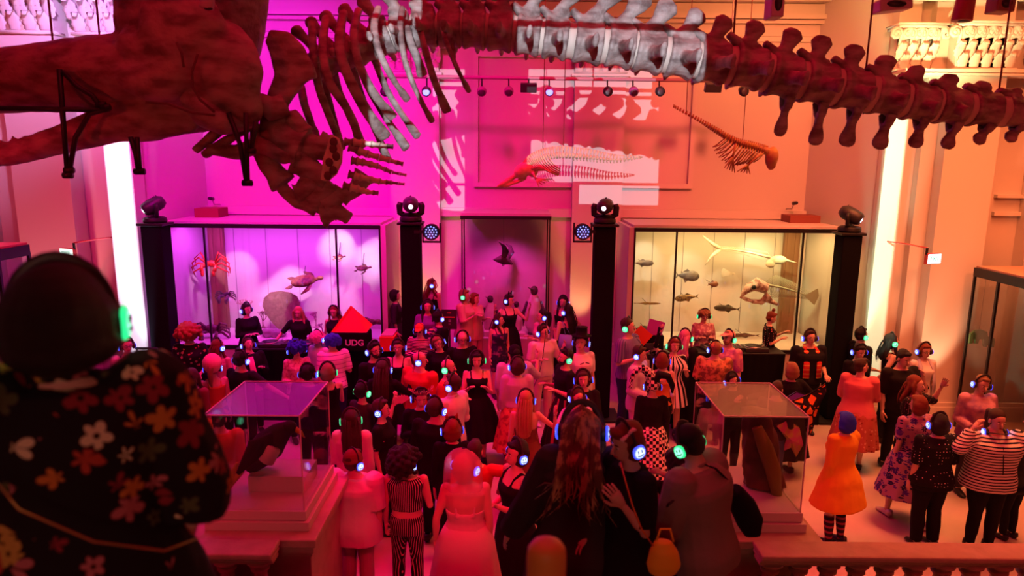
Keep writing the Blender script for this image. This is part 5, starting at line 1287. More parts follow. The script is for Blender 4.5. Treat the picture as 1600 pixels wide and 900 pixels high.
def person(lbl, px, py, fac, top=None, bot=None, hair=('short', 'brown'), hp='b', h=1.68, sex='m', la='down', ra='down', skin=0, z=None, Y=None, lean=0, turn=0, nod=0, tilt=0, fat=1.0, walk=0, face=None,
           glasses=0, beard=0, shoes='b', socks=None, near=0, vox=None, group='silent disco dancers on the hall floor', extras=None, hem=None, skip=None, fat2=None):
    """la/ra: the arm that shows left/right when the person faces the camera is ra/la; top/bot are dicts of garment parameters"""
    if Y is None and z is None: h *= 1.11     # hall floor: the room is built a little over life size
    fat *= 1.06
    s = h/1.70
    if Y is None:
        lo, hi = 6.97, 14.8
        for _ in range(40):
            mid = (lo+hi)/2; zz = z if z is not None else stair_z(mid)
            q_ = P(px, py, mid); yy = proj(V((q_.x, mid, zz+h*1.012)))[1]
            if yy > py: lo = mid
            else: hi = mid
        Y = mid
    zz = z if z is not None else stair_z(Y)
    if z is None and 1.5 < Y < 6.95: zz = 3.1-(int((Y-1.5)/(5.45/18))+1)*3.1/18
    x = P(px, py, Y).x
    t = thing('person', lbl, 'person', (x, Y, zz), R(fac), None, s)
    near = near or Y < 7; vox = vox or (.010 if Y < 7.5 else .013)
    tb = TORS_M if sex == 'm' else TORS_F
    LEAN = Matrix.Translation((0, 0, .95)) @ Matrix.Rotation(R(lean), 4, 'X') @ Matrix.Translation((0, 0, -.95))
    HD = LEAN @ Matrix.Translation((0, .01, 1.50)) @ Euler((R(nod), R(tilt), R(turn)), 'ZYX').to_matrix().to_4x4() @ Matrix.Translation((0, -.01, -1.50))
    sw = tors(tb, 1.36)[0]*.5*(1+fat)-.005
    def arm(k_, sg):
        e, w_ = ARMS[k_] if isinstance(k_, str) else k_
        S = V((sg*sw, .008, 1.385)); E = S+V((sg*e[0], e[1], e[2])).normalized()*.285; W = E+V((sg*w_[0], w_[1], w_[2])).normalized()*.255
        return [LEAN @ q_ for q_ in (S, E, W)]
    AL, AR = arm(la, 1), arm(ra, -1)
    # arms hanging keep clear of wide hips
    legs = []
    for sg in (-1, 1):
        st = walk*sg
        legs.append((V((sg*.085, .01, .90)), V((sg*(.098), -.015-.10*st-(.05 if abs(walk) else 0), .49)), V((sg*.105, .015-.24*st, .085))))
    # ---- body
    m = M()
    def torso(mm, inf, z0, z1, tb=tb, step=.045, flare=0):
        n_ = max(3, int((z1-z0)/step)); rr = []
        for i in range(n_+1):
            zz_ = z0+(z1-z0)*i/n_; a, b, y = tors(tb, zz_); ff = fat if zz_ < 1.38 else 1+(fat-1)*.4
            fl = flare*max(0, (1.05-zz_)) if flare else 0
            a = a*ff+inf+fl; b = b*ff+inf+fl*.8
            rr.append([LEAN @ V((a*(abs(cos(q_))**.85)*(1 if cos(q_) > 0 else -1), y+b*sin(q_), zz_)) for q_ in [2*pi*j/18 for j in range(18)]])
        mm.loft(rr)
    def limb(mm, pts, rad, n=10): mm.tube(pts, rad, n)
    def armseg(mm, A, inf, frac):
        S, E, W = A; f_ = fat*.5+.5
        if frac <= 0: return
        pts = [S+(LEAN.to_3x3() @ V((0, 0, .012))), S.lerp(E, .3), S.lerp(E, .7), E, E.lerp(W, .3), E.lerp(W, .7), W]; rad = [.050*f_, .047*f_, .040*f_, .036*f_, .037*f_, .029, .024]
        if sex != 'm': rad = [r*.88 for r in rad]
        L = frac*6; q_ = []; r_ = []
        for i, (p_, r) in enumerate(zip(pts, rad)):
            if i <= L+.001: q_.append(p_); r_.append(r+inf)
            elif i-1 < L: u = L-(i-1); q_.append(pts[i-1].lerp(p_, u)); r_.append(rad[i-1]+(r-rad[i-1])*u+inf)
        if len(q_) > 1: limb(mm, q_, r_); mm.ell(q_[0], r_[0]*1.02, n=10, m=6)
        if L > 3.2: mm.ell(E, rad[3]+inf, n=10, m=6)
    def legseg(mm, inf, z_end, wide=0):
        for H_, K_, A_ in legs:
            f_ = fat*.6+.4; pts = [H_+V((0, 0, .03)), H_.lerp(K_, .35), K_, K_.lerp(A_, .35), A_.lerp(K_, .15), A_]; rad = [.088*f_, .078*f_, .055, .054, .036, .034]
            q_ = []; r_ = []
            for i, (p_, r) in enumerate(zip(pts, rad)):
                if p_.z >= z_end or not q_: q_.append(p_); r_.append(r+inf+wide*(.9-p_.z))
                else:
                    a = pts[i-1]; u = (a.z-z_end)/(a.z-p_.z)
                    if u > .02: q_.append(a.lerp(p_, u)); r_.append(rad[i-1]+(r-rad[i-1])*u+inf+wide*(.9-z_end))
                    break
            limb(mm, q_, r_, 12)
    torso(m, 0, .80, 1.50); m.ell((0, .012, .86), (.15*fat, .115*fat, .09))
    legseg(m, 0, 0)
    for A in (AL, AR): armseg(m, A, 0, 1)
    for H_, K_, A_ in legs:
        m.tube([A_+V((0, .02, -.01)), A_+V((0, -.06, -.045)), A_+V((0, -.14, -.062))], [.030, .030, .018], 8)
    # neck and head
    nk = LEAN @ V((0, .012, 1.44)); m.tube([nk, HD @ V((0, .015, 1.50)), HD @ V((0, .012, 1.565))], [.053 if sex == 'm' else .046]*3, 12)
    mh = M(HD); mh.ell((0, .014, 1.628), (.074, .090, .080), n=18, m=12); mh.ell((0, -.018, 1.575), (.060, .062, .072), n=16, m=10); mh.ell((0, -.042, 1.540), (.040, .040, .038), n=12, m=8)
    m.v, m.f = m.v+mh.v, m.f+[tuple(i+len(m.v) for i in f) for f in mh.f]
    ex = M(HD); ex.tube([(0, -.078, 1.612), (0, -.092, 1.590), (0, -.102, 1.574), (0, -.088, 1.566)], [.007, .009, .012, .008], 8)
    for sg in (-1, 1):
        ex.ell((sg*.076, .012, 1.592), (.010, .020, .030), (.15, 0, 0), n=10, m=6)
    exh = M()
    for A, sg, kk in ((AL, 1, la), (AR, -1, ra)):     # hands
        S, E, W = A; d = (W-E).normalized()
        pal = V((0, 0, -1)) if abs(d.z) < .75 else V((-sg, 0, 0)); u = d.cross(pal)
        if u.length < .1: u = V((0, 1, 0))
        u.normalize(); pal = u.cross(d).normalized()
        # u: across the palm, thumb on the +u*th side (towards the front)
        th = 1 if (u.dot(V((0, -1, .3)))) > 0 else -1
        exh.tube([W-d*.02, W+d*.03, W+d*.075, W+d*.088], [(.022, .019), (.034, .017), (.040, .014), (.036, .010)], 10, up=tuple(pal))
        curl = .45
        for i, L in enumerate((.062, .072, .068, .052)):
            b0 = W+d*.083+u*th*(.028-.0185*i); f1 = (d*cos(curl*.4)+pal*sin(curl*.4)+u*th*(.10-.07*i)); f1.normalize()
            b1 = b0+f1*L*.48; f2 = (f1*cos(curl)+pal*sin(curl)); b2 = b1+f2*L*.32; f3 = (f1*cos(curl*1.9)+pal*sin(curl*1.9)); b3 = b2+f3*L*.26
            exh.tube([b0-f1*.01, b1, b2, b3], [.0085, .0082, .0075, .0055], 6)
        b0 = W+d*.022+u*th*.026; f1 = (d*.75+u*th*.75+pal*.25).normalized(); b1 = b0+f1*.036; f2 = (d*.95+u*th*.3+pal*.3).normalized()
        exh.tube([b0-f1*.012, b1, b1+f2*.030, b1+f2*.045], [.013, .0105, .009, .006], 6)
    n0 = len(ex.v); ex.v += exh.v; ex.f += [tuple(i+n0 for i in f) for f in exh.f]
    body = m.build('body', SK[skin], t, world=False, vox=vox, extra=ex, it=4)
    # ---- face
    vis = face if face is not None else (abs(((fac+turn+180) % 360)-180) < 118)
    if vis:
        for i in (0, 1): inst('eye', EYE[i], t, HD); inst('pupil', PUP[i], t, HD); inst('eyebrow', BRW[i], t, HD)
        inst('mouth', MTH, t, HD)
    if glasses: inst('glasses', GLM, t, HD)
    if beard:
        bm_ = M(HD); bm_.ell((0, -.040, 1.535), (.052, .046, .042), n=14, m=8); bm_.tube([(-.062, -.01, 1.59), (-.05, -.045, 1.535), (0, -.072, 1.508), (.05, -.045, 1.535), (.062, -.01, 1.59)], .018, 8)
        bm_.tube([(-.028, -.082, 1.555), (0, -.088, 1.560), (.028, -.082, 1.555)], .007, 6); bm_.build('beard', HAIRC['black' if beard == 1 else 'sandy'], t, world=False, vox=.008)
    # ---- hair
    hm, hx, dsp = hairmesh(hair[0], HD, len(PEOPLE)+3, near)
    if hm: hm.build('hair', HAIRC[hair[1]], t, world=False, vox=.009, extra=hx, disp=dsp, it=2)
    # ---- clothes
    def top_g(g, name='top'):
        mm = M(); inf = g.get('inf', .014); z0 = g.get('z0', .86); z1 = g.get('z1', 1.44); torso(mm, inf, z0, z1, flare=g.get('flare', 0))
        sl = g.get('sl', .45)
        for A in (AL, AR): armseg(mm, A, g.get('sinf', inf+.004), sl)
        if sl > 0:
            pass
        if g.get('straps'):
            for sg in (-1, 1): mm.tube([LEAN @ V((sg*.075, -.115*fat, z1-.03)), LEAN @ V((sg*.09, -.07, 1.40)), LEAN @ V((sg*.09, .01, 1.437)), LEAN @ V((sg*.085, .08, 1.38)), LEAN @ V((sg*.075, .105*fat, z1-.03))], .014, 8)
        if g.get('collar'): mm.tube([LEAN @ V((.062*cos(a), .012+.062*sin(a), 1.462+.012*sin(a))) for a in [i*2*pi/14 for i in range(15)]], [(.014, .014)]*15, 8)
        if g.get('hood'): mm.ell(LEAN @ V((0, .10, 1.42)), (.10, .055, .06))
        return mm.build(name, g['m'], t, world=False, vox=vox, disp=.008, it=2)
    def skirt_g(mm, z0, z1, r0, r1, pl=0, back=0):
        n_ = 12; rr = []
        for i in range(n_+1):
            u = i/n_; zz_ = z0+(z1-z0)*u; a0, b0, y = tors(tb, max(zz_, .86)); a = a0*fat+.014+r0; k_ = u**.9
            A_ = a+(r1-.17)*k_ if r1 > .17 else a; B_ = b0*fat+.014+r0+(r1-.13)*k_*.9
            rr.append([V((A_*cos(q_)*(1+pl*u*.06*sin(q_*13)), y+B_*sin(q_)*(1+pl*u*.06*sin(q_*13))+back*u, zz_)) for q_ in [2*pi*j/52 for j in range(52)]])
        mm.loft(rr)
    if top: 
        for g in (top if isinstance(top, list) else [top]): top_g(g, g.get('n', 'top'))
    if bot:
        k_ = bot.get('k', 'trousers')
        if k_ in ('trousers', 'shorts'):
            mm = M(); torso(mm, .010, .80, bot.get('z1', 1.03)); mm.ell((0, .012, .86), (.16*fat, .125*fat, .10)); legseg(mm, .012, bot.get('z0', .10 if k_ == 'trousers' else .55), bot.get('wide', .01)); mm.build(k_, bot['m'], t, world=False, vox=vox, disp=.006, it=2)
        else:
            mm = M(); skirt_g(mm, bot.get('z1', 1.05), bot.get('z0', .5), 0, bot.get('r', .30), bot.get('pl', 1), bot.get('back', 0)); mm.build('skirt', bot['m'], t, world=False, vox=0 if bot.get('thin') else max(vox, .012), disp=.004, it=1)
    # ---- shoes
    for (H_, K_, A_) in legs:
        if not (skip and 'shoes' in skip): inst('shoe', SHM[shoes], t, Matrix.Translation((A_.x, A_.y, 0)))
    if socks:
        mm = M()
        for (H_, K_, A_) in legs: mm.tube([K_.lerp(A_, .2), K_.lerp(A_, .5), A_.lerp(K_, .1), A_+V((0, 0, -.03))], [.062, .060, .043, .040], 12)
        mm.build('long_socks', socks, t, world=False)
    # ---- headphones
    if hp:
        off = {'afro': 1.25, 'bigcurly': 1.3, 'curly': 1.1, 'mane': 1.2, 'bigbob': 1.12, 'bob': 1.04}.get(hair[0], 1.0)
        T_ = HD @ Matrix.Translation((0, 0, 1.6)) @ Matrix.Diagonal((1.0*off, 1, 1.0+(off-1)*.5, 1)) @ Matrix.Translation((0, .012, -1.6))
        o = inst('headphones', HPM, t, T_)
        for i in (0, 1):
            inst('glowing_ear_panel', HPMESH[hp][i], o); inst('dark_symbol', HPD[i][1], o)
    PEOPLE.append((t, HD, AL, AR, LEAN)); t['_hd'] = 0; del t['_hd']
    return dict(t=t, HD=HD, AL=AL, AR=AR, LEAN=LEAN, s=s)
def wpos(pr, v):      # a point of the person's frame in the world
    t = pr['t']; return t.location+Matrix.Rotation(t.rotation_euler.z, 3, 'Z') @ (V(v)*pr['s'])
# ------------------------------------------------------------------ garments
def T_(m, sl=.42, **k_): return dict(m=m, sl=sl, **k_)
def tank(m, z1=1.34, **k_): return dict(m=m, sl=0, z1=z1, straps=1, inf=.010, **k_)
def TR(m, **k_): return dict(k='trousers', m=m, **k_)
def SKT(m, z0=.5, r=.30, **k_): return dict(k='skirt', m=m, z0=z0, r=r, **k_)
G_BACK = 'people by the back wall and dj tables'
FLR_BIG = flowers('big_flower_print', (.012, .010, .014), [(.80, .72, .48), (.50, .07, .05), (.62, .22, .05), (.30, .03, .05), (.55, .16, .20), (.10, .12, .05), (.62, .40, .10)], scale=13, r=.46, density=1.1)
FLR_RED = flowers('black_red_flower_print', (.012, .010, .014), [(.70, .30, .25), (.6, .1, .1), (.6, .4, .3)], scale=16, r=.36)
FLR_PUR = flowers('purple_flower_print', (.45, .22, .38), [(.06, .03, .30), (.10, .04, .40), (.02, .02, .12)], scale=14, r=.55, petals=7, density=1)
FLR_SK = flowers('red_skirt_print', (.55, .12, .10), [(.8, .4, .3), (.3, .03, .03)], scale=24, r=.4)
DOT_W = dots('white_dots_on_black', (.010, .010, .012), (.85, .8, .78), 26, .16)
DOT_P = dots('polka_red_dots', (.012, .008, .010), (.85, .25, .25), 22, .24)
DOT_S = dots('small_print_black', (.014, .012, .014), (.5, .25, .3), 40, .2)
STR_H = stripes('navy_white_stripes', (.82, .76, .74), (.02, .02, .06), 'z', .034, .62)
STR_B = stripes('black_pink_thin_stripes', (.80, .45, .45), (.02, .01, .02), 'z', .028, .42)
STR_V = stripes('pinstripe_black', (.75, .50, .50), (.012, .010, .014), 'a', .022, .28)
STR_D = stripes('bold_black_white_stripes', (.85, .8, .8), (.01, .01, .02), 'a', .07, .5)
STR_P = stripes('purple_shirt_stripes', (.28, .20, .50), (.12, .10, .30), 'a', .02, .5)
STR_T = stripes('white_tee_stripes', (.85, .80, .85), (.35, .20, .45), 'z', .07, .85)
CHK = checks('jester_checks', (.85, .75, .70), (.012, .010, .014), .045)
TIE = mat('tie_dye_cloth', (.80, .40, .45), .85, var=(9, (.45, .12, .40), .42, .58)); TIE2 = mat('rust_pattern_cloth', (.62, .30, .14), .85, var=(14, (.22, .10, .06), .45, .56))
TIE3 = mat('galaxy_cloth', (.02, .02, .08), .85, var=(10, (.25, .08, .25), .52, .66)); TIE4 = mat('pink_marbled_cloth', (.60, .30, .42), .85, var=(7, (.30, .14, .34), .42, .6))
LAC = cl('lace_white', (.75, .62, .60)); WST = mat('scarf_red', (.62, .05, .05), .8)

# ------------------------------------------------------------------ accessories worn (children of the person)
def on_head(pr, mm, name, mt, **k_):
    return mm.build(name, mt, pr['t'], world=False, **k_)
def cap_hat(pr, mt, brim=1, tall=0, big=1):
    m = M(pr['HD'] @ Matrix.Translation((0, 0, 1.66)) @ Matrix.Scale(big, 4) @ Matrix.Translation((0, 0, -1.66))); m.ell((0, .018, 1.66+tall*.3), (.092, .104, .072+tall), n=18, m=10)
    if brim: m.tube([(0, -.05, 1.672), (0, -.11, 1.668), (0, -.16, 1.655)], [(.078, .010), (.070, .008), (.045, .006)], 12, up=(0, 0, 1))
    on_head(pr, m, 'cap', mt, vox=.009)
def beanie(pr, mt):
    m = M(pr['HD']); m.ell((0, .022, 1.655), (.090, .102, .092), n=18, m=10); m.tube([(.088*cos(a), .02+.100*sin(a), 1.628) for a in [i*pi/10 for i in range(21)]], [(.012, .020)]*21, 8); on_head(pr, m, 'beanie', mt, vox=.009)
def cat_ears(pr, mt=None):
    for s in (-1, 1): on_head(pr, M(pr['HD']).tube([(s*.045, .01, 1.73), (s*.058, .01, 1.765), (s*.064, .01, 1.80)], [(.026, .012), (.017, .009), (.002, .002)], 8), 'cat_ear', mt or CB)
def tiara(pr):
    m = M(pr['HD']); rnd = random.Random(3)
    for i in range(34):
        a = pi+i*pi/33; c = V((.098*cos(a), .02+.10*sin(a), 1.69)); e = c+V((rnd.uniform(-.02, .02)+.04*cos(a), rnd.uniform(-.02, .02)+.03*sin(a), rnd.uniform(.03, .09)))
        m.tube([c, e], [.004, .002], 5); m.ell(e, .006, n=6, m=4)
    on_head(pr, m, 'sparkly_tiara', mat('tiara_pink', (.9, .4, .4), .25, metal=.5))
def top_hat(pr):
    m = M(pr['HD']); m.lathe((0, .02, 1.70), [(.14, 0), (.145, .008), (.085, .012), (.080, .12), (.088, .13), (0, .132)], 22); on_head(pr, m, 'small_top_hat', CB)

# ================================================================== the crowd
# --- dj players and people by the wall
p_ = person('dark haired person with folded arms behind the left dj table', 385, 479, 40, T_(CB, 1), TR(CB), ('bob', 'black'), 'b', 1.70, 'f', 'fold', 'fold', z=.40, Y=13.05, turn=20, group=G_BACK)
person('bald man in black suit and long pink scarf before the left dj table', 388, 502, 35, [T_(CB, .98, inf=.024, z0=.8)], TR(CB), ('buzz', 'brown'), 'b', 1.74, 'm', 'bent', 'low', z=0, Y=11.75, lean=-8, turn=10, nod=-12)
pk = PEOPLE[-1]
m = M(pk[4]); m.tube([(-.02, -.135, 1.40), (.0, -.15, 1.2), (.03, -.15, 1.0), (.05, -.17, .80)], [(.045, .012), (.05, .012), (.055, .012), (.075, .012)], 10); m.build('long_pink_scarf', cl('hot_pink', (.9, .35, .5)), pk[0], world=False)
person('blonde long haired player in dark top reaching to the left turntable', 466, 487, 5, T_(CB, .42), TR(CB), ('wavy', 'blonde'), None, 1.66, 'f', 'low', ((.55, -.2, -.6), (.45, -.65, -.6)), z=.40, Y=13.0, nod=14, group=G_BACK)
person('player with black headphones and raised left hand beside the red flap', 522, 477, -5, T_(CB, 0, straps=0), TR(CB), ('long', 'auburn'), None, 1.68, 'f', 'wave', 'low', z=.40, Y=13.05, nod=14, group=G_BACK)
pk = PEOPLE[-1]; o = inst('headphones', HPM, pk[0], pk[1]); 
person('woman with bouffant curly blonde hair and green headphones behind the right dj table', 1101, 480, 0, T_(mat('print_blouse', (.45, .20, .30), .8, var=(20, (.75, .6, .6), .5, .6)), .9), TR(CB), ('curly', 'sandy'), 'g', 1.68, 'f', 'bent', 'bent', z=.40, Y=13.0, glasses=1, nod=12, group=G_BACK)
pr = person('woman with top bun in black polka dot dress at the right turntable', 1205, 478, 82, T_(DOT_P, .40), SKT(DOT_P, .5, .27), ('topbun', 'auburn'), None, 1.66, 'f', 'phone', 'bent', z=.40, Y=12.95, nod=18, group=G_BACK)
person('dark haired person half hidden behind the second tower', 618, 441, 95, T_(CD, .6), SKT(CD, .4, .26), ('bob', 'black'), None, 1.68, 'f', 'bent', 'down', z=.62, Y=13.6, group=G_BACK)
person('woman with long wavy hair in dark strappy top high by the lit pilaster', 676, 432, 150, tank(CB, 1.30), SKT(CB, .2, .3), ('verylong', 'auburn'), 'b', 1.66, 'f', 'hip', 'down', z=.85, Y=13.75, turn=-60, group=G_BACK)
m = M().bb(X(655, 13.8)-.1, X(695, 13.8)+.1, 13.55, 14.1, .62, .84); tag(m.build('low_box_step', WHT, bevel=.01, smooth=False), 'low white box step under the long haired woman by the pilaster', 'step')
person('person in loose white top and trousers with green headphones facing the middle case', 727, 447, 60, T_(CPK, .5, inf=.04, z0=.75, flare=.1), TR(CPK, wide=.05), ('bob', 'sandy'), 'g', 1.75, 'f', 'bent', 'phone', z=0.62, Y=13.3, turn=15, group=G_BACK)
person('pale dressed person standing just behind the one in the loose white top', 743, 453, 50, T_(cl('salmon', (.72, .40, .38)), .5, z0=.75), TR(CPK), ('bob', 'auburn'), None, 1.66, 'f', 'bent', 'down', z=.62, Y=13.42, group=G_BACK)
pr = person('woman with cat ears and dark overall dress, both arms raised to chest', 795, 465, 20, tank(CB, 1.32), SKT(CB, .45, .27), ('bob', 'black'), 'b', 1.68, 'f', 'wave', 'wave', z=0.62, Y=13.2, turn=40, tilt=6, group=G_BACK); cat_ears(pr)
person('woman in patterned galaxy tank top and shorts turned away, hair down', 780, 491, 20, tank(TIE3, 1.34), TR(TIE3, z0=.55), ('long', 'brown'), 'b', 1.64, 'f', 'down', 'down', Y=12.8, turn=50, z=0.35)
person('woman with black ponytail bun and pink top behind the headset man', 846, 485, -60, T_(CPK, .3), TR(CN), ('pony', 'black'), 'b', 1.72, 'f', 'bent', 'bent', turn=-10, z=0.35, Y=12.85)
pr = person('man with glasses in white polo and pale trousers holding a cable', 849, 506, 25, T_(CW, .42, inf=.02), TR(cl('pale_trousers', (.70, .50, .48))), ('short', 'brown'), 'b', 1.9, 'm', ((.35, -.1, -.9), (.1, -.5, 1)), 'bent', glasses=1, turn=20, shoes='w', z=0, Y=12.3)
a = wpos(pr, pr['AR'][2]); tag(M().tube([a+V((.03, -.05, .04)), a+V((-.02, -.1, -.2)), a+V((-.15, -.1, -.55)), a+V((-.22, .0, -.75))], .006, 6).tube([a+V((.03, -.05, .04)), a+V((.06, 0, .3)), a+V((.08, .02, .55))], .006, 6).build('dangling_cable', BLK), 'thin dark cable hanging from the hands of the white polo man', 'cable')
person('dark haired woman with bare arms facing left by the third tower', 880, 464, -20, tank(CB, 1.34), TR(CB), ('long', 'black'), 'b', 1.66, 'f', 'hip', 'down', z=0.62, Y=13.15, group=G_BACK)
pr = person('woman with long dark ponytail carrying a pale blue tote bag', 886, 477, -150, tank(CB, 1.32), TR(CB), ('verylong', 'black'), 'b', 1.83, 'f', 'bent', 'down', turn=20, z=0.35, Y=12.85)
a = wpos(pr, (.10, .12, 1.05)); m = M(Matrix.Translation(a) @ Matrix.Rotation(R(-20), 4, 'Z')); m.tube([(0, 0, .17), (0, 0, -.17)], [(.13, .03), (.16, .05)], 12, up=(0, -1, 0)); t = thing('tote_bag', 'pale blue cloth tote bag on the back of the ponytailed woman', 'bag', a); BL = cl('tote_blue', (.25, .40, .75)); m.build('bag_body', BL, t)
M().tube([a+V((.0, -.02, .16)), wpos(pr, (.14, .06, 1.46)), a+V((.10, 0, .16))], .010, 6).build('strap', BL, t)

# --- left back group
person('woman in pale pink shirt with dark crossbody strap at far left', 197, 529, 30, T_(CPK, .8, inf=.02, collar=1), TR(CN), ('short', 'auburn'), 'b', 1.66, 'f', 'down', 'low', glasses=1, turn=15, fat=1.15)
pk = PEOPLE[-1]; m = M(); m.tube([(.10, -.02, 1.45), (.06, -.15, 1.25), (-.10, -.16, 1.0)], [(.014, .006)]*3, 6); m.tube([(-.10, -.02, 1.45), (-.09, -.14, 1.25), (-.12, -.16, 1.05)], [(.014, .006)]*3, 6); m.build('dark_straps', CB, pk[0], world=False)
person('bearded man with tied hair in dark tee, profile left, near the far left', 250, 560, -55, T_(CB, .42), TR(CB), ('bun', 'brown'), 'b', 1.76, 'm', 'down', 'down', beard=1)
person('person with big curly red hair in black floral dress looking down', 294, 508, 10, T_(FLR_RED, .45), SKT(FLR_RED, .45, .32), ('bigcurly', 'red'), None, 1.85, 'f', 'low', 'bent', nod=22, turn=10, fat=1.1)
person('person with long auburn hair and yellow scrunchie behind the pink cap', 341, 530, 165, tank(CPK, 1.34), TR(CB), ('verylong', 'auburn'), 'b', 1.64, 'f', 'down', 'bent', turn=-20)
pr = person('person in salmon pink baseball cap with ponytail, head turned left', 331, 562, 215, tank(COR, 1.34), TR(CB), ('pony', 'sandy'), 'b', 1.64, 'f', 'bent', 'down', turn=-20); cap_hat(pr, cl('salmon_cap', (.90, .38, .42)), tall=.03, big=1.45)
person('long brown haired person between the floral dress and pink cap', 300, 575, 170, T_(CBR, .5), TR(CB), ('long', 'brown'), None, 1.66, 'f', 'down', 'down')
person('person in yellow jacket seen from behind beside the left showcase', 293, 622, 180, T_(CYE, 1, inf=.03, z0=.7), TR(CB), ('short', 'brown'), 'b', 1.66, 'm', 'down', 'down')
person('person in orange jumper right of the yellow jacket, behind the showcase', 342, 640, 190, T_(COR, 1, inf=.03), TR(CB), ('short', 'black'), None, 1.60, 'm', 'bent', 'down')
pr = person('person in black cap and dark tee reaching an arm right over the showcase', 376, 549, 160, T_(CB, .42), TR(CB), ('short', 'black'), 'b', 1.72, 'm', 'down', ((.75, -.15, -.45), (.75, -.3, -.5))); cap_hat(pr, CB, brim=1)
person('person in bright blue wig and pink patterned jumper facing right', 463, 535, 30, T_(mat('pink_knit', (.80, .50, .55), .85, var=(22, (.55, .2, .3), .5, .56)), .9), TR(CB), ('afro', 'blue'), 'b', 1.60, 'f', 'bent', 'low', nod=10)
person('person in fluffy pale pink wig between the two blue wigs', 497, 523, 150, T_(CW, .4), TR(CN), ('curly', 'pink'), 'b', 1.8, 'f', 'down', 'bent', Y=12.1, z=0)
person('tall man in curly royal blue wig and white striped tee leaning left', 521, 523, -150, T_(STR_T, .45, inf=.02), TR(CN), ('curly', 'blue'), None, 1.88, 'm', 'down', 'bent', lean=10, turn=15, Y=11.5, z=0)
pr = person('man in black cap and navy shirt seen from behind, centre left', 481, 570, 165, T_(CN, .95, inf=.02), TR(CB), ('short', 'black'), 'b', 1.70, 'm', 'bent', 'down', turn=15); cap_hat(pr, CB)
person('woman in black tank with brown blonde hair and green lit headphones', 511, 568, 205, tank(CB, 1.36), TR(CB), ('bob', 'sandy'), 'g', 1.66, 'f', 'bent', 'phone', turn=-10)
person('bearded man with glasses in black shirt, three quarter view', 585, 535, 45, T_(CB, 1), TR(CB), ('short', 'black'), 'b', 1.76, 'm', 'down', 'down', glasses=1, beard=1)
person('smiling woman in black deep v-neck dress facing the camera', 622, 531, 0, [dict(m=CB, sl=0, z1=1.30, inf=.012, straps=1)], SKT(CB, .4, .3), ('short', 'brown'), 'b', 1.66, 'f', 'down', 'down', nod=8)
person('long haired person in dark jumper from behind, below the v-neck woman', 598, 563, 175, T_(CB, 1), TR(CB), ('verylong', 'brown'), 'b', 1.70, 'f', 'down', 'wave')
person('person in profile right with black tee with small buttons', 597, 625, 80, T_(dots('sparse_dots', (.012, .010, .012), (.6, .2, .25), 12, .10), .42), TR(CB), ('short', 'brown'), 'b', 1.64, 'f', 'down', 'down')
person('woman with very long brown hair and lace top from behind, green headphone', 548, 640, 180, T_(LAC, .8, inf=.03), SKT(LAC, .5, .30), ('verylong', 'brown'), 'g', 1.64, 'f', 'bent', 'down', turn=15)
person('person in dark top holding up a pink paper fan at centre left', 566, 598, 150, T_(CD, .6), TR(CB), ('short', 'black'), 'g', 1.62, 'f', 'down', 'wave')
pk = PEOPLE[-1]; a = wpos(dict(t=pk[0], s=1.62/1.7), pk[3][2]); m = M(); 
for i in range(7): m.box(a+V((.03+.03*i, -.02+.002*i, .14+.03*i-.012*i*i*.3)), (.028, .006, .16), (0, .25+.12*i, 0))
tag(m.build('paper_fan', cl('fan_pink', (.9, .45, .5)), smooth=False), 'pink paper fan held up at centre left', 'fan')
# --- centre
pr = person('person with beard in ginger cap, face paint and thin striped long sleeves', 656, 504, -10, T_(STR_B, .95), TR(CB), ('short', 'red'), 'b', 1.6, 'm', 'bent', 'fold', nod=12, z=0.35, Y=12.1); cap_hat(pr, cl('ginger_cap', (.75, .25, .05)), tall=.02)
m = M(pr['HD']); 
for c_ in ((.03, 1.612), (-.03, 1.612)):
    a_ = [(c_[0]+(.024 if i % 2 == 0 else .010)*sin(i*pi/5), c_[1]+(.028 if i % 2 == 0 else .011)*cos(i*pi/5)) for i in range(10)]; m.prism(a_, (0, -.0865, 0), (1, 0, 0), (0, 0, 1), (0, .006, 0))
m.build('star_face_paint', CB, pr['t'], world=False, smooth=False)
person('dark haired woman in blue purple denim jacket at the foot of second tower', 668, 474, 5, T_(CPU, .95, inf=.025), TR(CB), ('long', 'black'), 'b', 1.7, 'f', 'bent', 'fold', z=0.6, Y=12.55, group=G_BACK)
m = M().bb(X(648, 12.5)-.15, X(676, 12.5)+.1, 12.35, 12.85, .35, .60); tag(m.build('low_box_step', BLK, bevel=.01, smooth=False), 'low black box step under the woman in denim jacket', 'step')
person('person all in black beside the poster stand, facing right', 686, 489, 130, T_(CB, 1), TR(CB), ('short', 'black'), 'b', 1.76, 'm', 'down', 'down', z=0.35, Y=12.5, group=G_BACK)
person('smiling woman with glasses and headband, head tilted, black top', 687, 526, 5, T_(CB, .8), TR(CB), ('bob', 'sandy'), 'b', 1.8, 'f', 'down', 'down', glasses=1, tilt=-20, nod=5, Y=11.85, z=0)
person('bald man with glasses in black tee looking down right', 722, 515, 15, T_(CB, .42), TR(CB), ('bald', 'brown'), 'b', 1.88, 'm', 'down', 'down', glasses=1, nod=14, Y=11.9, z=0)
person('bald man in rust orange shirt from behind, centre left', 656, 548, 150, T_(CR, .95, inf=.02), TR(CB), ('bald', 'brown'), 'b', 1.78, 'm', 'down', 'down', turn=-60, fat=1.2)
person('bald man in red tee with green lit headphones, profile right', 701, 560, 75, T_(CR, .42, inf=.02), TR(CB), ('bald', 'brown'), 'g', 1.76, 'm', 'down', 'bent', beard=1, fat=1.1)
pr = person('person in glittering pink tiara looking down, all in black', 657, 606, 15, T_(CB, .95), TR(CB), ('short', 'black'), 'b', 1.66, 'f', 'down', 'bent', nod=15); tiara(pr)
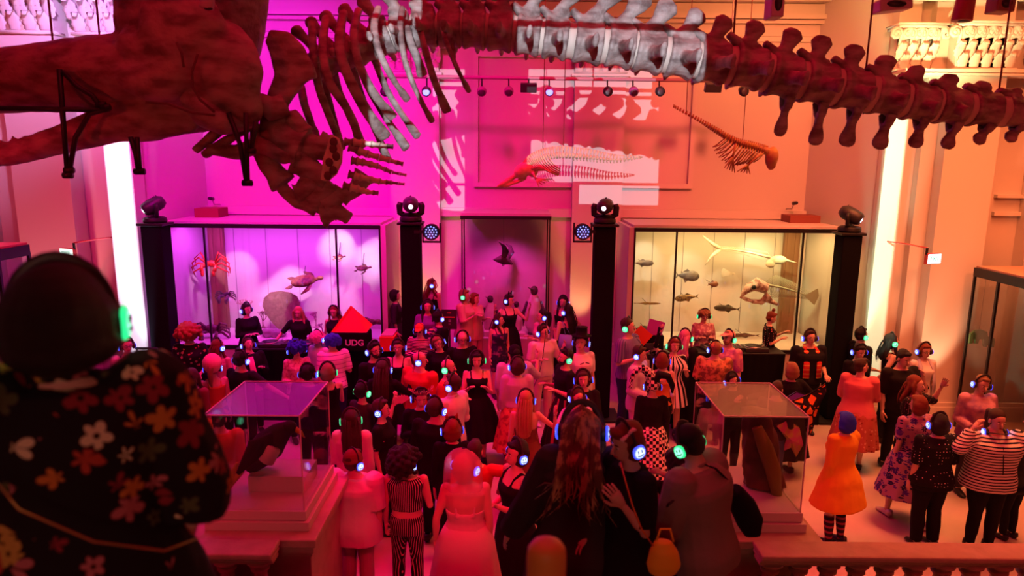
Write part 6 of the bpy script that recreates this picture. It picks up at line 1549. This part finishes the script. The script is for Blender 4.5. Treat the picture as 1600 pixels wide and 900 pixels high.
person('man with glasses in white shirt looking left, centre', 706, 586, 235, T_(CW, .95, inf=.025, z0=.8, collar=1), TR(CB), ('short', 'brown'), 'b', 1.74, 'm', 'bent', 'bent', glasses=1, turn=15)
person('close cropped man in black shirt from behind, left of the white shirt', 681, 622, 170, T_(CB, .95, inf=.02), TR(CB), ('buzz', 'brown'), 'b', 1.74, 'm', 'down', 'down', turn=-20, fat=1.15)
pr = person('person with auburn hair and small ear headband from behind', 706, 655, 185, T_(CB, .9), TR(CB), ('bob', 'auburn'), 'b', 1.62, 'f', 'down', 'down', turn=10); cat_ears(pr, cl('ear_brown', (.3, .1, .05)))
person('dancer behind the veil raising a bent bare arm with pointed finger', 742, 688, 175, T_(CR, .3), TR(CB), ('short', 'brown'), None, 1.62, 'm', 'down', ((.75, .05, .05), (-.05, .05, 1)))
person('woman in long black sleeveless dress with green headphones, hands at chest', 745, 550, 5, tank(CB, 1.34), SKT(CB, .42, .36), ('bob', 'black'), 'g', 1.68, 'f', 'phone', 'phone', nod=5)
pr = person('person in black beanie and pale lilac shirt behind the shawl woman', 804, 540, 190, T_(CLI, .6, inf=.03), TR(CB), ('short', 'black'), None, 1.72, 'm', 'down', 'wave'); beanie(pr, CB)
person('brown haired woman in white shawl over orange dress, seen from behind', 808, 559, 185, T_(CLI, .8, inf=.035, z0=1.0), SKT(mat('orange_print', (.62, .25, .08), .8, var=(12, (.3, .08, .04), .48, .6)), .35, .32), ('bob', 'brown'), 'b', 1.66, 'f', 'down', 'down', turn=15)
person('straight blonde woman with bare back and dark strapless dress from behind', 822, 610, 180, dict(m=CBR, sl=0, z1=1.22, inf=.012), SKT(CBR, .3, .34), ('verylong', 'blonde'), 'b', 1.62, 'f', 'down', 'side', turn=-10)
person('tattooed woman in black strappy dress with black hair facing left', 806, 668, -60, tank(CB, 1.33), SKT(CB, .1, .27), ('bob', 'black'), 'b', 1.84, 'f', ((.1, -.35, -1), (-.1, -.85, .5)), 'low', Y=6.3)
pk = PEOPLE[-1]; m = M(); E_ = pk[2]
for i in range(5): c_ = E_[0].lerp(E_[1], .3+.13*i); m.ell(c_+V((.036, -.012, 0)), (.006, .012, .012), n=8, m=5)
m.build('arm_tattoo', CN, pk[0], world=False)
person('bearded man in striped dark long vest facing left with green headphone', 883, 546, -70, T_(CB, .4), [dict(k='skirt', m=stripes('vest_stripes', (.02, .015, .02), (.45, .12, .10), 'a', .10, .7), z0=.3, r=.34)][0], ('short', 'black'), 'g', 1.76, 'm', 'bent', 'bent', beard=1)
pr = person('dark curly haired person in tiny top hat and white bony print tee', 909, 523, 20, T_(CW, .42), TR(CB), ('short', 'black'), 'b', 1.8, 'f', 'down', 'down', turn=-40); top_hat(pr)
m = M()
for i in range(5):
    for sg in (-1, 1): m.tube([(sg*.012, -.128, 1.34-.035*i), (sg*.06, -.128, 1.325-.035*i), (sg*.09, -.11, 1.30-.035*i)], .006, 5)
m.build('rib_print', CB, pr['t'], world=False)
person('woman in black jacket pressing one finger to her cheek', 913, 580, -5, T_(CB, .9, inf=.02), TR(CB), ('bob', 'brown'), 'b', 1.66, 'f', 'chin', 'down', tilt=-6)
person('young woman with tied-back hair raising crossed fingers, right of blonde', 903, 608, 10, T_(CLI, .4), TR(CB), ('bun', 'brown'), 'b', 1.58, 'f', 'down', 'wave', turn=10)
# --- right of centre
pr = person('man in striped purple shirt and dark trousers holding a camera rig', 983, 498, 50, T_(STR_P, .48, inf=.02), TR(CN), ('buzz', 'brown'), 'g', 1.92, 'm', 'phone', 'bent', turn=10)
a = wpos(pr, (.05, -.34, 1.22)); t = thing('camera_rig', 'black video camera rig held by the man in striped purple shirt', 'camera', a)
m = M(Matrix.Translation(a)); m.box((0, 0, 0), (.12, .10, .10)); m.tube([(0, -.05, 0), (.03, -.12, 0)], [.035, .04], 12); m.build('camera_body', BLK, t, smooth=False)
M(Matrix.Translation(a)).box((-.02, 0, .18), (.17, .02, .11)).build('monitor', GREY, t, smooth=False, bevel=.005); M(Matrix.Translation(a)).tube([(0, 0, .04), (0, 0, .14)], .01, 6).tube([(0, 0, -.04), (.02, .02, -.26)], .018, 8).build('grip_handle', BLK, t)
person('curly haired man in pale lilac suit with black shirt facing right', 999, 541, 60, [T_(CLI, .97, inf=.028, z0=.78)], TR(CLI), ('short', 'brown'), 'b', 1.72, 'm', 'bent', 'low', nod=10)
pk = PEOPLE[-1]; m = M(); m.tube([(0, -.132, 1.40), (0, -.146, 1.28), (0, -.146, 1.1)], [(.05, .012), (.045, .012), (.02, .012)], 8); m.build('black_shirt_front', CB, pk[0], world=False)
person('short haired person in strappy rust top seen from behind by lilac suit', 1035, 551, 170, tank(COR, 1.26), TR(CB), ('bob', 'auburn'), 'b', 1.62, 'f', 'bent', 'down')
pr = person('woman in bold black and white striped mini dress, one gloved arm up', 1054, 525, 5, T_(STR_D, .3), SKT(STR_D, .62, .25), ('bob', 'auburn'), 'g', 1.85, 'f', 'phone', 'up', shoes='b', tilt=5, Y=11.6, z=0)
A_ = pr['AR']; m = M(); m.tube([A_[1], A_[1].lerp(A_[2], .5), A_[2], A_[2]+(A_[2]-A_[1]).normalized()*.09], [.036, .036, .030, .040], 10); m.build('long_black_glove', CB, pr['t'], world=False)
person('person with wavy hot pink hair in long dark top facing right', 1073, 502, 130, T_(CB, .9, inf=.03), SKT(CB, .3, .32), ('wavy', 'pink'), 'g', 1.9, 'f', 'down', 'down', turn=10, Y=12.05, z=0)
pr = person('jester in black and white checked hood and dress seen from behind', 1020, 590, 180, T_(CB, .95, inf=.02), SKT(CHK, .12, .34), ('none', 'black'), 'b', 1.60, 'f', 'down', 'bent')
m = M(pr['HD']); m.ell((0, .02, 1.63), (.094, .108, .105), n=20, m=12); m.tube([(.02, .03, 1.70), (.06, .04, 1.80), (.16, .05, 1.87), (.26, .04, 1.82), (.31, .03, 1.70), (.315, .03, 1.60)], [(.085, .07), (.075, .06), (.058, .05), (.045, .04), (.03, .03), (.012, .012)], 14); m.ell((.315, .03, 1.585), .026)
m.build('checked_hood', CHK, pr['t'], world=False, vox=.010)
m = M(pr['HD']); m.tube([(-.02, .03, 1.70), (-.08, .04, 1.78), (-.20, .05, 1.76), (-.27, .04, 1.62), (-.28, .03, 1.50)], [(.08, .07), (.07, .06), (.06, .05), (.045, .04), (.012, .012)], 14); m.build('black_hood_horn', CB, pr['t'], world=False, vox=.010)
M(pr['HD']).ell((-.28, .03, 1.48), .03).build('pale_bobble', CW, pr['t'], world=False)
pr = person('bearded man in pale cap and pink tie-dye shirt facing left', 1140, 505, -60, T_(TIE, .5, inf=.02), TR(CB), ('short', 'sandy'), 'g', 1.9, 'm', 'down', 'bent', beard=2, fat=1.15, Y=12.0, z=0); cap_hat(pr, cl('pale_cap', (.75, .45, .42)))
pr = person('person in light cap and rust patterned shirt seen from behind', 1118, 533, 170, T_(TIE2, .5, inf=.03), TR(CD), ('short', 'sandy'), 'b', 1.84, 'm', 'bent', 'down', turn=20, fat=1.15, Y=11.45, z=0); cap_hat(pr, TIE2)
person('dark hooded person in black mask with blue headphone behind right showcase', 1147, 583, 10, T_(CB, 1, inf=.03, hood=1), TR(CB), ('bob', 'black'), 'b', 1.50, 'f', 'down', 'chin', tilt=-12)
pk = PEOPLE[-1]; m = M(pk[1]); m.ell((0, -.045, 1.560), (.062, .055, .045), n=14, m=8); m.build('black_mask', CB, pk[0], world=False)
pr = person('tall man with glasses in black tee and red striped scarf', 1268, 506, 5, T_(CB, .45, inf=.025), TR(CB), ('short', 'brown'), 'b', 1.92, 'm', 'low', 'down', glasses=1, fat=1.25, Y=12.0, z=0)
m = M(); 
for sg in (-1, 1): m.tube([(sg*.02, .075, 1.47), (sg*.075, .02, 1.475), (sg*.095, -.09, 1.40), (sg*.105, -.155, 1.22), (sg*.105, -.165, .98)], [(.02, .03), (.03, .02), (.042, .014), (.048, .012), (.05, .010)], 8)
m.build('striped_scarf', stripes('scarf_stripes', (.65, .05, .04), (.75, .45, .12), 'z', .07, .75), pr['t'], world=False)
person('person with pinkish fair hair from behind, before the scarf man', 1237, 566, 185, T_(CB, .95, inf=.02), SKT(CB, .3, .32), ('bob', 'sandy'), None, 1.64, 'f', 'side', 'side')
pk = PEOPLE[-1]; pr = dict(t=pk[0], s=1.64/1.7)
# butterfly wing cape
WM = _pat('butterfly_wing_print'); m_, nt_, b_, co_, mth_, mix_ = WM
vv = nt_.nodes.new('ShaderNodeTexVoronoi'); vv.feature = 'DISTANCE_TO_EDGE'; vv.inputs['Scale'].default_value = 7; nt_.links.new(co_, vv.inputs['Vector'])
nt_.links.new(mix_(mth_('LESS_THAN', vv.outputs['Distance'], .10), (.80, .24, .04), (.01, .008, .01)), b_.inputs['Base Color'])
def fwing(name, lbl, pts, Y, mt, cat='wing'):
    q = [P(x, y, Y+.05*sin(i*1.3)) for i, (x, y) in enumerate(pts)]; c_ = sum(q, V())/len(q); m = M(); n_ = len(q)
    v = [c_+V((0, -.05, 0))]+q; v2 = [a_+V((0, .02, 0)) for a_ in v]
    m.add(v+v2, [(0, 1+i, 1+(i+1) % n_) for i in range(n_)]+[(n_+1, n_+2+(i+1) % n_, n_+2+i) for i in range(n_)]+[(1+i, 1+(i+1) % n_, n_+2+(i+1) % n_, n_+2+i) for i in range(n_)])
    t = thing(name, lbl, cat, c_); m.build('wing_cloth', mt, t, smooth=False); m = M(); m.tube(q+[q[0]], .008, 5); m.build('wing_edge', CB, t); return t
fwing('butterfly_wing', 'orange and black butterfly wing of cloth held out right of fair hair', [(1236, 628), (1262, 617), (1290, 600), (1291, 612), (1282, 628), (1276, 648), (1268, 676), (1262, 680), (1264, 655), (1248, 642)], 9.6, m_)
fwing('butterfly_wing', 'blue violet shimmering wing half behind the right showcase', [(1228, 622), (1245, 612), (1262, 618), (1268, 640), (1262, 655), (1246, 648)], 9.75, mat('iridescent_film', (.25, .08, .8), .15, metal=.6), 'wing')
fwing('butterfly_wing', 'yellow pink floral wing seen through the right showcase', [(1212, 665), (1232, 655), (1250, 668), (1256, 695), (1244, 715), (1236, 700), (1222, 706), (1228, 685)], 9.5, mat('floral_film', (.55, .40, .10), .3, var=(8, (.6, .1, .3), .45, .55)), 'wing')
person('legs and trainers person behind the right showcase in dark jeans', 1215, 596, 150, T_(CD, .6), TR(CDN), ('short', 'brown'), None, 1.55, 'm', 'down', 'down', walk=.8, shoes='w')
# --- right side group
person('man in profile right in black tee by the mint lit pier', 1349, 502, 100, T_(CB, .5, inf=.02), TR(CB), ('short', 'black'), 'g', 1.9, 'm', 'bent', 'low', Y=12.3, z=0)
person('person in black tee facing the camera with headphones, left of pier', 1343, 537, 5, T_(CB, .5), TR(CB), ('short', 'black'), 'b', 1.66, 'f', 'down', 'down', nod=18)
pr = person('person in raspberry pink shirt and red floral skirt holding a phone', 1347, 560, 150, T_(cl('raspberry', (.72, .16, .20)), .95, inf=.035, z0=.70, flare=.08), SKT(FLR_SK, .38, .28), ('short', 'brown'), None, 1.66, 'f', 'phone', 'phone', turn=-50, fat=1.2, shoes='b')
a = (wpos(pr, pr['AL'][2])+wpos(pr, pr['AR'][2]))/2+V((.06, 0, .02)); t = thing('mobile_phone', 'glowing phone held by the person in raspberry shirt', 'phone', a); M(Matrix.Translation(a)).box((0, 0, 0), (.075, .012, .145), (.9, .6, 0)).build('phone_shell', BLK, t, smooth=False, bevel=.003); M(Matrix.Translation(a)).box((0, -.004, .006), (.066, .004, .13), (.9, .6, 0)).build('phone_screen', glow('phone_glow', (.5, .6, 1), 2), t, smooth=False)
person('woman with long dark hair in black tank and wide trousers facing right', 1396, 522, 75, tank(CB, 1.34), TR(CB, wide=.06), ('long', 'black'), 'g', 1.76, 'f', 'down', 'back', turn=10)
person('man in black tee holding one hand over his face', 1412, 546, 10, T_(CB, .5, inf=.02), TR(CB), ('short', 'black'), None, 1.78, 'm', 'face', 'down', nod=18, fat=1.2)
pk = PEOPLE[-1]; m = M(); a_ = [i*2*pi/14 for i in range(15)]; m.tube([(-.02+.035*cos(q), -.155, 1.24+.035*sin(q)) for q in a_], .005, 6); m.build('chest_emblem', cl('emblem_red', (.7, .1, .15)), pk[0], world=False)
person('woman with glasses in pale scarf and light top facing the camera', 1446, 537, 5, T_(CW, .5, inf=.015), TR(CW), ('bob', 'auburn'), 'b', 1.66, 'f', 'down', 'down', glasses=1, nod=5)
pk = PEOPLE[-1]; m = M()
for sg in (-1, 1): m.tube([(sg*.03, .07, 1.45), (sg*.08, .0, 1.46), (sg*.10, -.10, 1.36), (sg*.13, -.13, 1.15), (sg*.14, -.13, .92)], [(.02, .03), (.03, .02), (.035, .014), (.045, .012), (.05, .010)], 8)
m.build('pale_blue_scarf', cl('pale_blue', (.55, .55, .72)), pk[0], world=False)
person('auburn haired woman in dark floral blouse bending her arm out to the right', 1434, 588, 40, T_(DOT_S, .55, inf=.02), TR(CB), ('long', 'auburn'), None, 1.66, 'f', ((.85, -.3, -.25), (-.1, -.4, 1)), 'down', fat=1.2)
person('woman in purple flower print dress and black trainers, mid step, from behind', 1435, 618, 190, T_(FLR_PUR, .4, inf=.02), SKT(FLR_PUR, .42, .34, pl=.5), ('bob', 'auburn'), None, 1.64, 'f', 'down', 'bent', walk=.8, shoes='w', fat=1.2, turn=10)
person('person in black dotted blouse and black trousers with dark bob, from behind', 1468, 647, 182, T_(DOT_W, .5, inf=.025), TR(CB, wide=.03), ('bob', 'black'), 'b', 1.62, 'f', 'down', 'bent', fat=1.3, near=1)
person('smiling person in marbled pink sweatshirt with headphones at far right', 1534, 587, -5, T_(TIE4, .95, inf=.03), TR(CD), ('short', 'sandy'), 'b', 1.66, 'f', 'low', 'low', nod=12, tilt=8, fat=1.1)
pr = person('smiling person in navy and white striped jumper with hands raised to ears', 1560, 641, -5, T_(STR_H, .95, inf=.03, z0=.80), TR(CB), ('pony', 'brown'), None, 1.70, 'm', 'ear', 'ear', nod=8, fat=1.55, near=1)
m = M(pr['LEAN']); o = inst('headphones', HPM, pr['t'], Matrix.Translation((0, -.01, -.14)) @ Matrix.Translation((0, 0, 1.6)) @ Matrix.Rotation(R(75), 4, 'X') @ Matrix.Translation((0, 0, -1.6)))
for i in (0, 1): inst('glowing_ear_panel', HPMESH['b'][i], o)
M().tube([(-.01, -.19, 1.36), (0, -.215, 1.2), (.01, -.22, 1.05)], .006, 6).build('neck_cord', CB, pr['t'], world=False)
pr = person('person in mustard yellow coat and royal blue bob wig with striped socks', 1322, 644, 205, [T_(CYE, .95, inf=.035, z0=.55, flare=.30)], TR(SK[0], z0=.5), ('bob', 'blue'), None, 1.62, 'f', 'down', 'wave', near=1, turn=-15, socks=stripes('sock_stripes', (.03, .01, .02), (.35, .04, .08), 'z', .07, .6))
# a seated dark-clothed person and pushchair by the right edge
person('dark clothed person crouching at the right edge behind the striped jumper', 1592, 706, 200, T_(CB, .95, inf=.03), TR(CB), ('short', 'black'), None, 1.45, 'm', 'bent', 'bent', Y=8.4, lean=25, fat=1.2)
# --- near people, on the stairs
person('person in backwards brown beanie and cream blouse at the foot of the stairs', 553, 714, 172, T_(CW, .50, inf=.05, z0=.74, flare=.10), TR(CBG, wide=.03), ('short', 'brown'), 'b', 1.60, 'm', 'down', 'down', near=1, fat=1.25, turn=-35)
beanie(dict(HD=PEOPLE[-1][1], t=PEOPLE[-1][0]), CBR)
person('person with black curls in pinstripe crop top and trousers from behind', 634, 716, 178, dict(m=STR_V, sl=0, z1=1.42, z0=1.07, inf=.016, straps=1), TR(STR_V, z1=1.0), ('bigcurly', 'black'), 'b', 1.78, 'm', 'down', 'bent', near=1, turn=-50, z=.0, Y=7.0)
pr = person('bride-like dancer in white strappy tulle gown and short veil from behind', 727, 694, 182, dict(m=LAC, sl=0, z1=1.20, inf=.012, straps=1), SKT(LAC, .12, .33, thin=1), ('bob', 'blonde'), 'b', 1.77, 'f', ((.30, .1, -.95), (.05, -.2, -1)), 'down', near=1, Y=5.8, turn=-35, fat=1.15)
vm = mat('tulle_veil', (.85, .65, .65), .8); nt_ = vm.node_tree; b_ = nt_.nodes['Principled BSDF']; b_.inputs['Alpha'].default_value = .38
m = M(pr['HD']); rr = []
for i in range(10):
    u = i/9; zz_ = 1.775-.34*u; a_ = .02+.145*min(1, (u*3.2))**.5+.02*u
    rr.append([V((a_*cos(q)*(1+.05*u*sin(q*9)), .03+a_*sin(q)*(1+.05*u*sin(q*9))*.95, zz_)) for q in [pi*(-.08)+1.16*pi*j/36 for j in range(37)]])
m.loft(rr, closed=False); m.build('short_veil', vm, pr['t'], world=False)
BOA = mat('glitter_dark', (.03, .03, .06), .3)
pr = person('person with long streaked blonde hair in loose dark coat from behind, centre', 912, 638, 176, [T_(CD, .98, inf=.055, z0=.42, flare=.16)], TR(CB), ('mane', 'streaked'), 'b', 1.72, 'f', ((.45, -.15, -.9), (.40, -.35, -.75)), ((.34, -.05, -.94), (.10, -.25, -1)), near=1, Y=3.75, lean=8, nod=12, turn=-8, fat=1.25, vox=.009)
person('woman in black dress with white bow clip, hand at her mouth, facing left', 992, 662, -66, [T_(CB, .42, inf=.03)], SKT(CB, .25, .36), ('bob', 'auburn'), 'b', 1.57, 'f', ((.12, -.10, -.97), (-.10, -.52, .80)), ((.1, -.1, -1), (-.2, -.6, -.3)), near=1, Y=3.60, nod=10, lean=4, fat=1.05, vox=.009)
pk = PEOPLE[-1]; PW = dict(t=pk[0], s=1.66/1.7)
m = M(pk[1]); 
for sg in (-1, 1): m.tube([(.088, -.02, 1.70), (.090, -.02+sg*.025, 1.705+sg*.012), (.088, -.02+sg*.05, 1.70+sg*.018)], [(.008, .006), (.016, .008), (.022, .008)], 8)
m.build('white_bow_clip', CW, pk[0], world=False)
a = P(1036, 868, 3.25); YB = mat('mustard_leather', (1.0, .72, .04), .5, bump=(14, .3))
t = thing('shoulder_bag', 'mustard yellow slouchy shoulder bag on a long orange strap', 'bag', a)
m = M(Matrix.Translation(a)); m.tube([(.0, 0, .085), (0, 0, .03), (0, 0, -.05), (0, 0, -.10)], [(.045, .03), (.075, .05), (.09, .055), (.07, .04)], 16, up=(0, -1, 0)); m.build('bag_body', YB, t, vox=.008, disp=.012)
M().tube([P(1020, 852, 3.22), P(1002, 826, 3.2), P(988, 790, 3.25), P(978, 755, 3.3), P(970, 725, 3.4)], [(.012, .004)]*5, 8).build('strap', mat('strap_orange', (.75, .22, .04), .5), t)
M().tube([a+V((-.04, 0, .08)), a+V((-.02, 0, .15)), a+V((.03, 0, .15)), a+V((.05, 0, .08))], .006, 6).build('carry_handle', YB, t)
pr = person('short dark haired person in grey brown overshirt with green headphone and backpack', 1108, 682, 228, [T_(CGR, .97, inf=.05, z0=.80, collar=1)], TR(CB), ('short', 'black'), 'g', 1.6, 'm', 'phone', 'phone', near=1, Y=3.85, lean=10, nod=18, turn=-6, fat=1.25, vox=.009)
a = P(1170, 800, 4.0); t = thing('shoulder_bag', 'black rounded bag slung behind the grey brown overshirt', 'bag', a)
m = M(); m.tube([P(1145, 765, 4.05), P(1160, 790, 4.08), P(1172, 815, 4.08), P(1176, 838, 4.05)], [(.06, .06), (.085, .07), (.09, .07), (.05, .05)], 14, up=IN); m.build('bag_body', CB, t, vox=.01, disp=.01)
M().tube([P(1150, 775, 3.98), P(1138, 752, 3.86), P(1118, 732, 3.80), P(1098, 725, 3.86), P(1090, 724, 4.0)], [(.012, .005)]*5, 8).build('strap', CB, t)
a = P(1047, 790, 3.7); t = thing('mobile_phone', 'dark phone in the hands of the grey brown overshirt person', 'phone', a); M(Matrix.Translation(a)).box((0, 0, 0), (.07, .012, .14), (.6, -.3, .5)).build('phone_shell', BLK, t, smooth=False, bevel=.003)
person('dark curly head and black tee just left of the grey brown overshirt', 1062, 690, 200, T_(CB, .5), TR(CB), ('curly', 'black'), None, 1.74, 'm', 'down', 'down', near=1, Y=5.6, turn=10)
# --- the foreground onlooker
pr = person('foreground onlooker with dark bob in black shirt of large cream and red flowers', 92, 440, 203, [T_(FLR_BIG, .66, sinf=.065, inf=.05, z0=.78, flare=.1, collar=1)], SKT(FLR_BIG, .4, .36), ('bigbob', 'black'), 'g', 1.53, 'f', 'down', ((.34, .0, -.94), (-.22, -.12, -1)), z=3.1, Y=1.50, near=1, fat=1.15, vox=.009, turn=0)
M().tube([(.20, .14, 1.38), (.08, .235, 1.22), (-.06, .255, 1.12), (-.20, .23, 1.05), (-.30, .13, 1.02)], .0022, 6).build('thin_gold_chain', mat('chain_gold', (.6, .4, .15), .3, metal=.8), pr['t'], world=False)
m = M(pr['HD'])
for sg in (-1, 1): m.tube([(sg*.078, -.01, 1.61), (sg*.082, -.09, 1.615)], .003, 5); m.tube([(sg*.034+.026*cos(a), -.098, 1.606+.020*sin(a)) for a in [i*2*pi/12 for i in range(13)]], .003, 6)
m.build('glasses', GLS, pr['t'], world=False)

bake_all()
